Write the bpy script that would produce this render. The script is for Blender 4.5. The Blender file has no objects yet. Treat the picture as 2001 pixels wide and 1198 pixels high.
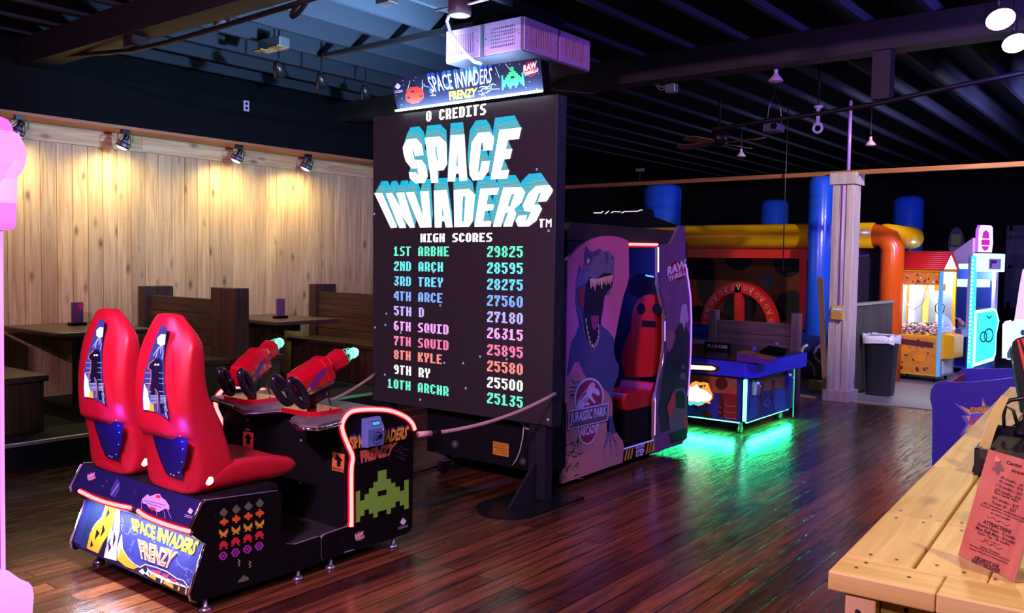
import bpy, bmesh, math, random
from mathutils import Vector, Matrix, geometry
random.seed(11)
R = math.radians
sc = bpy.context.scene
col = sc.collection
# ------------------------------------------------------------------ camera
FPX, W, H = 1706.2, 2001, 1198
CAMZ = 1.6
YAW, PITCH, ROLL = R(38.18), R(2.81677), R(.84387)
fw = Vector((-math.sin(YAW)*math.cos(PITCH), math.cos(YAW)*math.cos(PITCH), -math.sin(PITCH)))
_r = Vector((math.cos(YAW), math.sin(YAW), 0)); _u = _r.cross(fw)
rt = math.cos(ROLL)*_r + math.sin(ROLL)*_u
up = -math.sin(ROLL)*_r + math.cos(ROLL)*_u
EYE = Vector((0, 0, CAMZ))
cam = bpy.data.cameras.new('camera'); camo = bpy.data.objects.new('camera', cam); col.objects.link(camo)
cam.sensor_width = 36; cam.lens = 36*FPX/W; cam.clip_start = .05; cam.clip_end = 200
camo.matrix_world = Matrix(((rt.x, up.x, -fw.x, EYE.x), (rt.y, up.y, -fw.y, EYE.y), (rt.z, up.z, -fw.z, EYE.z), (0, 0, 0, 1)))
sc.camera = camo
# ------------------------------------------------------------------ world, view, large lights
wd = bpy.data.worlds.new('world'); sc.world = wd; wd.use_nodes = True
wd.node_tree.nodes['Background'].inputs[0].default_value = (.30, .28, .42, 1)
wd.node_tree.nodes['Background'].inputs[1].default_value = .035
sc.view_settings.view_transform = 'Standard'; sc.view_settings.look = 'None'
sc.view_settings.exposure = 0.0; sc.view_settings.gamma = 1.0; sc.view_settings.use_curve_mapping = False
def light(name, kind, loc, color, power, size=.1, aim=None, parent=None, **k):
    l = bpy.data.lights.new(name, kind); l.color = color; l.energy = power
    if kind == 'AREA': l.size = size; l.shape = k.get('shape', 'SQUARE'); l.size_y = k.get('size_y', size); l.spread = k.get('spread', math.pi)
    else: l.shadow_soft_size = size
    if kind == 'SPOT': l.spot_size = R(k.get('angle', 60)); l.spot_blend = k.get('blend', .6)
    o = bpy.data.objects.new(name, l); col.objects.link(o); o.location = loc
    if aim is not None: o.rotation_euler = (Vector(aim)-Vector(loc)).to_track_quat('-Z', 'Y').to_euler()
    o['kind'] = 'structure'
    return o
# party lights of the room (magenta and blacklight fittings on the ceiling, their housings are built below)
PARTY = [('blacklight', (-1.6, -.6, 3.32), (.86, .42, .90), 270, (-4.0, 6.0, 1.2)),
         ('blacklight', (.3, 6.4, 3.32), (.22, .14, 1.0), 120, (-3.2, 9.5, .8)),
         ('blacklight', (.6, 10.9, 3.30), (.16, .10, 1.0), 80, (-1.0, 12.8, 1.4)),
         ('blacklight', (-1.0, 11.6, 3.32), (.42, .36, 1.0), 70, (-4.2, 13.4, 1.8))]
for n, p, c, e, aim in PARTY:
    light(n, 'AREA', (p[0], p[1], p[2]-.06), c, e, .5, aim, shape='RECTANGLE', size_y=.06)

# ------------------------------------------------------------------ helpers
def ray(x, y): return fw + (x-W/2)/FPX*rt - (y-H/2)/FPX*up
def onp(x, y, p0, n):
    d = ray(x, y); n = Vector(n)
    return EYE + d*((Vector(p0)-EYE).dot(n)/d.dot(n))
def Xp(x, y, c): return onp(x, y, (c, 0, 0), (1, 0, 0))
def Yp(x, y, c): return onp(x, y, (0, c, 0), (0, 1, 0))
def Zp(x, y, c): return onp(x, y, (0, 0, c), (0, 0, 1))
EPS = .0012
def PL(p0, n):
    """a flat surface in the room: maps drawing coordinates to points on it, each layer a little proud"""
    n = Vector(n).normalized()
    if (EYE-Vector(p0)).dot(n) < 0: n = -n
    f = lambda x, y, l=1: onp(x, y, Vector(p0)+n*(EPS*l), n)
    f.n = n
    return f
def FR(o, u, v):
    o, u, v = Vector(o), Vector(u), Vector(v); n = u.cross(v).normalized()
    f = lambda a, b, l=1: o + u*a + v*b + n*(EPS*l)
    f.n = n
    return f
def K(x0, y0, s): return lambda pts: [(x0+x/s, y0+y/s) for x, y in pts]
def s2l(c):
    c /= 255
    return c/12.92 if c <= .04045 else ((c+.055)/1.055)**2.4
def S(r, g, b): return (s2l(r), s2l(g), s2l(b))
MATS = {}
def M(name, c, rough=.5, metal=0, em=0, ec=None, coat=0, spec=.5, trans=0, alpha=1, bump=0, bscale=40, vary=0):
    if name in MATS: return MATS[name]
    m = bpy.data.materials.new(name); m.use_nodes = True; MATS[name] = m
    nt = m.node_tree; b = nt.nodes['Principled BSDF']; I = b.inputs
    I['Base Color'].default_value = (*c, 1); I['Roughness'].default_value = rough; I['Metallic'].default_value = metal
    I['Specular IOR Level'].default_value = spec; I['Coat Weight'].default_value = coat
    I['Transmission Weight'].default_value = trans; I['Alpha'].default_value = alpha
    if em: I['Emission Color'].default_value = (*(ec or c), 1); I['Emission Strength'].default_value = em
    N = nt.nodes; L = nt.links
    tc = N.new('ShaderNodeTexCoord'); nz = N.new('ShaderNodeTexNoise'); nz.inputs['Scale'].default_value = bscale; nz.inputs['Detail'].default_value = 3
    L.new(tc.outputs['Object'], nz.inputs['Vector'])
    if vary or not bump:
        v = vary or .06
        mx = N.new('ShaderNodeMix'); mx.data_type = 'RGBA'
        mx.inputs['A'].default_value = (*[x*(1-v) for x in c], 1); mx.inputs['B'].default_value = (*[min(1, x*(1+v)) for x in c], 1)
        L.new(nz.outputs['Fac'], mx.inputs['Factor']); L.new(mx.outputs['Result'], I['Base Color'])
    if bump:
        bp = N.new('ShaderNodeBump'); bp.inputs['Strength'].default_value = bump; bp.inputs['Distance'].default_value = .01
        L.new(nz.outputs['Fac'], bp.inputs['Height']); L.new(bp.outputs['Normal'], I['Normal'])
    return m
def E(name, c, s): return M(name, tuple(min(.8, x)*.15 for x in c), .5, em=s, ec=c)
def wood(name, c1, c2, rough=.55, axis=2, knots=0, scale=1., coat=0, island=True):
    m = bpy.data.materials.new(name); m.use_nodes = True; MATS[name] = m
    nt = m.node_tree; N = nt.nodes; L = nt.links; b = N['Principled BSDF']; b.inputs['Roughness'].default_value = rough; b.inputs['Coat Weight'].default_value = coat
    tc = N.new('ShaderNodeTexCoord'); ge = N.new('ShaderNodeNewGeometry')
    add = N.new('ShaderNodeVectorMath'); add.operation = 'ADD'
    mul = N.new('ShaderNodeMath'); mul.operation = 'MULTIPLY'; mul.inputs[1].default_value = 37.0 if island else 0
    L.new(ge.outputs['Random Per Island'], mul.inputs[0])
    cb = N.new('ShaderNodeCombineXYZ')
    for i in range(3): L.new(mul.outputs[0], cb.inputs[i])
    L.new(tc.outputs['Object'], add.inputs[0]); L.new(cb.outputs[0], add.inputs[1])
    mp = N.new('ShaderNodeMapping'); s = [9*scale]*3; s[axis] = .55*scale; mp.inputs['Scale'].default_value = s
    L.new(add.outputs[0], mp.inputs['Vector'])
    nz = N.new('ShaderNodeTexNoise'); nz.inputs['Scale'].default_value = 2.2; nz.inputs['Detail'].default_value = 5; nz.inputs['Distortion'].default_value = 1.2
    L.new(mp.outputs[0], nz.inputs['Vector'])
    rp = N.new('ShaderNodeValToRGB'); rp.color_ramp.elements[0].position = .3; rp.color_ramp.elements[1].position = .72
    rp.color_ramp.elements[0].color = (*c1, 1); rp.color_ramp.elements[1].color = (*c2, 1)
    L.new(nz.outputs['Fac'], rp.inputs[0])
    # each board its own tone
    hsv = N.new('ShaderNodeHueSaturation'); mr = N.new('ShaderNodeMapRange'); mr.inputs['To Min'].default_value = .82; mr.inputs['To Max'].default_value = 1.14
    L.new(ge.outputs['Random Per Island'], mr.inputs['Value']); L.new(mr.outputs[0], hsv.inputs['Value']); L.new(rp.outputs[0], hsv.inputs['Color'])
    out = hsv.outputs[0]
    if knots:
        mk = N.new('ShaderNodeMapping'); s = [6.6]*3; s[axis] = 2.9; mk.inputs['Scale'].default_value = s
        L.new(add.outputs[0], mk.inputs['Vector'])
        n2 = N.new('ShaderNodeTexNoise'); n2.inputs['Scale'].default_value = 3; L.new(mk.outputs[0], n2.inputs['Vector'])
        ad2 = N.new('ShaderNodeMixRGB'); ad2.inputs[0].default_value = .12; L.new(mk.outputs[0], ad2.inputs[1]); L.new(n2.outputs['Color'], ad2.inputs[2])
        vo = N.new('ShaderNodeTexVoronoi'); vo.inputs['Scale'].default_value = 1.0; L.new(ad2.outputs[0], vo.inputs['Vector'])
        kr = N.new('ShaderNodeValToRGB'); e = kr.color_ramp.elements
        e[0].position = .05; e[0].color = (1, 1, 1, 1); e[1].position = .21; e[1].color = (0, 0, 0, 1)
        x = kr.color_ramp.elements.new(.11); x.color = (.55, .55, .55, 1)
        L.new(vo.outputs['Distance'], kr.inputs[0])
        mx = N.new('ShaderNodeMix'); mx.data_type = 'RGBA'; mx.inputs['B'].default_value = (*[v*.22 for v in c1], 1)
        m2 = N.new('ShaderNodeMath'); m2.operation = 'MULTIPLY'; m2.inputs[1].default_value = knots
        L.new(kr.outputs[0], m2.inputs[0]); L.new(m2.outputs[0], mx.inputs['Factor']); L.new(out, mx.inputs['A']); out = mx.outputs['Result']
    L.new(out, b.inputs['Base Color'])
    bp = N.new('ShaderNodeBump'); bp.inputs['Strength'].default_value = .12; bp.inputs['Distance'].default_value = .01
    L.new(nz.outputs['Fac'], bp.inputs['Height']); L.new(bp.outputs[0], b.inputs['Normal'])
    return m
def rects(pts):  # signed area sign
    return sum(pts[i][0]*pts[(i+1) % len(pts)][1]-pts[(i+1) % len(pts)][0]*pts[i][1] for i in range(len(pts)))
_font = {}
def glyphs(s, bold, font=None):
    key = (s, bold)
    if key in _font: return _font[key]
    cu = bpy.data.curves.new('t', 'FONT'); cu.body = s; cu.size = 1; cu.offset = bold; cu.resolution_u = 2; cu.fill_mode = 'FRONT'; cu.align_x = 'CENTER'
    o = bpy.data.objects.new('t', cu); col.objects.link(o)
    dg = bpy.context.evaluated_depsgraph_get(); me = o.evaluated_get(dg).to_mesh()
    vs = [(v.co.x, v.co.y) for v in me.vertices]; fs = [tuple(p.vertices) for p in me.polygons]
    o.evaluated_get(dg).to_mesh_clear(); bpy.data.objects.remove(o); bpy.data.curves.remove(cu)
    x0 = min(v[0] for v in vs); x1 = max(v[0] for v in vs); y0 = min(v[1] for v in vs); y1 = max(v[1] for v in vs)
    r = ([((x-x0)/(x1-x0), (y-y0)/(y1-y0)) for x, y in vs], fs); _font[key] = r
    return r
class MB:
    def __init__(s): s.v = []; s.f = []; s.fm = []; s.fs = []; s.mats = []
    def mi(s, m):
        if m not in s.mats: s.mats.append(m)
        return s.mats.index(m)
    def add(s, vs, fs, m, smooth=False):
        o = len(s.v); s.v += [Vector(v) for v in vs]; k = s.mi(m)
        for f in fs: s.f.append([o+i for i in f]); s.fm.append(k); s.fs.append(smooth)
        return s
    def box(s, a, b, m):
        x0, y0, z0 = [min(p, q) for p, q in zip(a, b)]; x1, y1, z1 = [max(p, q) for p, q in zip(a, b)]
        return s.add([(x0, y0, z0), (x1, y0, z0), (x1, y1, z0), (x0, y1, z0), (x0, y0, z1), (x1, y0, z1), (x1, y1, z1), (x0, y1, z1)],
                     [(0, 3, 2, 1), (4, 5, 6, 7), (0, 1, 5, 4), (1, 2, 6, 5), (2, 3, 7, 6), (3, 0, 4, 7)], m)
    def obox(s, o, u, v, w, m):
        o, u, v, w = Vector(o), Vector(u), Vector(v), Vector(w)
        if u.cross(v).dot(w) < 0: u, v = v, u
        p = [o, o+u, o+u+v, o+v]; p += [q+w for q in p]
        return s.add(p, [(0, 3, 2, 1), (4, 5, 6, 7), (0, 1, 5, 4), (1, 2, 6, 5), (2, 3, 7, 6), (3, 0, 4, 7)], m)
    def prism(s, pts, off, m, side=None, smooth=False, cap=True):
        pts = [Vector(p) for p in pts]; off = Vector(off); n = len(pts)
        nn = Vector()
        for i in range(n): nn += pts[i].cross(pts[(i+1) % n])
        if nn.dot(off) < 0: pts.reverse()
        tri = geometry.tessellate_polygon([pts])
        nn = Vector()
        for i in range(n): nn += pts[i].cross(pts[(i+1) % n])
        if cap:
            a = []
            for t in tri:
                t = list(t)
                if (pts[t[1]]-pts[t[0]]).cross(pts[t[2]]-pts[t[0]]).dot(nn) < 0: t.reverse()
                a.append(t)
            s.add(pts, [t[::-1] for t in a], m); s.add([p+off for p in pts], a, m)
        s.add(pts+[p+off for p in pts], [(i, (i+1) % n, n+(i+1) % n, n+i) for i in range(n)], side or m, smooth)
        return s
    def poly(s, fn, pts, m, l=1, holes=()):
        loops = [list(pts)]+[list(h) for h in holes]
        tri = geometry.tessellate_polygon([[Vector((x, y, 0)) for x, y in q] for q in loops])
        flat = [fn(x, y, l) for q in loops for x, y in q]; out = []
        for t in tri:
            t = list(t)
            if (flat[t[1]]-flat[t[0]]).cross(flat[t[2]]-flat[t[0]]).dot(fn.n) < 0: t.reverse()
            out.append(t)
        return s.add(flat, out, m)
    def line(s, fn, pts, w, m, l=1, closed=False):
        if closed: pts = list(pts)+[pts[0]]
        for (x0, y0), (x1, y1) in zip(pts, pts[1:]):
            d = math.hypot(x1-x0, y1-y0) or 1e-6; nx, ny = -(y1-y0)/d*w/2, (x1-x0)/d*w/2; ex, ey = (x1-x0)/d*w*.3, (y1-y0)/d*w*.3
            s.poly(fn, [(x0+nx-ex, y0+ny-ey), (x1+nx+ex, y1+ny+ey), (x1-nx+ex, y1-ny+ey), (x0-nx-ex, y0-ny-ey)], m, l)
        return s
    def disc(s, fn, cx, cy, rx, ry, m, l=1, n=20, rot=0):
        c, q = math.cos(rot), math.sin(rot)
        return s.poly(fn, [(cx+rx*math.cos(a)*c-ry*math.sin(a)*q, cy+rx*math.cos(a)*q+ry*math.sin(a)*c) for a in [2*math.pi*i/n for i in range(n)]], m, l)
    def text(s, fn, t, q, m, l=1, bold=.0):
        """q: top-left, top-right, bottom-right, bottom-left corners of the lettering"""
        vs, fs = glyphs(t, bold); tl, tr, br, bl = [Vector((*p, 0)) for p in q]
        P = [(bl*(1-u)+br*u)*(1-v)+(tl*(1-u)+tr*u)*v for u, v in vs]
        P = [fn(p.x, p.y, l) for p in P]; out = []
        for f in fs:
            f = list(f)
            if (P[f[1]]-P[f[0]]).cross(P[f[2]]-P[f[0]]).dot(fn.n) < 0: f.reverse()
            out.append(f)
        return s.add(P, out, m)
    def pix(s, fn, rows, q, m, l=1, gap=0):
        tl, tr, br, bl = [Vector((*p, 0)) for p in q]; nr = len(rows); nc = max(map(len, rows))
        at = lambda u, v: (tl*(1-u)+tr*u)*(1-v)+(bl*(1-u)+br*u)*v
        for j, row in enumerate(rows):
            i = 0
            while i < len(row):
                if row[i] in '. ': i += 1; continue
                k = i
                while k+1 < len(row) and row[k+1] not in '. ': k += 1
                c = [at(i/nc, j/nr), at((k+1)/nc, j/nr), at((k+1)/nc, (j+1)/nr), at(i/nc, (j+1)/nr)]
                s.poly(fn, [(p.x, p.y) for p in c], m, l); i = k+1
        return s
    def tube(s, path, r, m, n=8, closed=False, cap=True):
        path = [Vector(p) for p in path]; k = len(path); vs = []
        rad = r if isinstance(r, (list, tuple)) else [r]*k; ref = None
        for i, p in enumerate(path):
            a = path[(i-1) % k] if closed or i else p; b = path[(i+1) % k] if closed or i < k-1 else p
            t = (b-a).normalized()
            if ref is None: ref = t.orthogonal().normalized()
            ref = (ref - t*ref.dot(t))
            ref = ref.normalized() if ref.length > 1e-6 else t.orthogonal().normalized()
            q = t.cross(ref)
            for j in range(n): an = 2*math.pi*j/n; vs.append(p+(ref*math.cos(an)+q*math.sin(an))*rad[i])
        fs = []
        for i in range(k if closed else k-1):
            for j in range(n):
                a, b = i*n+j, i*n+(j+1) % n; c = ((i+1) % k)*n+(j+1) % n; d = ((i+1) % k)*n+j
                fs.append((a, b, c, d))
        if cap and not closed: fs += [tuple(range(n))[::-1], tuple(range((k-1)*n, k*n))]
        return s.add(vs, fs, m, True)
    def lathe(s, prof, c, m, n=20, ax=(0, 0, 1), cap=True):
        c = Vector(c); ax = Vector(ax).normalized(); u = ax.orthogonal().normalized(); w = ax.cross(u); vs = []; k = len(prof)
        for r, z in prof:
            for j in range(n): a = 2*math.pi*j/n; vs.append(c+ax*z+(u*math.cos(a)+w*math.sin(a))*r)
        fs = [(i*n+j, i*n+(j+1) % n, (i+1)*n+(j+1) % n, (i+1)*n+j) for i in range(k-1) for j in range(n)]
        if cap: fs += [tuple(range(n))[::-1], tuple(range((k-1)*n, k*n))]
        return s.add(vs, fs, m, True)
    def loft(s, rings, m, smooth=True, cap=True, closed=True):
        n = len(rings[0]); vs = [p for r in rings for p in r]; jn = n if closed else n-1
        fs = [(i*n+j, i*n+(j+1) % n, (i+1)*n+(j+1) % n, (i+1)*n+j) for i in range(len(rings)-1) for j in range(jn)]
        if cap: fs += [tuple(range(n))[::-1], tuple(range((len(rings)-1)*n, len(rings)*n))]
        return s.add(vs, fs, m, smooth)
    def ball(s, c, r, m, n=14, sc_=(1, 1, 1)):
        c = Vector(c); vs = []; k = n//2+1
        for i in range(k+1):
            t = math.pi*i/k
            for j in range(n): a = 2*math.pi*j/n; vs.append(c+Vector((math.sin(t)*math.cos(a)*sc_[0], math.sin(t)*math.sin(a)*sc_[1], -math.cos(t)*sc_[2]))*r)
        return s.add(vs, [(i*n+j, i*n+(j+1) % n, (i+1)*n+(j+1) % n, (i+1)*n+j) for i in range(k) for j in range(n)], m, True)
    def build(s, name, parent=None, bevel=0, sub=0, seg=2, fix=False, local=False, weld=False):
        me = bpy.data.meshes.new(name); off = Vector()
        if not local:
            p = parent
            while p is not None: off += p.location; p = p.parent
        base = None
        if parent is None:   # a thing of one mesh: origin at its base
            xs = [v.x for v in s.v]; ys = [v.y for v in s.v]
            base = Vector(((min(xs)+max(xs))/2, (min(ys)+max(ys))/2, min(v.z for v in s.v))); off = base
        me.from_pydata([tuple(v-off) for v in s.v], [], s.f)
        for m in s.mats: me.materials.append(m)
        for p, k, q in zip(me.polygons, s.fm, s.fs): p.material_index = k; p.use_smooth = q
        me.validate(); me.update()
        if weld or fix:
            bm = bmesh.new(); bm.from_mesh(me)
            if weld: bmesh.ops.remove_doubles(bm, verts=bm.verts, dist=1e-4)
            if fix: bmesh.ops.recalc_face_normals(bm, faces=bm.faces)
            bm.to_mesh(me); bm.free()
        o = bpy.data.objects.new(name, me); col.objects.link(o)
        if parent is not None: o.parent = parent
        else: o.location = base
        if bevel:
            b = o.modifiers.new('bevel', 'BEVEL'); b.width = bevel; b.segments = seg; b.limit_method = 'ANGLE'; b.angle_limit = R(40)
        if sub:
            b = o.modifiers.new('sub', 'SUBSURF'); b.levels = sub; b.render_levels = sub
        return o
def tag(o, label=None, cat=None, group=None, kind=None):
    if label: o['label'] = label
    if cat: o['category'] = cat
    if group: o['group'] = group
    if kind: o['kind'] = kind
    return o
def thing(name, loc, label, cat, group=None, rz=0):
    o = bpy.data.objects.new(name, None); col.objects.link(o); o.location = loc; o.rotation_euler = (0, 0, rz); o.empty_display_size = .1
    return tag(o, label, cat, group)
def struct(o): o['kind'] = 'structure'; return o
def kids(o): return [c for c in bpy.data.objects if c.parent == o]
def copy_tree(o, parent=None):
    c = o.copy(); col.objects.link(c)
    if parent is not None: c.parent = parent
    for ch in kids(o): copy_tree(ch, c)
    return c
def arc(cx, cy, r, a0, a1, n): return [(cx+r*math.cos(R(a0+(a1-a0)*i/n)), cy+r*math.sin(R(a0+(a1-a0)*i/n))) for i in range(n+1)]
def bolt(mb, fn, a, b, m, w, l=1, n=6, amp=.16, br=2):
    d = math.hypot(b[0]-a[0], b[1]-a[1]); pts = [a]
    for i in range(1, n):
        t = i/n; pts.append((a[0]+(b[0]-a[0])*t+random.uniform(-amp, amp)*d, a[1]+(b[1]-a[1])*t+random.uniform(-amp, amp)*d))
    pts.append(b); mb.line(fn, pts, w, m, l)
    for _ in range(br):
        p = random.choice(pts[1:-1]); an = random.uniform(0, 6.28)
        q = (p[0]+math.cos(an)*d*.3, p[1]+math.sin(an)*d*.3); mid = ((p[0]+q[0])/2+random.uniform(-.1, .1)*d, (p[1]+q[1])/2+random.uniform(-.1, .1)*d)
        mb.line(fn, [p, mid, q], w*.7, m, l)
def raw_logo(mb, fn, c, s, tilt, l=1, shear=0):
    """round red badge with a tilted two-line white word mark"""
    cx, cy = c; mb.disc(fn, cx, cy, s*.52, s*.6, MR['badge_red'], l)
    mb.disc(fn, cx, cy, s*.44, s*.51, MR['badge_dark'], l+1); mb.disc(fn, cx, cy, s*.36, s*.42, MR['badge_red'], l+2)
    t = math.tan(tilt)
    def q(x0, y0, x1, y1): return [(cx+x*s, cy+y*s-x*s*t) for x, y in ((x0, y0), (x1, y0), (x1, y1), (x0, y1))]
    mb.text(fn, 'RAW', q(-.55, -.46, .5, .08), MR['print_white'], l+3, .05)
    mb.text(fn, 'THRILLS', q(-.5, .13, .62, .42), MR['print_white'], l+3, .04)
MR = {}
MR['badge_red'] = M('badge_red', S(200, 30, 50), .4); MR['badge_dark'] = M('badge_dark', S(30, 12, 30), .4); MR['print_white'] = M('print_white', S(225, 220, 235), .45)
black = M('black_laminate', (.004, .004, .005), .35, spec=.14); blackm = M('black_matte', (.006, .006, .007), .7, spec=.15); chrome = M('chrome', (.75, .75, .8), .12, 1)
steel = M('galvanised_steel', (.45, .46, .5), .35, .9); trimedge = M('edge_moulding', (.35, .30, .38), .25, .4); whitep = M('white_plastic', S(220, 220, 225), .4)
# ------------------------------------------------------------------ setting: floors
def floor_mat():
    m = bpy.data.materials.new('worn_floor_boards'); m.use_nodes = True; nt = m.node_tree; N = nt.nodes; L = nt.links; b = N['Principled BSDF']
    tc = N.new('ShaderNodeTexCoord'); mp = N.new('ShaderNodeMapping'); mp.inputs['Rotation'].default_value = (0, 0, R(90)); L.new(tc.outputs['Object'], mp.inputs['Vector'])
    br = N.new('ShaderNodeTexBrick'); br.inputs['Scale'].default_value = 1; br.inputs['Brick Width'].default_value = 2.3; br.inputs['Row Height'].default_value = .118
    br.inputs['Mortar Size'].default_value = .0045; br.inputs['Mortar Smooth'].default_value = .2; br.offset = .37; br.inputs['Bias'].default_value = -.1
    br.inputs['Color1'].default_value = (.050, .016, .008, 1); br.inputs['Color2'].default_value = (.20, .068, .028, 1); br.inputs['Mortar'].default_value = (.005, .003, .002, 1)
    L.new(mp.outputs[0], br.inputs['Vector'])
    m2 = N.new('ShaderNodeMapping'); m2.inputs['Scale'].default_value = (14, 1.1, 1); L.new(tc.outputs['Object'], m2.inputs['Vector'])
    nz = N.new('ShaderNodeTexNoise'); nz.inputs['Scale'].default_value = 1.6; nz.inputs['Detail'].default_value = 7; nz.inputs['Roughness'].default_value = .65; L.new(m2.outputs[0], nz.inputs['Vector'])
    rp = N.new('ShaderNodeValToRGB'); rp.color_ramp.elements[0].position = .36; rp.color_ramp.elements[0].color = (.35, .33, .33, 1); rp.color_ramp.elements[1].position = .7; rp.color_ramp.elements[1].color = (1.5, 1.4, 1.3, 1)
    L.new(nz.outputs['Fac'], rp.inputs[0])
    mx = N.new('ShaderNodeMix'); mx.data_type = 'RGBA'; mx.blend_type = 'MULTIPLY'; mx.inputs['Factor'].default_value = 1
    L.new(br.outputs['Color'], mx.inputs['A']); L.new(rp.outputs[0], mx.inputs['B'])
    # worn greyish patches
    n3 = N.new('ShaderNodeTexNoise'); n3.inputs['Scale'].default_value = .9; n3.inputs['Detail'].default_value = 6; L.new(tc.outputs['Object'], n3.inputs['Vector'])
    r3 = N.new('ShaderNodeValToRGB'); r3.color_ramp.elements[0].position = .5; r3.color_ramp.elements[1].position = .75; r3.color_ramp.elements[1].color = (.5, .5, .5, 1); L.new(n3.outputs['Fac'], r3.inputs[0])
    m3 = N.new('ShaderNodeMix'); m3.data_type = 'RGBA'; m3.inputs['B'].default_value = (.10, .07, .05, 1); L.new(r3.outputs[0], m3.inputs['Factor']); L.new(mx.outputs['Result'], m3.inputs['A'])
    L.new(m3.outputs['Result'], b.inputs['Base Color'])
    rr = N.new('ShaderNodeMapRange'); rr.inputs['From Min'].default_value = .3; rr.inputs['From Max'].default_value = .75; rr.inputs['To Min'].default_value = .13; rr.inputs['To Max'].default_value = .36
    n4 = N.new('ShaderNodeTexNoise'); n4.inputs['Scale'].default_value = 4; n4.inputs['Detail'].default_value = 6; L.new(m2.outputs[0], n4.inputs['Vector']); L.new(n4.outputs['Fac'], rr.inputs['Value']); L.new(rr.outputs[0], b.inputs['Roughness'])
    b.inputs['Specular IOR Level'].default_value = .55
    n5 = N.new('ShaderNodeTexNoise'); n5.inputs['Scale'].default_value = 9; n5.inputs['Detail'].default_value = 5; L.new(tc.outputs['Object'], n5.inputs['Vector'])
    ma = N.new('ShaderNodeMath'); ma.operation = 'MULTIPLY'; ma.inputs[1].default_value = -1.1; L.new(br.outputs['Fac'], ma.inputs[0])
    ad = N.new('ShaderNodeMath'); ad.operation = 'MULTIPLY_ADD'; ad.inputs[1].default_value = .35; L.new(n5.outputs['Fac'], ad.inputs[0]); L.new(ma.outputs[0], ad.inputs[2])
    a2 = N.new('ShaderNodeMath'); a2.operation = 'MULTIPLY_ADD'; a2.inputs[1].default_value = .5; L.new(nz.outputs['Fac'], a2.inputs[0]); L.new(ad.outputs[0], a2.inputs[2])
    bp = N.new('ShaderNodeBump'); bp.inputs['Strength'].default_value = .34; bp.inputs['Distance'].default_value = .005; L.new(a2.outputs[0], bp.inputs['Height']); L.new(bp.outputs[0], b.inputs['Normal'])
    return m
o = MB().box((-12, -4, -.1), (7, 10.72, 0), floor_mat()).build('floor'); struct(o)
conc = M('grey_concrete', (.16, .155, .16), .5, bump=.15, bscale=14)
o = MB().box((-12, 10.80, -.1), (7, 21, -.002), conc).build('floor_rear'); struct(o)
o = MB().box((-12, 10.72, -.1), (7, 10.80, .012), wood('threshold_wood', S(150, 120, 90), S(185, 160, 130), axis=0)).build('trim_1'); struct(o)
# ------------------------------------------------------------------ setting: left wall of pine boards, raised booth platform, soffit
pine = wood('knotty_pine', S(184, 148, 96), S(224, 198, 146), .5, 2, knots=.85)
pine_y = wood('knotty_pine_trim', S(188, 150, 98), S(224, 198, 146), .5, 1, knots=.8)
mb = MB(); y = 2.2; nail = M('nail_hole', (.02, .015, .01), .7)
while y < 10.6:
    mb.box((-9.06, y+.002, .2), (-9.0, y+.1535, 2.76), pine)
    for z in (2.02, .98): mb.poly(FR((-9.0, y+.078, z), (0, 1, 0), (0, 0, 1)), arc(0, 0, .004, 0, 315, 7), nail)
    y += .1555
wl = mb.build('wall_left', bevel=.003, seg=1); struct(wl)
o = MB().box((-9.2, 2.0, 0), (-9.07, 10.7, 4.0), blackm).build('wall_left_rear'); struct(o)
mb = MB()
for a, b in ((2.2, 4.95), (4.953, 8.15), (8.153, 10.6)): mb.box((-9.05, a, 2.735), (-8.975, b, 2.93), pine_y)
struct(mb.build('trim_2', bevel=.003, seg=1))
ceil_paint = M('dark_ceiling_paint', (.034, .042, .058), .8, bump=.3, bscale=30, spec=.15)
soff = M('black_soffit_paint', (.005, .006, .008), .9, spec=.1)
struct(MB().box((-9.2, 1.0, 2.935), (-8.63, 10.7, 3.95), soff).build('trim_3'))
struct(MB().box((-8.97, 1.0, 2.90), (-8.60, 10.7, 2.932), wood('soffit_board', S(170, 105, 62), S(196, 128, 80), .5, 1)).build('trim_4'))
plat = M('platform_carpet', (.006, .006, .007), .9, bump=.5, bscale=300)
struct(MB().box((-9.0, 1.0, 0), (-6.90, 10.4, .197), plat).build('floor_platform'))
struct(MB().box((-6.915, 1.0, .175), (-6.885, 10.4, .203), M('worn_metal_nosing', (.55, .53, .5), .35, .9, bump=.4, bscale=60)).build('trim_5', bevel=.003))
# rear, right and front walls in black paint
wallp = M('black_wall_paint', (.008, .008, .011), .9, spec=.1)
struct(MB().box((-12, 20.6, 0), (7, 20.8, 4.0), wallp).build('wall_back'))
struct(MB().box((6.8, -4, 0), (7, 20.6, 4.0), wallp).build('wall_right'))
struct(MB().box((-12, 10.7, 0), (-11.8, 20.6, 4.0), wallp).build('wall_left_far'))
# window in the rear wall at the right edge of the view
q = [Yp(x, y, 20.58) for x, y in ((1974, 446), (2030, 440), (2030, 600), (1972, 596))]
z0, z1, x0, x1 = q[3].z, q[0].z, q[0].x, q[1].x
mb = MB(); fm = M('window_frame_paint', S(70, 66, 90), .5)
for a, b in (((x0-.05, z0-.05), (x0+.06, z1+.05)), ((x1-.06, z0-.05), (x1+.05, z1+.05)), ((x0, z1-.06), (x1, z1+.05)), ((x0, z0-.05), (x1, z0+.06)), ((x0, (z0+z1)/2-.03), (x1, (z0+z1)/2+.03))):
    mb.box((a[0], 20.50, a[1]), (b[0], 20.6, b[1]), fm)
w1 = struct(mb.build('window_1'))
MB().box((x0, 20.55, z0), (x1, 20.565, z1), M('window_glass', S(90, 95, 120), .08, 0, spec=.8)).build('pane', w1)
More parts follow.
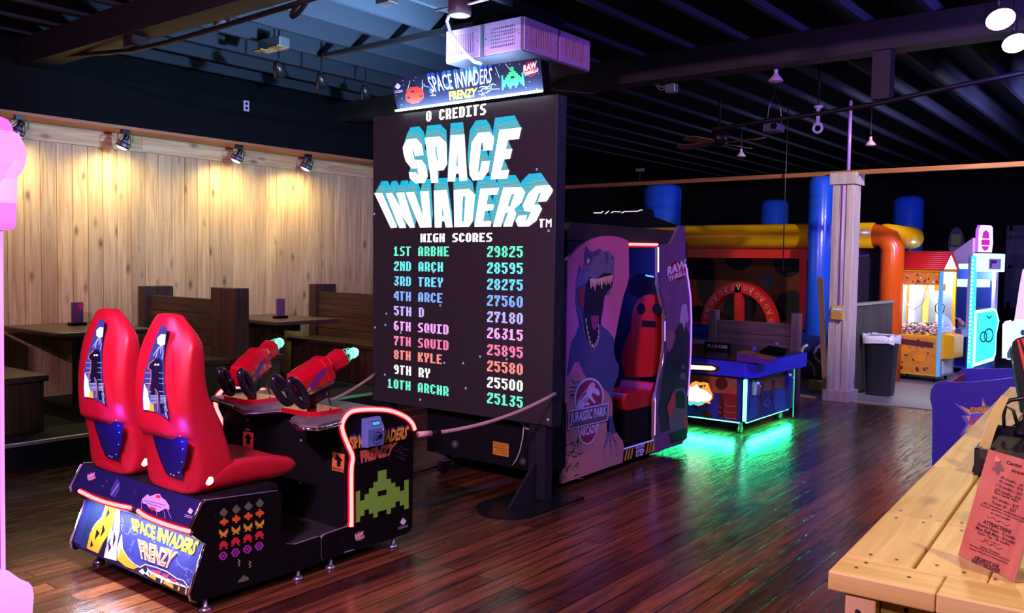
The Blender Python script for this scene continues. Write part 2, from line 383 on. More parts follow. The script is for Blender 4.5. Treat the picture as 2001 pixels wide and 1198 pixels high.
# ------------------------------------------------------------------ ceiling: deck, joists, trussed beams
c = struct(MB().box((-12, -4, 3.93), (7, 20.8, 4.0), ceil_paint).build('ceiling'))
jw = ceil_paint
for i in range(30):
    x = -8.42+i*.515
    if x > 6: break
    MB().box((x-.022, -4, 3.6), (x+.022, 20.5, 3.93), jw).build('joist', c)
beamw = wood('dark_beam_timber', (.010, .008, .008), (.018, .015, .014), .6, 0, island=False)
iron = M('dark_iron', (.02, .018, .018), .5, .6)
def truss(name, yb, x0, x1, posts, rod, label, grp):
    t = thing(name, (x0, yb, 3.36), label, 'beam', grp)
    MB().box((x0, yb-.11, 3.36), (x1, yb+.11, 3.598), beamw).build('timber', t)
    for px, zb in posts: MB().box((px-.07, yb-.07, zb), (px+.07, yb+.07, 3.365), beamw).build('post', t)
    MB().tube(rod, .020, iron).build('tie_rod', t)
    return t
rodA = [(-8.6, 3.68, 3.33), (-8.15, 3.68, 3.28), (-7.4, 3.68, 3.275), (-7.0, 3.68, 3.30), (-5.8, 3.68, 3.345), (-4.6, 3.68, 3.355)]
rp = [Yp(x, y, 3.68) for x, y in ((-60, 116), (90, 111), (200, 104), (262, 98), (330, 82), (420, 56), (545, 18), (640, -12))]
kp = Yp(266, 97, 3.68)
t = truss('trussed_beam', 3.68, -8.62, 0.4, [(kp.x, kp.z+.015)], rp, 'dark timber roof beam with a hanging post and rusty tie rod, upper left', 'trussed roof beams')
e = Yp(586, 13, 3.68)   # swaged eye of the turnbuckle
MB().tube([(e.x+.085*math.cos(a), 3.68, e.z+.03*math.sin(a)+.045*math.cos(a)) for a in [2*math.pi*i/16 for i in range(16)]], .016, iron, closed=True).build('turnbuckle', t)
rp = [Yp(x, y, 7.5) for x, y in ((1395, 252), (1500, 236), (1600, 222), (1722, 201), (1850, 172), (2030, 136))]
kp = Yp(1724, 198, 7.5)
t = truss('trussed_beam', 7.5, -8.62, 5.5, [(kp.x, kp.z+.01)], rp, 'dark timber roof beam with post and tie rod crossing at upper right, lit faint blue', 'trussed roof beams')
# ceiling conduit near the truss, blue cable loops
cb = M('grey_conduit', S(120, 118, 130), .5)
# ------------------------------------------------------------------ wall spotlights over the booths
bulbw = E('warm_bulb_face', (1.0, .86, .58), 9); bulboff = M('frosted_bulb', S(205, 170, 200), .4)
fixblk = M('black_fixture_enamel', (.012, .012, .014), .35)
def wallspot(px, label):
    p = Xp(px[0], px[1], -8.655); t = thing('wall_spotlight', (p.x, p.y, 2.80), label, 'spotlight', 'spotlights above the pine wall')
    MB().box((p.x-.025, p.y-.04, 2.862), (p.x+.025, p.y+.04, 2.90), fixblk).build('mount', t)
    d = Vector((-.25, -.30, -.92)).normalized(); c0 = Vector((p.x, p.y, 2.80))
    m = MB(); m.lathe([(.022, -.06), (.027, -.055), (.03, .0), (.026, .01)], c0, fixblk, 14, d); m.lathe([(.03, .0), (.056, .055), (.058, .085)], c0, M('lamp_reflector', S(150, 140, 160), .3, .4), 18, d, cap=False)
    m.build('bulb', t)
    MB().lathe([(.001, .104), (.026, .101), (.045, .093), (.057, .080)], c0, bulbw, 18, d, cap=False).build('lamp_face', t)
    u = d.orthogonal().normalized(); w = d.cross(u)
    m = MB()
    for k in (.03, .07):
        m.tube([c0+d*k+(u*math.cos(a)+w*math.sin(a))*.066 for a in [2*math.pi*i/20 for i in range(20)]], .005, fixblk, 6, closed=True)
    for a in range(4): m.tube([c0-d*.05+(u*math.cos(a*1.57)+w*math.sin(a*1.57))*.03, c0+d*.03+(u*math.cos(a*1.57)+w*math.sin(a*1.57))*.066, c0+d*.07+(u*math.cos(a*1.57)+w*math.sin(a*1.57))*.066], .004, fixblk, 6)
    m.build('gimbal_ring', t)
    m = MB(); m.tube([(p.x, p.y-.075, 2.78), (p.x, p.y-.08, 2.845), (p.x, p.y-.06, 2.868), (p.x, p.y+.06, 2.868), (p.x, p.y+.08, 2.845), (p.x, p.y+.075, 2.78)], .004, fixblk, 6)
    m.build('yoke', t)
    return t, c0+d*.1, c0, d
lab = ['leftmost of the four spotlights on the pine wall, behind the pink glowing cabinet', 'second spotlight from the left on the pine wall, lit warm', 'third spotlight from the left on the pine wall, lit warm', 'rightmost wall spotlight, nearest the big screen, lit warm']
for px, lb in zip(((38, 252), (245, 276), (467, 301), (602, 319)), lab):
    t, q, c0, d = wallspot(px, lb)
    light('wall_lamp_light', 'SPOT', q, (1.0, .78, .37), 95, .05, q+Vector((-.20, .10, -.95)), angle=172, blend=1.0)
# ------------------------------------------------------------------ wall outlet high on the soffit
p = Xp(481, 207, -8.63); t = thing('outlet_plate', (-8.63, p.y, p.z-.06), 'white double outlet plate high on the black soffit', 'outlet')
MB().box((-8.632, p.y-.036, p.z-.06), (-8.622, p.y+.036, p.z+.06), M('lilac_white_plastic', S(200, 185, 215), .4)).build('plate', t, bevel=.002)
for dz in (-.025, .025): MB().lathe([(.017, 0), (.017, .004)], (-8.622, p.y, p.z+dz), blackm, 12, (1, 0, 0)).build('socket', t)
# ------------------------------------------------------------------ blacklight fittings
uvt = E('blacklight_tube', (.35, .12, 1.0), 3)
for i, (n, p, cc, e, aim) in enumerate(PARTY):
    lbs = ['blacklight fitting on the ceiling above the near aisle', 'blacklight fitting on the ceiling between the dinosaur game and the counter', 'blacklight fitting on the ceiling over the blue bowling game', 'blacklight fitting on the ceiling in front of the bounce house']
    t = thing('blacklight_fitting', (p[0], p[1], p[2]), lbs[i], 'light fitting', 'blacklight fittings')
    MB().box((p[0]-.3, p[1]-.05, p[2]+.03), (p[0]+.3, p[1]+.05, p[2]+.09), fixblk).build('housing', t)
    MB().tube([(p[0]-.27, p[1], p[2]+.012), (p[0]+.27, p[1], p[2]+.012)], .013, uvt, 10).build('tube', t)
    for s in (-.2, .2): MB().tube([(p[0]+s, p[1], p[2]+.09), (p[0]+s, p[1], 3.93)], .006, fixblk, 6).build('hanger', t)
# ------------------------------------------------------------------ ceiling lamps and small devices
def bulb_lamp(px, plane, label, lit=False, r=.062, aim=(0, 0, -1), grp='bare reflector bulbs on the ceiling', top=3.6):
    p = plane(*px); t = thing('reflector_bulb', (p.x, p.y, p.z), label, 'light bulb', grp)
    d = Vector(aim).normalized()
    MB().lathe([(.014, -.10), (.018, -.095), (.018, -.06), (.012, -.055)], p, bulboff if not lit else fixblk, 12, d).build('socket', t)
    m = MB(); m.lathe([(.018, -.06), (.03, -.045), (r, -.005), (r*1.02, .006)], p, bulboff if not lit else M('lamp_shell_warm', S(210, 190, 150), .3), 18, d, cap=False)
    m.build('bulb', t)
    MB().lathe([(.001, .018), (r*.6, .014), (r*1.02, .005)], p, E('flood_face', (1.0, .83, .50), 14) if lit else bulboff, 18, d, cap=False).build('lens', t)
    m = MB(); q = p-d*.10; m.tube([q, q+Vector((0, 0, .05)), (q.x, q.y, 3.93)], .007, fixblk, 6); m.build('stem', t)
    return t, p, d
Z32 = lambda x, y: Zp(x, y, 3.24)
for px, lb in (((1955, 37), 'upper of the two bright warm flood lamps at the top right corner'), ((1984, 84), 'lower of the two bright warm flood lamps at the top right corner')):
    t, p, d = bulb_lamp(px, Z32, lb, True, .085, (.25, -.55, -.8), 'lit warm flood lamps')
    light('flood_lamp_light', 'SPOT', p+d*.03, (1.0, .80, .50), 90, .07, p+d, angle=110, blend=.8)
t, p, d = bulb_lamp((0, 0), lambda x, y: Vector((1.05, 2.3, 3.3)), 'warm flood lamp on the ceiling above the wooden counter', True, .085, (-.4, .08, -.9), 'lit warm flood lamps')
light('flood_lamp_light', 'SPOT', p+d*.03, (1.0, .82, .42), 190, .06, p+d, angle=80, blend=.7)
t, p, d = bulb_lamp((0, 0), lambda x, y: Vector((-.6, 8.6, 3.32)), 'warm flood lamp on the ceiling aimed at the bounce house', True, .085, (-.62, .62, -.30), 'lit warm flood lamps')
light('flood_lamp_light', 'SPOT', p+d*.03, (1.0, .86, .66), 950, .06, p+d, angle=62, blend=.8)
bulb_lamp((1516, 158), Z32, 'unlit reflector bulb on the dark ceiling above the red seat cabinet')
bulb_lamp((1448, 305), lambda x, y: Yp(x, y, 11.3), 'small unlit bulb under the ceiling left of the wooden column')
bulb_lamp((1701, 283), lambda x, y: Yp(x, y, 11.3), 'small unlit bulb under the ceiling right of the wooden column')
t, p, d = bulb_lamp((0, 0), lambda x, y: Vector((-.5, -1.3, 3.32)), 'added warm flood lamp out of view on the ceiling over the near aisle', True, .085, (-.3, .6, -.72), 'lit warm flood lamps')
light('flood_lamp_light', 'SPOT', p+d*.03, (1.0, .78, .50), 190, .08, p+d, angle=120, blend=.9)  # lamp added out of view to light the price list and near aisle
# dark spotlights on a track at upper left
trk = thing('track_rail', (-6.2, 5.6, 3.55), 'black lighting track under the joists left of the big screen', 'light track')
MB().box((-6.75, 5.55, 3.565), (-4.7, 5.60, 3.6), fixblk).build('rail', trk)
for px, lb in (((545, 138), 'dark track spotlight left of the screen, leftmost of three'), ((628, 160), 'dark track spotlight left of the screen, middle of three'), ((714, 182), 'dark track spotlight nearest the screen edge')):
    p = Zp(*px, 3.35); t = thing('track_spotlight', (p.x, p.y, p.z), lb, 'spotlight', 'unlit track spotlights')
    d = Vector((-.3, .5, -.8)).normalized()
    MB().lathe([(.03, -.08), (.045, -.03), (.062, .05)], p, fixblk, 16, d).build('housing', t)
    MB().lathe([(.001, .045), (.055, .052)], p, M('dull_lens', S(110, 95, 85), .2), 16, d, cap=False).build('lens', t)
    MB().tube([p-d*.05, (p.x, p.y, p.z+.12), (p.x, p.y, 3.93)], .008, fixblk, 6).build('stem', t)
p = Yp(430, 42, 3.9); t = thing('gimbal_spotlight', (p.x, p.y, p.z), 'unlit pinkish reflector bulb in a black ring fixture at the top left', 'spotlight')
MB().lathe([(.015, -.10), (.018, -.04), (.03, -.02), (.058, .03), (.058, .036)], p, bulboff, 18, (.15, .1, -1)).build('bulb', t)
m = MB()
for k in (-.005, .012): m.tube([(p.x+.064*math.cos(a), p.y+.064*math.sin(a), p.z+k+.01) for a in [2*math.pi*i/20 for i in range(20)]], .008, fixblk, 6, closed=True)
m.build('ring', t)
m = MB()
for s in (-1, 1): m.tube([(p.x+.064*s, p.y, p.z+.01), (p.x+.062*s, p.y, p.z+.16), (p.x, p.y, p.z+.19)], .006, fixblk, 6)
m.tube([(p.x, p.y, p.z+.19), (p.x, p.y, 3.93)], .012, fixblk, 8); m.build('bracket', t)
# yellow-edged work light fixture under the joists
p = Zp(535, 98, 3.5); t = thing('fluorescent_fixture', (p.x, p.y, p.z), 'small metal ceiling fixture with two yellowed end plates, upper left of the screen', 'light fitting')
MB().box((p.x-.16, p.y-.06, p.z), (p.x+.16, p.y+.06, p.z+.10), steel).build('body', t, bevel=.01)
yel = M('yellowed_card', S(150, 115, 50), .6)
for s in (-.1, .14): MB().box((p.x+s-.06, p.y-.12, p.z-.012), (p.x+s+.07, p.y-.05, p.z-.002), yel).build('end_plate', t)
# steel junction box at the top edge
p = Zp(756, 3, 3.5); o = MB().box((p.x-.07, p.y-.05, p.z-.02), (p.x+.07, p.y+.05, p.z+.1), steel).build('junction_box', bevel=.006); tag(o, 'grey steel junction box fixed to a joist at the top edge', 'junction box')
# can lamp above the screen, its bar and cable
p = Yp(898, 20, 4.5); t = thing('can_lamp', (p.x, p.y, p.z-.05), 'round lit can lamp hung above the screen sign', 'ceiling lamp')
MB().lathe([(.03, .10), (.075, .095), (.08, .0), (.078, -.035), (.07, -.04)], p, M('brown_can', S(70, 55, 62), .45), 24, cap=False).build('can', t)
MB().lathe([(.001, -.032), (.072, -.034)], p, E('cool_led_face', (.8, .9, 1.0), 6), 24, cap=False).build('lens', t)
a = Yp(851, 20, 4.5); b = Yp(955, -2, 4.5)
MB().tube([a, p+Vector((0, 0, .03)), b], .010, steel, 8).build('mounting_bar', t)
MB().tube([p+Vector((0, 0, .09)), (p.x, p.y, 3.93)], .012, fixblk, 8).build('stem', t)
light('can_lamp_light', 'SPOT', p+Vector((0, 0, -.05)), (.75, .86, 1.0), 5, .05, p+Vector((0, 0, -1)), angle=150, blend=.8)
pts = [Yp(x, y, 4.62) for x, y in ((880, 24), (873, 42), (880, 62), (893, 85), (912, 108), (928, 121), (941, 124))]
o = MB().tube(pts, .012, M('grey_flex_conduit', S(205, 205, 215), .4), 10).build('power_cable'); tag(o, 'grey flexible cable looping from the can lamp down to the lit sign', 'cable')
# junction box with two cable tails
p = Zp(1313, 173, 3.3); t = thing('junction_box', (p.x, p.y, p.z-.04), 'small grey junction box with two white cable tails on the dark ceiling', 'junction box')
MB().box((p.x-.05, p.y-.04, p.z-.04), (p.x+.05, p.y+.04, p.z+.04), steel).build('box', t, bevel=.004)
MB().box((p.x-.012, p.y-.01, p.z+.04), (p.x+.012, p.y+.01, 3.6), fixblk).build('hanger', t)
for k in (0, .03): MB().tube([p+Vector((-.04, 0, .02-k*.5)), p+Vector((-.13, 0, .03-k)), p+Vector((-.19, .02, .09-k)), p+Vector((-.21, .03, .20))], .006, cb, 6).build('cable', t)
# projector under the ceiling, security camera
p = Yp(1512, 248, 9.6); t = thing('projector', (p.x, p.y, p.z-.06), 'small grey device hung in a wire bracket under the ceiling, left of the column', 'projector')
MB().box((p.x-.09, p.y-.1, p.z-.06), (p.x+.09, p.y+.1, p.z+.03), M('device_grey', S(95, 90, 115), .5)).build('body', t, bevel=.012)
MB().lathe([(.03, 0), (.035, .03)], (p.x+.05, p.y-.1, p.z-.01), blackm, 14, (0, -1, 0)).build('lens', t)
m = MB()
for s in (-.08, .09): m.tube([(p.x+s, p.y, p.z), (p.x+s*.8, p.y, p.z+.22), (p.x+s*.2, p.y, p.z+.34)], .005, steel, 6)
m.tube([(p.x, p.y, p.z+.33), (p.x, p.y, 3.93)], .012, fixblk, 6); m.build('bracket', t)
p = Yp(1598, 245, 9.2); t = thing('ceiling_camera', (p.x, p.y, p.z), 'white camera on a short stem under the ceiling, above the column', 'camera')
MB().lathe([(.045, 0), (.045, .02), (.02, .03), (.02, .17), (.04, .18), (.05, .2)], p, whitep, 16).build('stem', t)
MB().tube([(p.x+.045*math.cos(a), p.y, p.z-.03+.045*math.sin(a)) for a in [2*math.pi*i/18 for i in range(18)]], .014, whitep, 8, closed=True).build('ring', t)
MB().tube([(p.x, p.y, p.z+.2), (p.x, p.y, 3.93)], .012, fixblk, 6).build('mount', t)
# ceiling fans
fanw = wood('fan_blade_wood', S(105, 66, 40), S(140, 92, 60), .4, 0)
def fan(c, angs, label, L=.62):
    t = thing('ceiling_fan', c, label, 'ceiling fan', 'ceiling fans'); c = Vector(c)
    MB().lathe([(.03, .14), (.09, .12), (.11, .05), (.10, -.02), (.04, -.06)], c, M('fan_motor_bronze', (.03, .022, .018), .35, .7), 20).build('motor', t)
    MB().tube([c+Vector((0, 0, .12)), (c.x, c.y, 3.93)], .014, iron, 8).build('downrod', t)
    for a in angs:
        u = Vector((math.cos(R(a)), math.sin(R(a)), 0)); v = Vector((-u.y, u.x, 0)); m = MB(); n = Vector((0, 0, 1))
        pts = [c+u*r+v*w+n*(-.02+w*.25) for r, w in ((.1, -.02), (.2, -.06), (L*.9, -.075), (L, -.04), (L, .04), (L*.9, .075), (.2, .06), (.1, .02))]
        m.prism(pts, (0, 0, .008), fanw); m.build('blade', t)
p = Yp(1405, 277, 9.8); fan(p, (-12, 78, 168, 258), 'brown ceiling fan hanging in the dark left of the wooden column')
p = Yp(1045, 168, 6.6); fan(p, (-30, 60, 150, 240), 'ceiling fan half hidden behind the lit sign, one brown blade showing', .62)
p = Yp(1244, 331, 10.62); o = MB().box((p.x-.06, 10.70, p.z-.02), (p.x+.06, 10.73, p.z+.02), M('dim_exit_tag', S(120, 112, 118), .5)).box((p.x-.008, 10.71, 2.765), (p.x+.008, 10.72, p.z-.02), fixblk).build('small_sign'); tag(o, 'tiny pale tag hanging in the dark left of the header rail', 'tag')
# ------------------------------------------------------------------ air supply box with four grilles
bx = [Zp(875, 126, 3.2), Zp(1021, 99, 3.2), Zp(1146, 142.5, 3.2)]
X0, X1, Y0, Y1 = bx[0].x, bx[1].x, bx[1].y, bx[2].y; Zb, Zt = 3.2, 3.46
t = thing('air_supply_box', ((X0+X1)/2, (Y0+Y1)/2, Zb), 'boxy white air outlet with pinkish grilles under the ceiling, above the lit sign', 'air vent')
MB().box((X0, Y0, Zb), (X1, Y1, Zt), M('sheet_metal_white', S(104, 98, 116), .5)).build('plenum', t, bevel=.004)
MB().box((X0+.15, Y0+.15, Zt), (X1-.15, Y1-.15, 3.93), blackm).build('duct', t)
gp = M('grille_enamel', S(188, 140, 186), .5)
def grille(o, u, n, w, h, cross):
    o, u, n = Vector(o), Vector(u), Vector(n); z = Vector((0, 0, 1)); mb = MB()
    f = lambda a, b, d=0: o+u*a+z*b+n*d
    iw, ih = w*.68, h*.66; x0, y0 = (w-iw)/2, (h-ih)/2
    for a, b, c, d in ((0, 0, w, y0), (0, h-y0, w, h), (0, y0, x0, h-y0), (w-x0, y0, w, h-y0)): mb.obox(f(a, b), u*(c-a), z*(d-b), n*.012, gp)
    mb.obox(f(x0, y0), u*iw, z*ih, n*.002, blackm)
    k = 13
    for i in range(k): mb.obox(f(x0+iw*(i+.2)/k, y0, .003), u*(iw/k*.42), z*ih, n*.008, gp)
    if cross:
        for i in range(1, 6): mb.obox(f(x0, y0+ih*i/6-.006, .003), u*iw, z*.012, n*.006, gp)
    for a in (w*.05, w*.95): mb.obox(f(a-.004, h/2-.004, .012), u*.008, z*.008, n*.002, blackm)
    mb.build('grille', t)
wv = (X1-X0)/2
grille((X0+.01, Y0, Zb+.012), (1, 0, 0), (0, -1, 0), wv-.04, .24, False); grille((X0+wv+.02, Y0, Zb+.012), (1, 0, 0), (0, -1, 0), wv-.03, .24, True)
wv = (Y1-Y0)/2
grille((X1, Y0+.01, Zb+.012), (0, 1, 0), (1, 0, 0), wv-.03, .24, False); grille((X1, Y0+wv+.02, Zb+.012), (0, 1, 0), (1, 0, 0), wv-.03, .24, False)
# ------------------------------------------------------------------ booths on the platform
bw = wood('booth_stained_wood', S(46, 28, 20), S(84, 54, 38), .5, 0); bwz = wood('booth_post_wood', S(44, 26, 19), S(80, 50, 35), .5, 2)
tw = wood('table_wood', S(58, 44, 36), S(100, 80, 66), .4, 0)
def booth(yc, label):
    """high-backed booth seen from the aisle: a plank back between a wall post and an aisle post, a bench on each side"""
    t = thing('booth_bench', (-8.1, yc, .2), label, 'booth', 'wooden booths by the pine wall')
    MB().box((-8.985, yc-.02, .2), (-8.86, yc+.32, 1.30), bwz).build('wall_post', t, bevel=.006)
    m = MB(); m.box((-7.62, yc-.02, .2), (-7.44, yc+.13, 1.325), bwz); m.box((-7.438, yc-.015, .2), (-7.2, yc+.13, 1.325), bwz); m.build('aisle_post', t, bevel=.006)
    m = MB()
    for k in range(6): m.box((-8.86, yc+.03, .28+k*.155), (-7.62, yc+.09, .28+k*.155+.15), bw)
    m.build('back_planks', t, bevel=.004)
    for s, nm in ((-1, 'seat'), (1, 'seat')):
        y0, y1 = (yc-.47, yc-.02) if s < 0 else (yc+.13, yc+.58)
        MB().box((-8.85, y0, .60), (-7.25, y1, .65), bw).build('seat', t, bevel=.005)
        m = MB()
        for k in range(9): m.box((-8.8+k*.17, y0+.03, .2), (-8.8+k*.17+.165, y1-.03, .60), bwz)
        m.build('seat_box', t, bevel=.003)
for yc, lb in ((2.62, 'dark wooden booth at the far left edge, mostly hidden'), (4.92, 'dark wooden booth back between the two tables, left of the game guns'), (7.22, 'dark wooden booth back just left of the big screen')): booth(yc, lb)
def table(y0, y1, label):
    t = thing('booth_table', (-8.4, (y0+y1)/2, .2), label, 'table', 'booth tables by the pine wall')
    MB().box((-8.99, y0, .89), (-7.78, y1, .935), tw).build('tabletop', t, bevel=.012)
    MB().box((-8.4, (y0+y1)/2-.05, .2), (-8.3, (y0+y1)/2+.05, .89), bwz).build('pedestal', t)
    MB().obox((-8.9, (y0+y1)/2-.04, .80), (.9, 0, .0), (0, .08, 0), (0, 0, .09), bw).build('rail', t)
table(3.52, 4.42, 'dark wooden booth table at the left, behind the red seats'); table(5.82, 6.68, 'dark wooden booth table between the two booth backs, behind the red guns')
def card(px, label, red):
    p = Zp(*px, .935); t = thing('table_card_stand', (p.x, p.y, .935), label, 'menu stand', 'table card stands')
    MB().box((p.x-.05, p.y-.075, .935), (p.x+.05, p.y+.075, .965), black).build('base', t, bevel=.008)
    m = MB().box((p.x-.012, p.y-.055, .965), (p.x+.012, p.y+.055, 1.16), M('clear_card_acrylic', S(120, 80, 110), .15, spec=.7))
    fn = FR((p.x+.0125, p.y-.055, .965), (0, 1, 0), (0, 0, 1))
    if red: m.disc(fn, .085, .16, .03, .032, M('pink_print', S(220, 60, 90), .4))
    m.build('card', t)
card((151, 636), 'small clear card stand with a pink mark on the left booth table', True); card((548, 622), 'small lilac card stand on the right booth table', False)
# ------------------------------------------------------------------ big LED screen on its stand
def led(name, c, s, pitch=.0088, depth=.55, base=(.02, .012, .02)):
    m = bpy.data.materials.new(name); m.use_nodes = True; MATS[name] = m; nt = m.node_tree; N = nt.nodes; L = nt.links; b = N['Principled BSDF']
    b.inputs['Base Color'].default_value = (*base, 1); b.inputs['Roughness'].default_value = .5; b.inputs['Emission Color'].default_value = (*c, 1)
    tc = N.new('ShaderNodeTexCoord'); sp = N.new('ShaderNodeSeparateXYZ'); L.new(tc.outputs['Object'], sp.inputs[0]); prev = None
    for ax in (0, 2):
        a = N.new('ShaderNodeMath'); a.operation = 'MULTIPLY'; a.inputs[1].default_value = 2*math.pi/pitch; L.new(sp.outputs[ax], a.inputs[0])
        q = N.new('ShaderNodeMath'); q.operation = 'SINE'; L.new(a.outputs[0], q.inputs[0])
        r = N.new('ShaderNodeMapRange'); r.inputs['From Min'].default_value = -1; r.inputs['From Max'].default_value = .2; r.inputs['To Min'].default_value = 1-depth; r.inputs['To Max'].default_value = 1; L.new(q.outputs[0], r.inputs['Value'])
        if prev is None: prev = r
        else:
            mu = N.new('ShaderNodeMath'); mu.operation = 'MULTIPLY'; L.new(prev.outputs[0], mu.inputs[0]); L.new(r.outputs[0], mu.inputs[1]); prev = mu
    sc_ = N.new('ShaderNodeMath'); sc_.operation = 'MULTIPLY'; sc_.inputs[1].default_value = s; L.new(prev.outputs[0], sc_.inputs[0]); L.new(sc_.outputs[0], b.inputs['Emission Strength'])
    return m
SY = 4.66
ln = thing('led_screen', (-4.2, SY+.12, 0), 'huge black LED scoreboard on a pole stand showing a shooting game title and high scores', 'screen')
TL, TR, BR, BL = [Yp(x, y, SY) for x, y in ((729, 228), (1089, 186), (1078, 833), (728, 783))]
sx0, sx1, sz0, sz1 = (TL.x+BL.x)/2, (TR.x+BR.x)/2, (BL.z+BR.z)/2, (TL.z+TR.z)/2
cabm = M('screen_cabinet_black', (.012, .012, .02), .45)
MB().box((sx0, SY+.004, sz0), (sx1, SY+.11, sz1), cabm).build('cabinet', ln, bevel=.004)
fn = PL((0, SY, 0), (0, -1, 0))
dm = MB()
led_bg = led('led_off_pixels', (.030, .014, .026), .55, base=(.012, .008, .012))
dm.poly(fn, [(P.x, P.z) for P in ()] or [(729.5, 229), (1088.5, 187), (1077.5, 832), (728.5, 782)], led_bg, 1)
ledw = led('led_white', (1, 1, 1), 2.8, depth=.25); ledc = led('led_cyan', (.0, .62, .95), 1.15, depth=.45); leda = led('led_pale_aqua', (.16, .72, .85), 1.05, depth=.65); ledb = led('led_deep_blue', (.0, .16, .62), .75, depth=.5)
k1, k2, k3, k4 = K(780, 215, 7.985), K(890, 215, 7.986), K(725, 325, 9.217), K(900, 325, 9.216)
def j(pts): return k3([(x, y) for x, y in pts])
LET = [ # outline, holes
 (k1([(55,580),(120,460),(270,445),(352,535),(380,700),(250,720),(216,602),(206,615),(236,777),(352,782),(415,865),(445,1035),(395,1135),(255,1145),(165,1065),(150,972),(262,975),(303,1030),(285,908),(195,915),(102,800),(68,680)]), []),
 (k1([(400,435),(630,412),(735,510),(750,840),(690,940),(592,945),(610,1130),(500,1137)]), [k1([(560,572),(582,570),(607,798),(587,795)])]),
 (k1([(805,395),(1018,380),(1063,1100),(943,1108),(930,990),(885,992),(870,1115),(755,1118)]), [k1([(905,612),(918,872),(890,880)])]),
 (k2([(215,890),(252,505),(355,355),(535,340),(605,430),(575,628),(430,632),(438,508),(405,512),(385,680),(350,970),(375,972),(412,803),(538,795),(510,960),(420,1085),(270,1100),(220,1010)]), []),
 (k2([(685,310),(1030,272),(990,450),(820,468),(785,610),(888,605),(850,760),(755,770),(708,945),(840,935),(808,1068),(548,1082)]), []),
 (k3([(60,485),(200,480),(470,1100),(355,1110)]), []),
 (k3([(265,490),(375,478),(540,755),(455,480),(595,470),(790,1102),(700,1107),(545,860),(630,1107),(510,1110)]), []),
 (k3([(625,470),(775,462),(942,920),(885,455),(1040,447),(1090,1098),(880,1102)]), []),
 (k3([(1130,440),(1365,425),(1470,1098),(1345,1100),(1322,990),(1275,990),(1270,1100),(1148,1102)]), [k3([(1275,700),(1312,898),(1275,895)])]),
 (k4([(-123,428),(150,405),(260,510),(215,990),(150,1092),(-113,1097)]), [k4([(42,545),(88,540),(62,995),(20,1000)])]),
 (k4([(355,405),(692,385),(660,510),(497,520),(468,682),(605,690),(580,790),(440,800),(405,990),(553,985),(540,1087),(248,1092)]), []),
 (k4([(770,382),(1100,375),(1165,470),(1090,660),(960,770),(1002,845),(925,1085),(768,1088),(860,830),(805,832),(728,1088),(580,1092)]), [k4([(920,500),(970,492),(895,718),(842,728)])]),
 (k4([(1360,355),(1600,335),(1660,420),(1650,470),(1545,632),(1385,640),(1450,480),(1405,485),(1355,625),(1320,690),(1425,695),(1465,770),(1360,985),(1225,1082),(1035,1087),(990,985),(1040,888),(1195,882),(1170,972),(1195,972),(1270,825),(1150,800),(1120,700),(1220,490)]), [])]
def ext(t, top):
    for i, (o, h) in enumerate(LET):
        d = 95*t/3.992; cx = 878
        yield [(x+(cx-x)*.085*t, y-d) for x, y in o], [[(x+(cx-x)*.085*t, y-d) for x, y in q] for q in h]
for i, t in enumerate((1, .84, .68)):
    for o, h in ext(t, 0): dm.poly(fn, o, ledb if i == 9 else ledc, 2+i*.2, h)
for i, t in enumerate((.55, .42, .28, .14)):
    for o, h in ext(t, 0): dm.poly(fn, o, leda, 3+i*.2, h)
for o, h in LET: dm.poly(fn, o, ledw, 4.4, h)
PIXF = {'0': '.###.|##.##|##.##|##.##|##.##|##.##|.###.', '1': '.##..|###..|.##..|.##..|.##..|.##..|#####', '2': '.####|##.##|...##|..##.|.##..|##...|#####', '3': '.####|...##|..##.|.###.|...##|##.##|.###.',
 '4': '..###|.####|##.##|##.##|#####|...##|...##', '5': '#####|##...|####.|...##|...##|##.##|.###.', '6': '.###.|##...|##...|####.|##.##|##.##|.###.', '7': '#####|##.##|..##.|..##.|.##..|.##..|.##..', '8': '.###.|##.##|##.##|.###.|##.##|##.##|.###.', '9': '.###.|##.##|##.##|.####|...##|...##|.###.',
 'A': '.###.|##.##|##.##|##.##|#####|##.##|##.##', 'B': '####.|##.##|##.##|####.|##.##|##.##|####.', 'C': '.###.|##.##|##...|##...|##...|##.##|.###.', 'D': '####.|##.##|##.##|##.##|##.##|##.##|####.', 'E': '#####|##...|##...|####.|##...|##...|#####', 'G': '.####|##...|##...|##.##|##.##|##.##|.####',
 'H': '##.##|##.##|##.##|#####|##.##|##.##|##.##', 'I': '#####|.##..|.##..|.##..|.##..|.##..|#####', 'K': '##.##|##.##|####.|###..|####.|##.##|##.##', 'L': '##...|##...|##...|##...|##...|##...|#####', 'N': '##.##|###.#|#####|#.###|##.##|##.##|##.##', 'O': '.###.|##.##|##.##|##.##|##.##|##.##|.###.',
 'Q': '.###.|##.##|##.##|##.##|##.##|##.#.|.##.#', 'R': '####.|##.##|##.##|##.##|####.|##.##|##.##', 'S': '.####|##...|##...|.###.|...##|...##|####.', 'T': '#####|.##..|.##..|.##..|.##..|.##..|.##..', 'U': '##.##|##.##|##.##|##.##|##.##|##.##|.###.', 'Y': '##.##|##.##|##.##|.###.|.##..|.##..|.##..', 'M': '#...#|##.##|#####|#.#.#|#...#|#...#|#...#', ' ': '|||||||'}
FS = FR((sx0, SY, sz0), (1, 0, 0), (0, 0, 1))
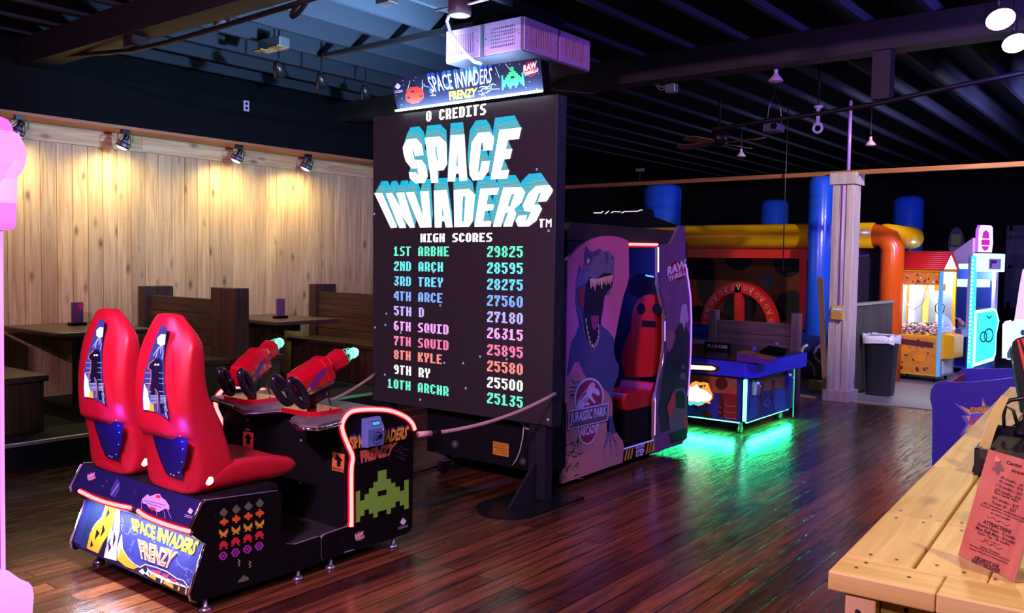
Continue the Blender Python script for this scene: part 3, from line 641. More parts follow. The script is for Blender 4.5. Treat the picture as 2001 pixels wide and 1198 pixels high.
def ptext(s, a, b, hh, m):
    """pixel lettering between two points of the display (left and right end of the baseline middle), of height hh"""
    A, B = fn(*a), fn(*b); w = (B.x-A.x); n = len(s); cw = w/(n-.25); zc = (A.z+B.z)/2
    for i, ch in enumerate(s):
        rows = PIXF[ch].split('|')
        if ch == ' ': continue
        x = A.x-sx0+i*cw; y = zc-sz0
        dm.pix(FS, rows, [(x, y+hh/2), (x+cw*.80, y+hh/2), (x+cw*.80, y-hh/2), (x, y-hh/2)], m, 2)
ptext('0 CREDITS', (833, 226), (949, 215), .075, ledw); ptext('HIGH SCORES', (822, 465), (961, 464), .062, ledw)
ptext('TM', (1054, 436), (1077, 436), .055, ledw)
ROWS = [('1ST ARBHE', '29825', (.03, .85, .52), 491, 877), ('2ND ARCH', '28595', (.03, .80, .78), 521, 865), ('3RD TREY', '28275', (.05, .62, 1.0), 550, 865), ('4TH ARCE', '27560', (.10, .34, 1.0), 579, 864), ('5TH D', '27180', (.42, .36, 1.0), 608, 828),
        ('6TH SQUID', '26315', (.90, .30, 1.0), 638, 876), ('7TH SQUID', '25895', (.95, .10, .32), 667, 876), ('8TH KYLE', '25580', (1.0, .17, .13), 696, 863), ('9TH RY', '25500', (.85, .95, .85), 725, 840), ('10TH ARCHR', '25135', (.03, .85, .52), 755, 876)]
YR = [492, 524, 556, 588, 620, 652, 685, 717, 749, 780]; YL = [491, 520, 549, 578, 607, 636, 665, 692, 721, 748]
for i, (a, b, c, y, xr) in enumerate(ROWS):
    m = led('led_row_%s' % a.split()[0].lower(), [x*.9+.1 for x in c], 1.5, depth=.25); xl = 770 if i < 9 else 758
    ptext(a, (xl, YL[i]), (xr, YL[i]+(xr-xl)*.147*(i/9)), .070, m); ptext(b, (952, YR[i]-3), (1021, YR[i]+3+i*.4), .075, m)
for x, y in ((733, 640), (1049, 331), (1072, 451), (860, 597), (753, 635), (783, 650), (868, 709), (905, 710), (938, 697), (990, 702), (910, 759), (752, 732), (821, 781), (1071, 820), (847, 532), (755, 613), (729.5+2, 418)):
    P = fn(x, y, 2); s = .008; dm.poly(FS, [(P.x-sx0-s, P.z-sz0-s), (P.x-sx0+s, P.z-sz0-s), (P.x-sx0+s, P.z-sz0+s), (P.x-sx0-s, P.z-sz0+s)], led('led_star', (.35, .55, 1), .9) if 'led_star' not in MATS else MATS['led_star'], 2)
dm.build('display', ln)
# sign on top, lit by a strip along its foot
MY0, MY1 = SY+.0, SY+.10
mq = [Yp(x, y, SY-.02) for x, y in ((765, 166), (1054, 120), (1062, 177), (776, 216))]
sg = MB(); navy = M('print_navy', S(32, 38, 64), .35); gold = M('print_gold', S(235, 200, 60), .4); blu = M('print_blue', S(40, 90, 190), .4); grn = M('print_green', S(60, 190, 110), .4); redp = M('print_red', S(225, 60, 50), .4); boltm = M('print_pale_blue', S(190, 210, 245), .4)
fs = PL((0, SY-.03, 0), (0, -1, 0))
out = [(766, 170), (768, 160), (776, 154), (930, 131), (1050, 113), (1056, 116), (1062, 177), (1051, 181), (777, 215)]
sg.prism([fs(x, y, 0) for x, y in out], (0, .09, 0), black); sg.poly(fs, out, navy, 1)
kk, kl = K(755, 110, 10.42), K(905, 110, 10.42)
quad = lambda k, *p: k(list(p))
for k_ in range(4): sg.text(fs, 'SPACE INVADERS', [(833+k_*.3, 143+k_*1.6), (961, 125+k_*1.6), (960, 156+k_*1.6), (839+k_*.8, 175+k_*1.4)], blu, 2+k_*.3, .012)
sg.text(fs, 'SPACE INVADERS', [(834, 150), (962, 132), (960, 162), (844, 181)], MR['print_white'], 4, .006)
sg.text(fs, 'FRENZY', [(877, 179), (933, 171), (930, 189), (879, 196)], gold, 3, .04)
GLY = {'star': ['.....##.....', '.....##.....', '....####....', '#..######..#', '#.###..###.#', '############', '############', '##.######.##', '#...#..#...#'],
       'orb': ['...######...', '.##########.', '.###..#####.', '############', '############', '#..######..#', '############', '.##########.', '...######...'],
       'gem': ['....##....', '...####...', '..######..', '.########.', '##########', '.########.', '..######..', '...####...'],
       'cross': ['...##...', '...##...', '.######.', '########', '########', '.######.', '...##...', '...##...'],
       'wing': ['#......#', '##....##', '###..###', '########', '.######.', '..####..', '.##..##.'],
       'cap': ['..####..', '.######.', '########', '########', '.##..##.', '##....##'],
       'hex': ['..####..', '.##..##.', '##.##.##', '##.##.##', '.##..##.', '..####..'],
       'tank': ['....#....', '...###...', '.#######.', '#########', '#########']}
sg.pix(fs, GLY['orb'], kk([(372, 640), (745, 605), (770, 930), (410, 985)]), redp, 2)
sg.pix(fs, GLY['star'], kl([(770, 240), (1210, 185), (1255, 600), (790, 690)]), grn, 2)
sg.pix(fs, GLY['gem'], kk([(165, 555), (290, 540), (300, 655), (175, 675)]), MR['print_white'], 2)
sg.line(fs, kk([(168, 712), (325, 692)]), .9, MR['print_white'], 2); sg.line(fs, kk([(166, 740), (328, 720)]), .9, MR['print_white'], 2)
raw_logo(sg, fs, kl([(1370, 255)])[0], 25, .35, 2)
for a in ((760, 560), (900, 800)): bolt(sg, fs, kk([a])[0], kk([(1000, 800)])[0], boltm, .7, 2)
bolt(sg, fs, kl([(300, 720)])[0], kl([(670, 590)])[0], boltm, .8, 2); bolt(sg, fs, kl([(320, 770)])[0], kl([(740, 665)])[0], boltm, .8, 2); bolt(sg, fs, kl([(330, 640)])[0], kl([(560, 640)])[0], boltm, .7, 2)
for k, p in ((kk, (600, 430)), (kk, (560, 495)), (kk, (335, 500)), (kk, (350, 585)), (kk, (205, 800)), (kk, (318, 862)), (kk, (308, 990)), (kl, (735, 175)), (kl, (955, 160)), (kl, (1150, 160)), (kl, (660, 360)), (kl, (1350, 515)), (kl, (1280, 640)), (kl, (1500, 665)), (kl, (1530, 350))):
    x, y = k([p])[0]; sg.disc(fs, x, y, .8, .8, MR['print_white'], 2, 6)
for a, b in ((kk([(480, 500)])[0], kk([(435, 670)])[0]), (kk([(735, 480)])[0], kk([(735, 700)])[0]), (kl([(655, 215)])[0], kl([(740, 440)])[0]), (kl([(860, 150)])[0], kl([(985, 320)])[0])): sg.line(fs, [a, b], 1.0, boltm, 2)
so = sg.build('lit_sign', ln); so['label'] = 'lit sign on top of the screen'
a, b = fs(777, 216.5, 0), fs(1062, 178.5, 0)
strip = E('sign_led_strip', (.72, .9, 1.0), 10)
MB().box((a.x, SY-.058, a.z-.008), (b.x, SY-.036, a.z+.003), strip).build('sign_light_strip', ln)
light('sign_strip_light', 'AREA', ((a.x+b.x)/2, SY-.075, a.z+.012), (.62, .83, 1.0), 8, b.x-a.x, ((a.x+b.x)/2, SY+.02, a.z+.35), shape='RECTANGLE', size_y=.03)
MB().tube([(a.x+.10, SY+.125, 2.84), (b.x-.10, SY+.125, 2.84)], .013, E('sign_rear_tube', (.6, .8, 1.0), 6), 10).build('sign_rear_tube', ln)
light('sign_rear_light', 'AREA', ((a.x+b.x)/2, SY+.15, 2.87), (.42, .68, 1.0), 40, b.x-a.x-.2, ((a.x+b.x)/2-.75, SY-.15, 3.6), shape='RECTANGLE', size_y=.03)
light('sign_rear_light', 'SPOT', (a.x+.3, SY+.17, 2.86), (.34, .60, 1.0), 560, .05, (-6.2, SY+.45, 3.6), angle=112, blend=.8)
# LED panel's own spill (the title is bright white)
p0 = Vector((-3.42, SY+.06, 0))
MB().box((-3.52, SY+.02, .02), (-3.38, SY+.10, sz0), cabm).build('pole', ln)
mb = MB(); mb.tube([(-3.5, 4.75, .012), (-3.5, 4.25, .012)], .012, black); foot = arc(-3.46, 4.40, .22, 180, 360, 12)+[(-3.24, 4.95), (-3.68, 4.95)]
mb = MB(); mb.prism([(x, y, 0) for x, y in foot], (0, 0, .018), M('black_powder_steel', (.010, .010, .014), .3, .3)); mb.build('foot_plate', ln, bevel=.004)
MB().prism([(-3.47, 4.70, .018), (-3.47, 4.40, .018), (-3.47, 4.70, .30)], (.02, 0, 0), cabm).build('gusset', ln)
MB().box((sx0+.05, SY+.04, .02), (sx0+.17, SY+.10, sz0), cabm).build('pole', ln)
# ------------------------------------------------------------------ black equipment box behind the screen
BYc = 4.81
q = [Yp(x, y, BYc) for x, y in ((835, 798), (1066, 830), (1066, 945), (835, 890))]
bx0, bx1 = q[0].x, q[1].x
t = thing('equipment_cabinet', ((bx0+bx1)/2, BYc+.12, 0), 'low black equipment box on castors behind the big screen, with a yellow warning sticker', 'cabinet')
mb = MB(); mb.box((bx0, BYc, .16), (bx1, BYc+.25, .62), blackm)
fn = PL((0, BYc, 0), (0, -1, 0)); kq = K(780, 760, 4.609)
mb.poly(fn, kq([(845, 470), (988, 497), (986, 617), (843, 588)]), M('warning_yellow', S(205, 150, 45), .5), 1)
for i, (tx, a) in enumerate((('MULTI OR START', .08), ('TO ACTIVATE', .24), ('MOTION DETECTION', .40), ('POWER ON', .56), ('PULL TO RESET', .74))):
    w = .85 if i != 1 and i != 3 else .55; c = .5
    P = lambda u, v: kq([(845+143*u-2*v, 470+27*u+118*v+2*u*v)])[0]
    mb.text(fn, tx, [P(c-w/2, a), P(c+w/2, a), P(c+w/2, a+.11), P(c-w/2, a+.11)], blackm, 2)
for c_ in ((503, 497), (1115, 655)):
    x, y = kq([c_])[0]; mb.disc(fn, x, y, 7, 8, M('speaker_grey', S(60, 58, 64), .6), 1); mb.disc(fn, x, y, 3, 3.4, M('speaker_cone', S(120, 112, 120), .5), 2)
mb.build('body', t)
for x in (bx0+.12, bx1-.12):
    for y in (BYc+.05, BYc+.20):
        MB().lathe([(.035, -.018), (.05, -.015), (.05, .015), (.035, .018)], (x, y, .05), blackm, 16, (1, 0, 0)).build('castor', t)
        MB().box((x-.03, y-.02, .09), (x+.03, y+.02, .165), steel).build('castor_bracket', t)
cabl = M('white_cable', S(190, 175, 190), .5)
P5 = lambda pts, y: [Yp(a, b, y) for a, b in pts]
o = MB().tube(P5(kq([(1105, 300), (1125, 340), (1160, 362), (1205, 355)]), 4.79), .008, cabl).build('loose_cable'); tag(o, 'short pale cable stub curling below the screen', 'cable')
o = MB().tube(P5(kq([(1122, 345), (1112, 450), (1088, 560), (1055, 640), (1020, 690)]), 4.795), .005, cabl).build('hanging_cable'); tag(o, 'thin pale cable hanging from the screen down past the yellow sticker', 'cable')
o = MB().tube(P5(kq([(1398, 115), (1430, 140), (1428, 165), (1400, 185)]), 4.80), .009, cabl).build('cable_loop'); tag(o, 'small white cable loop beside the right edge of the screen, next to the dinosaur panel', 'cable')
# ------------------------------------------------------------------ rope barriers
ropem = M('pale_rope', S(205, 170, 165), .8, bump=.8, bscale=260)
def rope(pts, label):
    t = thing('barrier_rope', pts[0], label, 'rope', 'barrier ropes')
    MB().tube(pts, .0115, ropem, 8).build('cord', t); return t
A = Xp(812, 848, -3.47); B = Yp(1085, 769, SY-.01); pts = []
A = A+Vector((.02, 0, 0))
for i in range(13):
    u = i/12; p = A.lerp(B, u); p.z -= .09*4*u*(1-u)*.6; pts.append(p)
t = rope(pts, 'pale rope slung from the game console to the right edge of the screen')
MB().tube([A, A.lerp(pts[1], 1.0)], .017, M('rope_end_wrap', S(225, 170, 170), .6), 10).build('end_wrap', t)
MB().tube([pts[1], pts[2].lerp(pts[1], .3)], .014, blackm, 10).build('tape', t)
A = Xp(632, 789, -4.63); B = Yp(735, 729, SY-.01); pts = []
for i in range(9):
    u = i/8; p = A.lerp(B, u); p.z -= .02*4*u*(1-u); pts.append(p)
rope(pts, 'pale rope slung from the console behind the guns to the screen left edge')
# cables on the floor behind the console
fc = M('black_floor_cable', (.01, .01, .012), .5)
o = MB().tube([Zp(x, y, .014) for x, y in ((806, 925), (835, 918), (880, 902), (930, 890))], .010, fc).build('floor_cable'); tag(o, 'black cable on the floor behind the console', 'cable')
mb = MB(); f = FR((0, 0, .001), (1, 0, 0), (0, 1, 0))
pp = [Zp(x, y, 0) for x, y in ((805, 994), (805, 984), (860, 971), (1000, 935), (1000, 942), (862, 979))]
mb.poly(f, [(p.x, p.y) for p in pp], M('floor_tape', (.045, .05, .06), .5), 1); o = mb.build('floor_tape'); tag(o, 'strip of dark tape stuck on the floor boards between console and screen', 'tape')
# ------------------------------------------------------------------ space shooter cabinet: two seats, console with two guns
XR, XL = -3.47, -4.60
AM = thing('arcade_machine', (-4.03, 2.8, 0), 'two-seat shooting arcade game with red seats, red neon edging and mounted red guns', 'arcade machine')
neon = E('red_neon', (1.0, .20, .19), 3.4); neon_halo = E('red_neon_halo', (1.0, .008, .03), .95)  # the wider red tube stands in for the glow halo around the core
def smooth(path, k=4):
    P = [Vector(p) for p in path]; out = []
    for i in range(len(P)-1):
        a, b, c, d = P[max(i-1, 0)], P[i], P[i+1], P[min(i+2, len(P)-1)]
        for j in range(k):
            t = j/k; out.append(.5*((2*b)+(c-a)*t+(2*a-5*b+4*c-d)*t*t+(3*b-a-3*c+d)*t**3))
    return out+[P[-1]]
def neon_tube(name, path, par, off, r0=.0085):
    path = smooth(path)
    m = MB(); m.tube([Vector(p)+Vector(off)*.004 for p in path], r0, neon, 10); m.tube([Vector(p)-Vector(off)*.004 for p in path], r0*1.75, neon_halo, 10); return m.build(name, par)
base_prof = [(2.20, .515), (2.185, .505), (2.129, .409), (2.133, .378), (2.159, .353), (2.203, .317), (2.125, .11), (2.13, .082), (2.158, .064), (2.85, .055), (2.862, .066), (2.862, .185), (2.853, .196), (2.70, .192), (2.645, .208), (2.612, .25), (2.622, .446), (2.618, .47), (2.60, .482)]
con_prof = [(2.884, .061), (2.866, .085), (2.866, .183), (2.884, .197), (3.05, .204), (3.06, .22), (3.057, .49), (3.066, .57), (3.036, .635), (3.0, .71), (2.995, .76), (3.034, .804), (3.094, .815), (3.218, .804), (3.337, .782), (3.449, .735), (3.507, .69), (3.528, .65), (3.522, .10), (3.514, .076), (3.468, .062)]
side = {}
for X, sgn in ((XR, 1), (XL, -1)):
    mb = MB(); mb.prism([(X-.018*sgn, y, z) for y, z in base_prof], (.018*sgn, 0, 0), black, trimedge)
    ms = MB(); ms.prism([(X-.018*sgn, y, z) for y, z in con_prof], (.018*sgn, 0, 0), black, trimedge)
    side[sgn] = (mb, ms)
fr = PL((XR, 0, 0), (1, 0, 0)); mb, ms = side[1]
kz = K(140, 880, 3.768)
olive = M('print_olive', S(98, 104, 84), .45); orange = M('print_orange', S(225, 95, 45), .45); yellow = M('print_yellow', S(215, 170, 50), .45); crim = M('print_crimson', S(205, 40, 60), .45); purp = M('print_purple', S(165, 55, 170), .45)
cols = [(1120, 1212, 1302, 1386), (1122, 1212, 1300, 1385), (1118, 1210, 1298, 1384), (1118, 1208, 1296, 1382), (1115, 1206, 1294, 1380)]
r0 = [455, 527, 610, 698, 778]; r3 = [387, 464, 545, 625, 705]
for j_, (gl, m) in enumerate((('gem', olive), ('cross', orange), ('wing', yellow), ('cap', crim), ('hex', purp))):
    for i in range(4):
        x = cols[j_][i]; y = r0[j_]+(r3[j_]-r0[j_])*i/3; w, h, s = 32, 30, 4
        mb.pix(fr, GLY[gl], kz([(x-w, y-h+s), (x+w, y-h-s), (x+w, y+h-s), (x-w, y+h+s)]), m, 1)
mb.pix(fr, GLY['tank'], kz([(1226, 930), (1304, 905), (1304, 955), (1226, 978)]), olive, 1)
for x, y in ((1232, 828), (1312, 840)): mb.line(fr, kz([(x-6, y-25), (x+8, y-12), (x-6, y), (x+8, y+12), (x-4, y+25)]), 1.6, M('print_sand', S(190, 160, 110), .45), 1)
star = M('print_star', S(120, 118, 135), .45)
for x, y in ((1000, 430), (1485, 515), (1510, 350), (1035, 660), (1500, 735), (980, 890), (1205, 368), (1380, 760), (1665, 765), (1780, 690), (1060, 480), (1660, 850)):
    a = kz([(x, y)])[0]; mb.disc(fr, a[0], a[1], .7, .7, star, 1, 6)
# console side art
kc = K(660, 790, 7.05)
# behind the lettering a violet shadow
violet = M('print_violet_shadow', S(78, 48, 110), .45)
ms.text(fr, 'SPACE INVADERS', kc([(158, 425), (985, 275), (940, 450), (205, 605)]), violet, 1, .05)
ms.text(fr, 'SPACE INVADERS', kc([(150, 455), (990, 300), (935, 480), (205, 622)]), M('print_marigold', S(225, 165, 35), .45), 2, .04)
pinkp = M('print_salmon_edge', S(205, 110, 115), .45)
ms.text(fr, 'FRENZY', kc([(308, 645), (825, 520), (745, 700), (322, 815)]), pinkp, 2, .07); ms.text(fr, 'FRENZY', kc([(316, 645), (818, 525), (742, 692), (328, 805)]), M('print_orange_deep', S(215, 95, 60), .45), 3, .01)
faint = M('print_faint_bolt', S(95, 70, 100), .45)
for a, b in (((700, 570), (980, 620)), ((780, 640), (960, 700)), ((820, 720), (930, 770)), ((230, 640), (310, 830)), ((690, 760), (740, 790))): bolt(ms, fr, kc([a])[0], kc([b])[0], faint, .5, 1)
kg = K(660, 880, 5.99)
ms.pix(fr, GLY['star'], kg([(210, 300), (830, 170), (830, 680), (210, 850)]), M('print_lime', S(122, 186, 60), .45), 1)
ms.pix(fr, GLY['gem'], kg([(728, 800), (800, 785), (806, 860), (728, 878)]), MR['print_white'], 1)
for y in (905, 922): ms.line(fr, kg([(708, y), (818, y-30)]), 1.2, M('print_grey_small', S(165, 160, 175), .45), 1)
raw_logo(ms, fr, kg([(255, 1005)])[0], 16, .38, 1)
ms.line(fr, kg([(75, 1195), (190, 1162)]), 1.6, M('print_grey_small', S(165, 160, 175), .45), 1)
for x, y in ((475, 180), (560, 262), (225, 378), (745, 240), (190, 915), (60, 1050), (50, 1090), (610, 230)): a = kg([(x, y)])[0]; ms.disc(fr, a[0], a[1], .6, .6, star, 1, 6)
mb.build('seat_side_panel', AM); ms.build('console_side_panel', AM); side[-1][0].build('seat_side_panel', AM); side[-1][1].build('console_side_panel', AM)
# seat base: top deck, rear overhang, rear panel, front
deck = MB().box((XL+.018, 2.2, .48), (XR-.018, 2.61, .512), blackm); deck.prism([(XL+.018, 2.60, .06), (XL+.018, 2.60, .49), (XL+.018, 2.57, .49), (XL+.018, 2.57, .06)], (XR-XL-.036, 0, 0), blackm)
deck.build('seat_deck', AM)
MB().box((XL+.018, 2.58, .06), (XR-.018, 3.06, .185), M('tread_plate', (.16, .15, .16), .3, .8)).build('footwell', AM)
mb = MB(); tm = M('tread_stud', (.30, .28, .30), .25, .9)
for i in range(22):
    for j_ in range(9):
        x = XL+.05+i*.05; y = 2.63+j_*.047; a = R(45 if (i+j_) % 2 else -45); u = Vector((math.cos(a), math.sin(a), 0))*.014; v = Vector((-u.y, u.x, 0))*.28
        mb.add([Vector((x, y, .185))-u, Vector((x, y, .185))+v+Vector((0, 0, .002)), Vector((x, y, .185))+u, Vector((x, y, .185))-v+Vector((0, 0, .002))], [(0, 3, 2, 1)], tm)
mb.build('tread_pattern', AM)
# overhang
n1 = Vector((0, -1, .65)).normalized(); p1 = (XR, 2.129, .409); fo = PL(p1, n1)
inkn = M('print_midnight', S(30, 30, 78), .4)
mb = MB(); mb.prism([(XL+.018, y, z) for y, z in ((2.198, .51), (2.131, .409), (2.135, .378), (2.162, .353), (2.24, .353), (2.24, .51))], (XR-XL-.036, 0, 0), inkn)
w_ = MR['print_white']
raw_logo(mb, fo, kz([(145, 195)])[0], 14, .35, 1)
mb.poly(fo, kz([(517, 360), (560, 322), (575, 340), (600, 330), (625, 320), (650, 322), (665, 350), (690, 365), (720, 410), (718, 440), (690, 430), (640, 455), (600, 440), (570, 425), (555, 400), (525, 390)]), M('print_lilac', S(200, 190, 225), .4), 1)
mb.poly(fo, kz([(615, 345), (630, 325), (655, 335), (650, 355)]), redp, 2); mb.poly(fo, kz([(565, 410), (615, 425), (625, 440), (590, 445)]), redp, 2)
for a, b in (((535, 368), (690, 405)), ((545, 385), (660, 420)), ((515, 370), (515, 435)), ((620, 440), (630, 480)), ((680, 450), (690, 500)), ((705, 440), (732, 500))): mb.line(fo, kz([a, b]), .8, M('print_lilac', S(200, 190, 225), .4) if a[0] != 535 and a[0] != 545 else inkn, 2)
mb.poly(fo, kz([(290, 280), (335, 205), (355, 240), (350, 300), (320, 350), (285, 330)]), M('print_dusk_blue', S(70, 66, 130), .4), 1); mb.line(fo, kz([(290, 330), (345, 250)]), 1.2, M('print_lilac', S(200, 190, 225), .4), 2)
mb.line(fo, kz([(440, 350), (462, 300), (478, 280), (470, 330)]), .9, M('print_dusk_blue', S(70, 66, 130), .4), 1)
mb.pix(fo, GLY['gem'], kz([(852, 430), (892, 420), (895, 465), (855, 470)]), w_, 1)
for y in (478, 490): mb.line(fo, kz([(832, y-4), (886, y+10)]), .8, w_, 1)
for x, y in ((230, 265), (258, 225)): mb.disc(fo, *kz([(x, y)])[0], 2.2, 2.6, M('print_dusk_blue', S(70, 66, 130), .4), 1)
mb.build('rear_overhang', AM)
# lower rear panel
n2 = Vector((0, -1, .3106)).normalized(); p2 = (XR, 2.135, .11); fp = PL(p2, n2)
mb = MB(); mb.prism([(XL+.018, y, z) for y, z in ((2.208, .345), (2.135, .11), (2.145, .08), (2.3, .08), (2.3, .345))], (XR-XL-.036, 0, 0), M('print_night_blue', S(38, 44, 110), .4))
kb = K(150, 890, 3.889); ochre = M('print_ochre', S(222, 140, 30), .4); ink = M('print_ink', S(14, 12, 26), .4); palev = M('print_pale_violet', S(215, 212, 250), .4)
mb.poly(fp, kb([(20, 690), (118, 350), (210, 375), (120, 560), (75, 700), (60, 712)]), M('print_teal_navy', S(26, 40, 80), .4), 1)
mb.poly(fp, kb([(222, 372), (295, 385), (270, 560), (200, 660), (160, 745), (75, 705), (100, 590), (150, 520), (190, 470)]), ochre, 1)
for q in ([(240, 400), (215, 480), (250, 440)], [(150, 560), (135, 640), (175, 590)], [(200, 520), (180, 620), (215, 570)], [(110, 640), (100, 700), (125, 680)]): mb.poly(fp, kb(q), ink, 2)
mb.poly(fp, kb([(170, 748), (200, 670), (240, 600), (262, 545), (270, 600), (230, 740), (205, 775)]), ink, 2)
mb.poly(fp, kb([(298, 388), (330, 395), (325, 560), (305, 690), (300, 800), (205, 775), (225, 680), (240, 600), (262, 545), (275, 590)]), palev, 2)
for q in ([(250, 660), (235, 740), (262, 700)], [(285, 560), (270, 700), (295, 640)]): mb.poly(fp, kb(q), ink, 3)
mb.line(fp, kb([(222, 375), (195, 470), (160, 500), (135, 530), (115, 565)]), 1.2, palev, 3)
mb.poly(fp, kb([(305, 790), (310, 700), (345, 600), (350, 720), (380, 770), (430, 830), (470, 850), (430, 865), (370, 845)]), ochre, 2)
mb.poly(fp, kb([(340, 600), (352, 720), (330, 700), (318, 780), (308, 700)]), palev, 3)
mb.line(fp, kb([(348, 710), (385, 775), (440, 830), (480, 850), (520, 828), (600, 850), (680, 880), (760, 935), (810, 950), (850, 1005)]), 1.5, w_, 3)
for q in ([(560, 870), (640, 880), (630, 910), (580, 890)], [(650, 900), (700, 905), (690, 940), (640, 925)], [(720, 935), (760, 945), (750, 970), (705, 950)], [(760, 960), (800, 975), (780, 985)]): mb.poly(fp, kb(q), crim, 3)
mb.poly(fp, kb([(460, 875), (520, 830), (560, 880), (640, 915), (760, 985), (850, 1010), (850, 1060), (700, 1005), (560, 935)]), ink, 2)
mb.poly(fp, kb([(530, 850), (560, 880), (700, 940), (820, 990), (845, 1010), (700, 965), (560, 905)]), w_, 3)
for q in ([(545, 920), (570, 890), (600, 915), (600, 950)], [(655, 970), (670, 950), (735, 985), (730, 1012)], [(765, 1025), (770, 995), (785, 1000), (778, 1030)], [(820, 1050), (828, 1010), (838, 1012), (832, 1058)]): mb.poly(fp, kb(q), ochre, 3)
for q in ([(470, 880), (500, 860), (520, 895), (500, 905)], [(520, 900), (540, 870), (550, 920)], [(640, 935), (655, 940), (645, 972), (635, 968)]): mb.poly(fp, kb(q), palev, 3)
bl = M('print_bolt_blue', S(110, 120, 220), .4)
for a, b in (((345, 420), (420, 440)), ((345, 470), (350, 580)), ((360, 590), (470, 590)), ((440, 640), (400, 740)), ((620, 700), (780, 760)), ((760, 780), (830, 900)), ((820, 850), (890, 890)), ((560, 620), (760, 700)), ((800, 720), (880, 760)), ((830, 910), (860, 970))): bolt(mb, fp, kb([a])[0], kb([b])[0], bl, .6, 2, br=3)
lemon = M('print_lemon', S(235, 225, 30), .4)
mb.text(fp, 'SPACE INVADERS', kb([(408, 470), (935, 655), (880, 762), (425, 572)]), lemon, 4, .04)
mb.text(fp, 'FRENZY', kb([(462, 635), (770, 738), (705, 862), (490, 785)]), M('print_peach', S(245, 180, 150), .4), 4, .06); mb.text(fp, 'FRENZY', kb([(468, 638), (765, 740), (703, 850), (492, 775)]), M('print_orange_deep', S(215, 95, 60), .4), 5, .01)
for i in range(12):
    for j_ in range(5): a = kb([(385+i*14, 765+j_*13+i*5)])[0]; mb.disc(fp, a[0], a[1], .6, .7, bl, 2, 5)
mb.build('rear_art_panel', AM)
# wavy neon in two lengths under the overhang and the white light behind it
w1_ = kz([(60, 300), (105, 322), (150, 345), (200, 365), (250, 383), (300, 396), (345, 407), (390, 416), (435, 425)]); w2_ = kz([(490, 445), (520, 468), (560, 492), (605, 512), (650, 530), (705, 550), (760, 567), (815, 583), (870, 598)])
fq = PL((0, 2.122, .385), (0, -1, .2))
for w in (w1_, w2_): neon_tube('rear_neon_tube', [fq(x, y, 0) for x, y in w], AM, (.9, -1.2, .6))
MB().box((XL+.06, 2.186, .343), (XR-.06, 2.200, .351), E('white_led_strip', (.9, .93, 1.0), 10)).build('rear_light_strip', AM)
light('rear_strip_light', 'AREA', ((XL+XR)/2, 2.135, .352), (.88, .90, 1.0), 13, 1.0, ((XL+XR)/2, 2.02, .0), shape='RECTANGLE', size_y=.03)
# rear edge tubes (chrome corner mouldings)
for X in (XL+.004, XR-.004):
    MB().tube([(X, y, z) for y, z in ((2.205, .515), (2.183, .505), (2.127, .409), (2.131, .372))], .008, chrome, 8).build('corner_moulding', AM)
    MB().tube([(X, y, z) for y, z in ((2.201, .316), (2.123, .11), (2.128, .082), (2.158, .062))], .006, chrome, 8).build('corner_moulding', AM)
# levelling feet
for x in (XL+.12, XR-.03):
    for y in (2.22, 2.74, 2.95, 3.40):
        MB().lathe([(.030, 0), (.030, .010), (.016, .018), (.010, .022), (.010, .08)], (x, y, 0), M('zinc_foot', (.5, .42, .65), .25, .9), 14).build('levelling_foot', AM)
# console: inner black wall, top counter, chrome lip
mb = MB(); mb.prism([(XL+.018, y, z) for y, z in ((3.03, .06), (3.03, .775), (3.50, .70), (3.50, .07))], (XR-XL-.036, 0, 0), blackm)
mb.build('console_body', AM)
topm = M('console_top_grey', S(104, 98, 102), .45)
TOP = [Zp(x, y, .80) for x, y in ((456, 782), (478, 797), (552, 793), (590, 800), (568, 812), (585, 825), (622, 826), (652, 818), (664, 815))]
top2d = [(p.x, p.y) for p in TOP]; top2d[0] = (max(top2d[0][0], XL+.03), top2d[0][1])
outl = top2d+[(XR-.02, 3.04), (XR-.02, 3.36), (XL+.02, 3.36), (XL+.02, 2.95)]
mb = MB(); mb.prism([(x, y, .772) for x, y in outl], (0, 0, .016), topm); mb.build('console_top', AM)
MB().prism([(XL+.02, 3.355, .788), (XL+.02, 3.50, .712), (XL+.02, 3.50, .70), (XL+.02, 3.355, .77)], (XR-XL-.04, 0, 0), topm).build('console_top_slope', AM)
MB().tube([(x, y, .766) for x, y in [(XL+.03, 2.95)]+top2d+[(XR-.03, 3.03)]], .010, chrome, 8).build('chrome_lip', AM)
# neon edging on both console sides
for X, s in ((XR+.006, 1), (XL-.006, -1)):
    prof = [(y, z) for y, z in con_prof[4:18]]
    prof[0] = (3.055, .222)
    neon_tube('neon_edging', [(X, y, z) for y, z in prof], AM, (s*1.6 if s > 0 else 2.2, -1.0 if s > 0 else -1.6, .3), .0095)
# tickets signs, bolts, coin door on the inner wall
fi = PL((0, 3.028, 0), (0, -1, 0)); sgo = M('sign_orange', S(232, 130, 62), .5)
k4_ = K(520, 780, 3.525); k3_ = K(420, 640, 4.607)
mb = MB()
mb.poly(fi, k4_([(458, 362), (541, 380), (536, 508), (453, 488)]), sgo, 1)
mb.poly(fi, k4_([(490, 378), (528, 425), (514, 425), (512, 468), (487, 462), (488, 420), (468, 415)]), blackm, 2)
mb.text(fi, 'TICKETS', k4_([(458, 466), (536, 485), (535, 502), (456, 483)]), blackm, 2, .02)
mb.build('ticket_sign', AM)
mb = MB()
mb.poly(fi, k3_([(254, 934), (348, 948), (345, 1100), (252, 1085)]), sgo, 1)
mb.poly(fi, k3_([(297, 952), (332, 1005), (314, 1003), (314, 1055), (282, 1050), (283, 1000), (264, 996)]), blackm, 2)
mb.text(fi, 'TICKETS', k3_([(258, 1062), (342, 1074), (341, 1092), (256, 1080)]), M('sign_brown', S(150, 75, 35), .5), 2, .02)
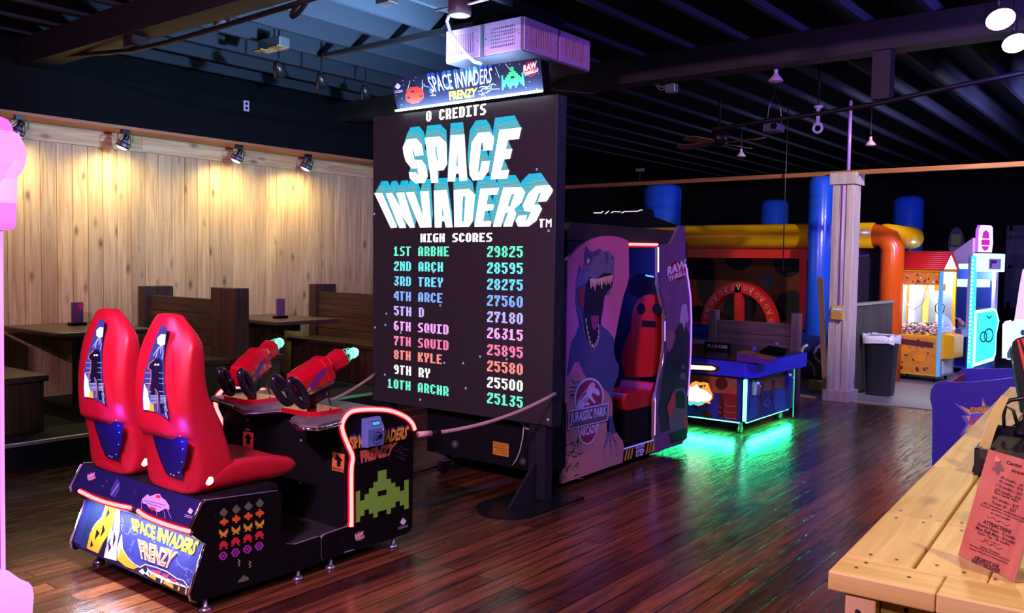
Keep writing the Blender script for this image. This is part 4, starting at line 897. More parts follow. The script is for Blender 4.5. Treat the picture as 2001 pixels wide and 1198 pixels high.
mb.poly(fi, k3_([(275, 908), (315, 912), (315, 930), (272, 926)]), M('tag_white', S(150, 130, 135), .5), 1)
mb.build('ticket_sign', AM)
mb = MB()
for k_, p in ((k4_, (240, 288)), (k4_, (236, 576)), (k3_, (300, 826)), (k3_, (775, 1018))):
    a = fi(*k_([p])[0], 1); mb.lathe([(.010, 0), (.010, .004), (.004, .007)], a, steel, 12, (0, -1, 0))
mb.build('panel_bolt', AM)
# card reader on the console side
kr = PL((XR+.055, 0, 0), (1, 0, 0)); kq_ = K(660, 790, 7.05)
g = M('reader_blue_grey', S(92, 120, 185), .45)
base = Xp(*kq_([(470, 420)])[0], XR)
yl, zl = Xp(*kq_([(318, 560)])[0], XR)[1:3]; yr, zr = Xp(*kq_([(622, 350)])[0], XR)[1:3]
y0, y1 = yl+.004, yl+.118; z0, z1 = .610, .765
t = bpy.data.objects.new('card_reader', None); col.objects.link(t); t.parent = AM; t.location = Vector((XR+.03, (y0+y1)/2, z0))-AM.location; t['label'] = 'blue-grey tap card reader with a lit blue display'
mb = MB(); mb.prism([(XR, y0, z0), (XR+.05, y0, z0+.006), (XR+.055, y0, z0+.10), (XR+.022, y0, z1), (XR, y0, z1)], (0, y1-y0, 0), g)
ff = FR((XR+.0515, y0, z0+.006), (0, 1, 0), Vector((.005, 0, .094)).normalized())
mb.line(ff, arc(.066, .043, .032, 0, 360, 24), .003, ink, 1)
for k in range(3): mb.line(ff, arc(.040, .043, .010+.009*k, -40, 40, 6), .003, ink, 1)
mb.poly(ff, [(.072, .030), (.092, .040), (.098, .060), (.080, .062), (.070, .050)], ink, 1)
mb.disc(ff, .104, .084, .004, .004, E('red_led', (1, .1, .15), 3), 1, 10)
mb.build('housing', t, bevel=.0)
fs2 = FR((XR+.055, y0, z0+.10), (0, 1, 0), Vector((-.033, 0, z1-z0-.10)).normalized())
mb = MB(); mb.poly(fs2, [(.035, .016), (.098, .016), (.098, .044), (.035, .044)], ink, 1); mb.poly(fs2, [(.040, .020), (.092, .020), (.092, .038), (.040, .038)], E('reader_lcd', (.08, .35, 1.0), 1.1), 2); mb.build('display', t)
# ------------------------------------------------------------------ molded seats (parts of the machine)
redpl = M('red_molded_plastic', S(196, 22, 42), .42, vary=.04)
def seat(cx):
    LV = [ # z, rear half width, ridge half width, side half width, y rear, y ridge, y front side, y front centre
     (.50, .13, .16, .20, 2.205, 2.21, 2.42, 2.42), (.56, .13, .17, .215, 2.185, 2.19, 2.43, 2.43), (.62, .135, .175, .225, 2.18, 2.195, 2.41, 2.41), (.70, .13, .175, .225, 2.165, 2.18, 2.385, 2.37), (.775, .12, .185, .22, 2.15, 2.17, 2.365, 2.33),
     (.80, .115, .185, .22, 2.115, 2.15, 2.355, 2.32), (.88, .118, .19, .218, 2.108, 2.142, 2.325, 2.27), (.96, .118, .192, .215, 2.110, 2.140, 2.28, 2.235), (1.06, .112, .187, .214, 2.115, 2.145, 2.262, 2.225), (1.16, .098, .172, .212, 2.126, 2.155, 2.262, 2.225),
     (1.205, .09, .158, .205, 2.134, 2.165, 2.258, 2.228), (1.25, .078, .140, .180, 2.145, 2.175, 2.250, 2.230), (1.30, .062, .11, .13, 2.16, 2.185, 2.236, 2.226), (1.335, .045, .08, .09, 2.175, 2.19, 2.222, 2.22), (1.345, .03, .05, .06, 2.19, 2.195, 2.212, 2.212)]
    rings = []
    for z, rw, gw, sw, yr, yg, yf, yc in LV:
        half = [(rw, yr), (gw, yg), (sw, yg+.035), (sw+.004, (yg+yf)/2+.02), (sw-.004, yf), (sw-.05, yf+.004), (sw*.5, (yf+yc)/2), (0, yc)]
        pts = half+[(-x, y) for x, y in half[:-1][::-1]]
        rings.append([(cx+x, y, z) for x, y in pts])
    mb = MB(); mb.loft(rings, redpl)
    PN = [(2.18, .20, .60, .56, .505), (2.26, .222, .635, .60, .50), (2.36, .232, .645, .655, .50), (2.46, .235, .618, .66, .50), (2.56, .235, .61, .652, .498), (2.66, .232, .612, .64, .498), (2.74, .225, .605, .618, .505), (2.775, .215, .59, .596, .53), (2.785, .20, .57, .572, .55)]
    nb_ = len(mb.v)
    rings = []
    for y, hw, zc, ze, zb in PN:
        half = [(hw*.5, zc+.002), (hw-.06, ze-.012), (hw-.02, ze), (hw, ze-.025), (hw-.006, (ze+zb)/2), (hw-.03, zb)]
        pts = [(0, zc)]+half+[(0, zb)]+[(-x, z) for x, z in half[::-1]]
        rings.append([(cx+x, y, z) for x, z in pts])
    mb.loft(rings, redpl)
    so = mb.build('seat', AM, sub=2)
    me = so.data; at_ = me.attributes.new('crease_edge', 'FLOAT', 'EDGE'); nr_ = 15
    for e in me.edges:
        i, k = e.vertices
        if max(i, k) >= nb_:
            continue
        ri, ci, rk, ck = i//nr_, i % nr_, k//nr_, k % nr_; c = 0
        if ci == ck: c = {0: .75, 1: .95, 2: .45, 4: .9, 5: .5, 9: .5, 10: .9, 12: .45, 13: .95, 14: .75}.get(ci, 0)
        elif ri == rk and LV[ri][0] in (.80, .775) and {ci, ck} <= {0, 1, 2, 12, 13, 14}: c = .9
        elif ri == rk and LV[ri][0] in (1.205,) and {ci, ck} <= {2, 3, 4, 5, 9, 10, 11, 12}: c = .8
        at_.data[e.index].value = c
    # lit art panel in the back of the seat
    f2 = PL((0, 2.1035, 0), (0, -1, .06)); dx = (cx+3.77)
    ks = K(260, 600, 3.153); g2 = lambda x, y, l=1: onp(*ks([(x, y)])[0], Vector((0, 2.1035, .9))+f2.n*(EPS*l), f2.n)+Vector((dx, 0, 0))
    g2.n = f2.n
    mb = MB(); glow = E('seat_panel_blue_glow', (.055, .05, .34), 1.0); sil = M('panel_silhouette', S(24, 28, 54), .3); whg = E('seat_panel_white', (.85, .88, 1), 2.2); rg = E('seat_panel_red', (1, .18, .12), 1.0); og = E('seat_panel_orange', (1, .42, .05), 1.3); gb = E('seat_panel_pale_blue', (.45, .5, .95), 1.1)
    edge = [(172, 118), (192, 112), (207, 122), (205, 170), (196, 230), (190, 320), (190, 420), (195, 520), (205, 610), (212, 688), (180, 672), (140, 648), (95, 636), (62, 640), (56, 560), (60, 470), (75, 390), (105, 290), (140, 190), (160, 140)]
    mb.poly(g2, edge, glow, 0)
    mb.poly(g2, [(150, 190), (172, 168), (200, 170), (196, 230), (172, 240), (150, 225)], whg, 1)
    for l_ in ([(168, 240), (150, 270), (140, 310)], [(172, 240), (170, 285)], [(180, 238), (185, 285), (178, 320)], [(160, 245), (125, 300)]): mb.line(g2, l_, 5, gb, 1)
    mb.poly(g2, [(130, 330), (145, 315), (165, 318), (178, 340), (182, 380), (178, 440), (182, 500), (188, 560), (205, 650), (170, 660), (160, 560), (148, 510), (140, 505), (132, 540), (118, 600), (108, 570), (108, 500), (112, 440), (112, 390), (95, 370), (105, 345)], sil, 2)
    mb.line(g2, [(128, 325), (100, 350), (92, 375), (112, 395), (110, 450), (95, 490), (90, 520)], 5, rg, 2); mb.line(g2, [(135, 505), (150, 530), (152, 580), (150, 640)], 5, rg, 3)
    for a, b in (((132, 350), (142, 360)), ((148, 350), (160, 360))): mb.poly(g2, [a, (b[0], a[1]), b, (a[0], b[1])], whg, 3)
    mb.poly(g2, [(68, 470), (80, 500), (92, 520), (95, 560), (108, 600), (102, 635), (66, 632), (62, 560)], whg, 2); mb.poly(g2, [(100, 600), (125, 595), (130, 645), (98, 638)], og, 3)
    for i in range(6): mb.line(g2, [(108, 545+i*9), (146, 545+i*9)], 4, gb, 3); mb.line(g2, [(168, 545+i*9), (203, 548+i*9)], 4, gb, 3)
    for y in (405, 440, 470, 520): mb.line(g2, [(76, y), (110, y+2)], 3.5, gb, 2); mb.line(g2, [(160, y), (188, y+2)], 3.5, gb, 2)
    for a, b in (((190, 560), (212, 686)), ((190, 610), (205, 680)), ((200, 600), (212, 640))): mb.line(g2, [a, b], 3, gb, 3)
    mb.build('lit_back_panel', so)
    # dark blue glossy panel in the lower back
    f3 = PL((0, 2.166, .70), (0, -1, -.12)); g3 = lambda x, y, l=1: onp(*ks([(x, y)])[0], Vector((0, 2.158, .70))+f3.n*(EPS*l), f3.n)+Vector((dx, 0, 0))
    g3.n = f3.n
    mb = MB(); e2 = [(112, 740), (122, 728), (200, 770), (250, 795), (338, 815), (330, 900), (318, 975), (302, 1000), (300, 1062), (245, 1045), (205, 1028), (175, 960), (140, 860)]
    bp = M('glossy_blue_panel', (.012, .010, .10), .12, spec=.8); mb.poly(g3, e2, bp, 0); mb.line(g3, e2, 4, M('panel_black_rim', (.01, .008, .02), .3), 1, True)
    for x, y in ((288, 796), (302, 830), (306, 875), (300, 955), (280, 1020), (232, 1030), (250, 1038)): mb.disc(g3, x, y, 3.5, 3.5, E('blue_dot_led', (.3, .4, 1), 2), 2, 8)
    mb.build('blue_back_panel', so)
    P = g3(205, 800, 25); light('seat_blue_light', 'AREA', g3(235, 790, 60)+Vector((0, -.0, .0)), (.05, .08, 1.0), .9, .08, g3(240, 950, 0))
    c_ = Xp(392, 943, -3.55)+Vector((dx+.006, 0, 0))
    MB().lathe([(.001, .010), (.018, .009), (.022, .003), (.024, -.02)], (cx+.214, c_.y+.045, c_.z), E('tail_light_red', (1.0, .30, .26), 5), 18, (1, -.35, 0), cap=False).build('tail_light', so)
    return so
seat(-3.77); seat(-4.336)
# ------------------------------------------------------------------ guns
gunred = M('gun_red_gloss', S(190, 14, 34), .14, coat=.6); gripm = M('grip_black', (.012, .010, .018), .22)
decalp = M('gun_decal_violet', S(105, 40, 130), .3)
def gun(px, py, zt, yaw, pitch, label):
    g = thing('toy_gun', (px, py, zt-.012), None, None); g.parent = None
    u = Vector((math.sin(yaw)*math.cos(pitch), math.cos(yaw)*math.cos(pitch), math.sin(pitch))); s = Vector((math.cos(yaw), -math.sin(yaw), 0)); w = s.cross(u)
    o = Vector((px, py-.02, zt+.175))
    f = lambda a, b, c: o+u*a+s*b+w*c
    del_ = g; bpy.data.objects.remove(g)
    g = bpy.data.objects.new('gun', None); col.objects.link(g); g.parent = AM; g.location = Vector((px, py, zt))-AM.location; g['label'] = label
    def sect(a, hw, ht, hb, ch=.35): return [f(a, b, c) for b, c in ((-hw, -hb*.55), (-hw*.6, -hb), (hw*.6, -hb), (hw, -hb*.55), (hw, ht*.45), (hw*.62, ht), (-hw*.62, ht), (-hw, ht*.45))]
    mb = MB(); mb.loft([sect(-.105, .050, .052, .045), sect(-.095, .062, .066, .066), sect(-.02, .066, .072, .076), sect(.075, .066, .074, .080), sect(.078, .069, .078, .083), sect(.118, .069, .076, .082), sect(.122, .062, .062, .074), sect(.135, .050, .050, .040), sect(.165, .046, .052, .036), sect(.205, .048, .058, .040), sect(.238, .050, .060, .042), sect(.250, .046, .055, .038), sect(.251, .034, .042, .026)], gunred, smooth=False)
    mb.poly(type('F', (), {'__call__': lambda self, a, b, l=1: f(a, .0665, b)+s*EPS*l, 'n': s})(), [(-.10, -.05), (-.02, -.035), (.03, .0), (.085, .015), (.08, .035), (.02, .03), (-.03, .0), (-.10, -.025)], decalp, 1)
    mb.poly(type('F', (), {'__call__': lambda self, a, b, l=1: f(a, .0665, b)+s*EPS*l, 'n': s})(), [(-.085, -.04), (-.055, -.034), (-.055, -.016), (-.085, -.022)], M('decal_gold', S(190, 150, 40), .3), 2)
    mb.build('body', g, bevel=.006)
    mb = MB(); pts = []
    for i in range(49): a = i/48; an = a*2*math.pi*2.6; rr = .042-.012*a; pts.append(f(.252+.062*a, rr*math.cos(an), .008+rr*math.sin(an)))
    mb.tube(pts, .0026, M('green_coil', (.05, .5, .2), .2, em=.45, ec=(.15, 1, .45)), 6); mb.tube([f(.255, 0, 0), f(.31, 0, 0)], .014, gripm, 8); mb.build('coil', g)
    mb = MB(); mb.lathe([(.016, .296), (.026, .306), (.030, .325), (.027, .344), (.016, .358), (.001, .363)], o, E('green_bulb', (.10, 1.0, .42), 5), 16, u); b_ = mb.build('muzzle_bulb', g)
    for sx in (-1, 1):
        mb = MB(); c = f(-.135, .066*sx, -.015); pts = []
        for i in range(20): an = 2*math.pi*i/20; pts.append(c+u*(.030*math.cos(an)-.02*math.sin(an))+w*(.085*math.sin(an)))
        mb.tube(pts, .0195, gripm, 10, closed=True); mb.tube([f(-.09, .045*sx, -.02), f(-.125, .062*sx, -.02)], .018, gripm, 8); mb.build('handle', g)
    mb = MB(); mb.tube([f(-.03, 0, -.07), (px, py, zt+.07), (px, py, zt+.012)], .026, gripm, 12); mb.obox(f(-.02, -.03, -.14), u*.10, s*.06, w*.07, gripm); mb.build('yoke_post', g)
    MB().tube([f(.05, .045, -.10), (px+.05, py+.09, zt+.02)], .004, gripm, 6).build('cable', g)
    mb = MB(); mb.prism([(px+x, py+y, zt-.012) for x, y in ((-.13, -.10), (.10, -.10), (.13, -.05), (.13, .10), (-.13, .10))], (0, 0, .026), gunred); mb.build('mount_plate', g, bevel=.004)
    light('gun_bulb_light', 'POINT', f(.375, 0, 0), (.1, 1.0, .4), .7, .02)
gun(-3.705, 2.99, .800, 0.0, R(20), 'red gun on the right half of the console, nearer the camera'); gun(-4.265, 3.01, .800, -.35, R(22), 'red gun on the left half of the console, farther from the camera')
# ------------------------------------------------------------------ dinosaur sit-in cabinet
JX = -3.50
JP = thing('arcade_cabinet', (-4.05, 6.0, 0), 'tall sit-in arcade cabinet with a roaring dinosaur side panel and a red bench seat inside', 'arcade machine')
kJ, kD, kL, kC, kR = K(1080, 400, 2.138), K(1100, 460, 4.99), K(1080, 690, 4.609), K(1060, 380, 6.657), K(1180, 440, 2.605)
fj = PL((JX, 0, 0), (1, 0, 0)); X3 = lambda pts, x=JX: [Xp(a, b, x) for a, b in pts]
sky = M('print_dusk_pink', S(214, 110, 140), .4, vary=.12, bscale=3); grey = M('print_dino_grey', S(112, 104, 122), .45, vary=.35, bscale=22); dgrey = M('print_dino_dark', S(72, 72, 104), .45, vary=.3, bscale=20)
mouth = M('print_mouth_dark', S(24, 16, 34), .45); tooth = M('print_tooth', S(225, 190, 150), .4); gum = M('print_gum_red', S(165, 45, 50), .45); tong = M('print_tongue', S(140, 50, 95), .45); leaf = M('print_leaf', S(66, 96, 76), .5, vary=.5, bscale=40); leaf2 = M('print_leaf_light', S(110, 134, 108), .5); sand = M('print_sand_brown', S(186, 130, 116), .45, vary=.15, bscale=10)
logo_g = M('print_logo_silver', S(196, 188, 196), .4); logo_d = M('print_logo_dark', S(88, 80, 92), .4); logo_r = M('print_logo_maroon', S(140, 40, 70), .4)
out = kJ([(62, 232), (70, 218), (100, 186), (135, 158), (170, 141), (205, 132), (235, 130), (265, 133), (295, 141), (315, 150), (318, 175), (319, 300), (312, 335), (298, 375), (285, 430), (272, 500), (258, 570), (254, 600), (258, 640), (272, 665), (276, 690), (272, 720), (256, 760), (250, 800), (248, 900), (256, 940), (275, 965), (292, 985), (298, 1010), (292, 1078), (230, 1098), (40, 1166), (42, 1100), (55, 700)])
mb = MB(); mb.prism([v-Vector((.03, 0, 0)) for v in X3(out)], (.03, 0, 0), sky, trimedge)
mb.poly(fj, kJ([(60, 720), (45, 1100), (42, 1160), (230, 1097), (291, 1077), (297, 1010), (290, 985), (262, 945), (250, 900), (250, 790), (180, 740), (100, 700)]), sand, 1)
mb.poly(fj, kJ([(112, 250), (98, 330), (94, 400), (100, 440), (112, 500), (95, 545), (78, 575), (62, 690), (60, 725), (72, 700), (92, 660), (112, 655), (128, 700), (150, 735), (190, 745), (235, 790), (250, 830), (249, 880), (225, 900), (232, 940), (245, 960), (265, 955), (252, 905), (250, 795), (258, 755), (274, 715), (275, 690), (268, 660), (256, 620), (256, 560), (235, 530), (205, 505), (195, 470)]), dgrey, 2)
mb.poly(fj, kD([(130, 425), (150, 370), (200, 320), (208, 250), (215, 165), (225, 100), (262, 150), (292, 162), (325, 135), (362, 128), (395, 160), (440, 150), (488, 190), (498, 260), (496, 380), (482, 470), (458, 560), (430, 585), (400, 560), (262, 480), (228, 460), (160, 500), (125, 520)]), grey, 3)
mb.poly(fj, kD([(212, 175), (228, 105), (262, 152), (292, 165), (370, 130), (372, 150), (335, 200), (305, 205), (275, 270), (235, 295), (208, 270)]), dgrey, 4)
mb.poly(fj, kD([(232, 272), (236, 235), (248, 222), (266, 246), (250, 270)]), tooth, 5)
mb.poly(fj, kD([(412, 158), (430, 165), (442, 230), (430, 300), (420, 220)]), dgrey, 4); mb.disc(fj, *kD([(484, 220)])[0], 1.5, 3, mouth, 4, 8)
mb.poly(fj, kD([(262, 400), (310, 430), (400, 365), (470, 370), (492, 430), (476, 500), (440, 540), (402, 600), (392, 700), (370, 830), (350, 960), (320, 1070), (285, 1095), (240, 1040), (210, 900), (202, 760), (212, 600), (228, 480)]), mouth, 4)
mb.poly(fj, kD([(150, 525), (212, 495), (206, 700), (178, 690), (150, 600)]), gum, 4)
mb.poly(fj, kD([(270, 785), (350, 780), (345, 880), (310, 930), (285, 900)]), tong, 5)
mb.poly(fj, kD([(262, 440), (330, 440), (400, 395), (470, 400), (488, 440), (470, 470), (330, 490), (268, 500)]), gum, 5)
tx = [262, 285, 303, 322, 345, 365, 390, 412, 432, 452, 470, 486]
for i, (a, b) in enumerate(zip(tx, tx[1:])):
    y0 = 425 if a < 330 else 425-(a-330)*.25; L_ = (95, 80, 115, 60, 70, 110, 60, 85, 70, 95, 60)[i]
    mb.poly(fj, kD([(a, y0+12), (a+3, y0-4), (b-2, y0-6), (b, y0+8), ((a+b)/2+4, y0+L_), ((a+b)/2-3, y0+L_-6)]), tooth, 6)
lp = [(218, 810), (226, 880), (236, 940), (246, 990), (256, 1040), (272, 1075), (292, 1095), (315, 1085), (332, 1062), (344, 1030), (352, 985), (350, 920), (354, 870)]
for a, b in zip(lp, lp[1:]):
    d = (12 if a[0] < 290 else -12); mb.poly(fj, kD([a, b, ((a[0]+b[0])/2+d, (a[1]+b[1])/2-34)]), tooth, 6)
mb.line(fj, kD([(130, 620), (150, 720), (190, 860), (215, 980), (250, 1070), (290, 1115), (335, 1085), (358, 985), (362, 850)]), 2, grey, 4)
for x, y in ((140, 700), (152, 725), (165, 760), (180, 790)): mb.disc(fj, *kD([(x, y)])[0], 1.6, 2.6, grey, 5, 8)
# foot, plants
for x0, x1 in ((465, 455), (500, 525), (540, 580)):
    mb.line(fj, kL([(500, 570), (497, 680), (x0+20, 790), (x1, 880)]), 3.2, grey, 3); mb.line(fj, kL([(x1, 850), (x1+6, 925)]), 2.6, M('print_claw', S(150, 140, 150), .4), 4)
random.seed(5)
for i in range(46):
    a = random.uniform(0, 6.28); cx_, cy_ = (150+random.uniform(-40, 90), 850+random.uniform(-60, 290)) if i < 32 else (170+random.uniform(-45, 60), 290+random.uniform(-80, 120))
    L_ = random.uniform(50, 95); q = (cx_+math.cos(a)*L_, cy_+math.sin(a)*L_*.8); q = (max(q[0], 104), q[1]); cx_ = max(cx_, 108)
    mb.poly(fj, kL([(cx_-6, cy_), (cx_+6, cy_+8), q, ((cx_+q[0])/2, (cy_+q[1])/2-9)]), leaf if i % 3 else leaf2, 3)
# emblem: oval with a skeleton, name banner, lower tab
oc = lambda rx, ry: [(328+rx*math.cos(2*math.pi*i/36)-.0*i, 408+ry*math.sin(2*math.pi*i/36)-rx*.10*math.cos(2*math.pi*i/36)) for i in range(36)]
mb.poly(fj, kL(oc(134, 186)), logo_g, 5); mb.poly(fj, kL(oc(118, 166)), logo_d, 6); mb.poly(fj, kL(oc(112, 158)), logo_r, 7)
low = [(224, 640), (420, 612), (416, 660), (400, 730), (362, 800), (318, 832), (268, 815), (238, 765)]
mb.poly(fj, kL(low), logo_g, 5); mb.poly(fj, kL([(240, 650), (402, 625), (390, 725), (350, 790), (315, 812), (276, 798), (252, 755)]), logo_r, 7)
mb.poly(fj, kL([(218, 500), (222, 450), (238, 430), (270, 400), (300, 370), (312, 315), (338, 275), (368, 262), (382, 285), (380, 310), (412, 325), (428, 365), (412, 388), (386, 370), (358, 358), (348, 378), (372, 420), (390, 440), (376, 455), (350, 430), (330, 405), (308, 440), (335, 450), (325, 475), (290, 470), (268, 500)]), logo_g, 8)
for i in range(9): x = 226+i*11; y = 432-i*14; mb.poly(fj, kL([(x, y+6), (x+8, y-4), (x-8, y-14)]), logo_g, 8)
for i in range(5): mb.line(fj, kL([(270+i*10, 420-i*6), (300+i*7, 455-i*8)]), .8, logo_r, 9)
mb.disc(fj, *kL([(352, 292)])[0], 1.1, 1.6, logo_r, 9, 8)
mb.poly(fj, kL([(142, 518), (506, 447), (500, 606), (140, 692)]), logo_g, 9); mb.poly(fj, kL([(152, 530), (496, 462), (491, 598), (151, 678)]), logo_d, 10)
mb.text(fj, 'JURASSIC PARK', kL([(162, 540), (490, 474), (485, 584), (158, 664)]), logo_g, 11, .035); mb.text(fj, 'ARCADE', kL([(246, 668), (402, 640), (396, 716), (250, 756)]), logo_g, 9, .04)
so = mb.build('side_panel', JP); so['label'] = 'side panel printed with a roaring dinosaur'
# right-hand panel
out = kR([(276, 108), (300, 98), (335, 96), (352, 70), (368, 34), (380, 10), (392, 5), (414, 6), (416, 200), (432, 290), (442, 370), (446, 480), (443, 640), (434, 800), (428, 950), (427, 1050), (420, 1088), (405, 1100), (265, 1160), (258, 1150), (259, 890), (272, 850), (300, 700), (310, 600), (310, 480), (300, 410), (285, 340), (276, 300)])
mb = MB(); nightp = M('print_night_violet', S(120, 74, 116), .4, vary=.4, bscale=6)
mb.prism([v-Vector((.03, 0, 0)) for v in X3(out)], (.03, 0, 0), nightp, trimedge)
mb.poly(fj, kR([(322, 640), (350, 560), (385, 500), (420, 520), (440, 560), (440, 700), (425, 1000), (290, 1060), (275, 950), (300, 760)]), M('print_dark_hill', S(34, 30, 46), .4, vary=.4, bscale=9), 1)
mb.poly(fj, kR([(395, 410), (410, 398), (422, 405), (432, 480), (425, 500), (415, 490), (408, 545), (402, 500), (385, 495)]), M('print_pale_lava', S(195, 160, 185), .4), 2)
mb.poly(fj, kR([(300, 350), (340, 372), (350, 388), (330, 380), (318, 390), (300, 362)]), M('print_mauve', S(150, 90, 100), .4), 2)
mb.poly(fj, kR([(315, 540), (350, 530), (365, 560), (350, 620), (330, 650), (315, 600)]), M('print_mauve', S(150, 90, 100), .4), 2)
# vehicle art: grey body, dark window, red flanks
mb.poly(fj, kR([(345, 860), (365, 832), (405, 828), (422, 850), (425, 960), (420, 1040), (345, 1075), (330, 1000), (325, 940)]), M('print_vehicle_grey', S(104, 96, 104), .4), 3)
mb.poly(fj, kR([(365, 862), (372, 845), (402, 845), (414, 868), (412, 935), (368, 930)]), mouth, 4)
mb.poly(fj, kR([(345, 870), (362, 845), (358, 930), (340, 985), (320, 930)]), crim, 4); mb.poly(fj, kR([(412, 960), (427, 1000), (426, 1040), (405, 1010)]), crim, 4); mb.poly(fj, kR([(330, 1060), (420, 1030), (425, 1085), (345, 1110)]), mouth, 4)
mb.line(fj, kR([(362, 970), (358, 1000)]), 1.6, crim, 4); mb.line(fj, kR([(385, 960), (382, 990)]), 1.6, crim, 4)
mb.disc(fj, *kR([(404, 722)])[0], 3.5, 5, M('print_vehicle_grey', S(104, 96, 104), .4), 3); mb.poly(fj, kR([(380, 770), (395, 750), (415, 752), (420, 790), (400, 785)]), M('print_vehicle_grey', S(104, 96, 104), .4), 3)
raw_logo(mb, fj, kR([(374, 232)])[0], 35, .42, 3)
mb.build('side_panel', JP)
uv = E('violet_edge_light', (.42, .16, 1.0), 1.6); pk = E('pink_edge_light', (.9, .35, .85), 1.1)
MB().tube([Xp(x, y, JX+.004) for x, y in kR([(416, 200), (432, 290), (442, 370), (446, 480), (443, 640), (434, 800), (428, 870)])], .007, uv, 8).build('edge_light', JP)
MB().tube([Xp(x, y, JX+.004) for x, y in kR([(276, 112), (276, 300), (285, 340), (300, 410), (310, 480), (310, 600), (300, 700), (272, 850), (259, 890), (258, 1080)])], .006, chrome, 8).build('edge_trim', JP)
MB().tube([Xp(x, y, JX+.009) for x, y in kR([(277, 112), (277, 240)])], .006, E('white_edge_light', (.95, .75, .9), 1.8), 8).build('edge_light', JP)
MB().tube([Xp(x, y, JX+.009) for x, y in kR([(311, 490), (311, 590)])], .006, uv, 8).build('edge_light', JP)
MB().tube([Xp(x, y, JX+.009) for x, y in kR([(262, 890), (259, 1070)])], .005, pk, 8).build('edge_light', JP)
MB().tube([Xp(x, y, JX-.015) for x, y in ((1105, 800), (1099, 940))], .007, pk, 8).build('edge_light', JP)
# body: base, rear wall, ends, screen housing, canopy
Y0j, Y1j, XB = 5.09, 6.98, -4.70
intr = M('cabinet_interior_black', (.012, .012, .018), .4)
MB().box((XB, Y0j+.03, .035), (JX-.03, Y1j-.02, .115), blackm).build('base', JP)
MB().box((XB+.05, 5.95, .115), (JX-.04, 6.5, .122), M('tread_plate', (.16, .15, .16), .3, .8)).build('floor_plate', JP)
MB().box((XB, Y0j+.03, .115), (XB+.03, Y1j-.02, 1.80), intr).build('far_side_wall', JP)
MB().box((XB+.03, 6.90, .115), (JX-.03, Y1j-.02, 1.80), intr).build('rear_wall', JP)
mb = MB(); mb.prism([(XB+.03, 5.12, .115), (XB+.03, 5.12, 1.78), (XB+.03, 5.30, 1.78), (XB+.03, 5.42, 1.05), (XB+.03, 5.75, .95), (XB+.03, 5.80, .80), (XB+.03, 5.60, .70), (XB+.03, 5.60, .115)], (JX-XB-.065, 0, 0), intr); mb.build('screen_housing', JP)
lo = [Xp(x, y, JX-.035) for x, y in ((1100, 471), (1328, 474))]; zv = 1.775
mb = MB(); vis = M('canopy_brown_black', (.040, .026, .020), .4)
mb.prism([(XB, Y0j+.02, zv), (XB, 6.90, zv), (XB, 6.90, 1.90), (XB, Y0j+.05, 1.90), (XB, Y0j+.0, 1.84)], (JX-.02-XB, 0, 0), vis); mb.build('canopy', JP, bevel=.012)
top = [Xp(x, y, JX-.10) for x, y in kC([(400, 440), (470, 380), (620, 255), (680, 238), (1270, 195), (1330, 185), (1420, 190), (1450, 215), (1452, 290), (1740, 395), (1745, 430)])]
MB().prism([v for v in top], (-.55, 0, 0), black).build('marquee_top', JP)
for pts in ([(670, 240), (760, 240), (788, 218)], [(822, 250), (862, 215)], [(900, 238), (925, 222), (1015, 226)], [(1035, 240), (1070, 222), (1250, 218), (1260, 206), (1300, 202)]):
    MB().tube([Xp(x, y, JX-.095) for x, y in kC(pts)], .0035, E('canopy_line_light', (.95, .85, .9), 1.2), 6).build('lit_line', JP)
rl = X3(kC([(1125, 652), (1485, 655)]), JX-.02)
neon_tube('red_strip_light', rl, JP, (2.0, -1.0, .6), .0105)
# seat
YS = 6.45; P = lambda pts, y=YS: [Yp(a, b, y) for a, b in pts]
redseat = M('red_bench_plastic', S(190, 28, 22), .42)
mb = MB(); bk = [(1238, 600), (1246, 585), (1260, 577), (1274, 575), (1286, 580), (1294, 596), (1296, 640), (1293, 665), (1297, 700), (1296, 738), (1222, 738), (1214, 700), (1222, 668), (1232, 645), (1234, 620)]
clampx = lambda q: [Vector((min(v.x, JX-.06), v.y, v.z)) for v in q]
mb.prism(clampx(P(bk)), (0, .14, 0), redseat); fy = PL((0, YS, 0), (0, -1, 0))
for x in (1253, 1283): mb.disc(fy, x, 604, 8.5, 11, blackm, 1)
mb.poly(fy, [(1254, 626), (1282, 628), (1282, 640), (1254, 639)], blackm, 1)
so = mb.build('seat_back', JP, bevel=.02)
a, b = Yp(1216, 740, YS), Yp(1294, 740, YS); b.x = min(b.x, JX-.05)
mb = MB(); mb.prism([(a.x, YS+.1, a.z-.02), (a.x, YS, a.z), (a.x, YS-.05, a.z-.07), (a.x, 6.02, a.z-.05), (a.x, 5.98, a.z-.10), (a.x, 6.02, a.z-.19), (a.x, YS+.1, a.z-.19)], (b.x-a.x, 0, 0), redseat); mb.build('seat_cushion', JP, bevel=.018)
MB().box((a.x-.02, 6.06, .122), (b.x+.0, 6.85, a.z-.192), blackm).build('seat_plinth', JP)
hb = P([(1220, 572), (1232, 545), (1245, 535), (1280, 540), (1292, 560), (1294, 600)], 6.62)
MB().prism(clampx(hb), (0, .1, 0), blackm).build('headrest_shroud', JP)
q = P([(1262, 538), (1277, 541)], 6.3); MB().tube(q, .006, E('blue_bar_led', (.06, .16, 1.0), 4), 8).build('reading_light', JP)
light('cabinet_blue_light', 'AREA', (-4.1, 6.0, 1.74), (.05, .06, 1.0), 14, .25, (-4.15, 6.5, .6))
light('cabinet_blue_light', 'AREA', (-4.3, 5.95, 1.3), (.06, .08, 1.0), 1.6, .15, (-4.15, 6.9, 1.75))
light('front_panel_blue_light', 'SPOT', (-2.25, 4.6, 3.30), (.05, .05, 1.0), 240, .05, (-3.5, 5.42, .93), angle=19, blend=.9)
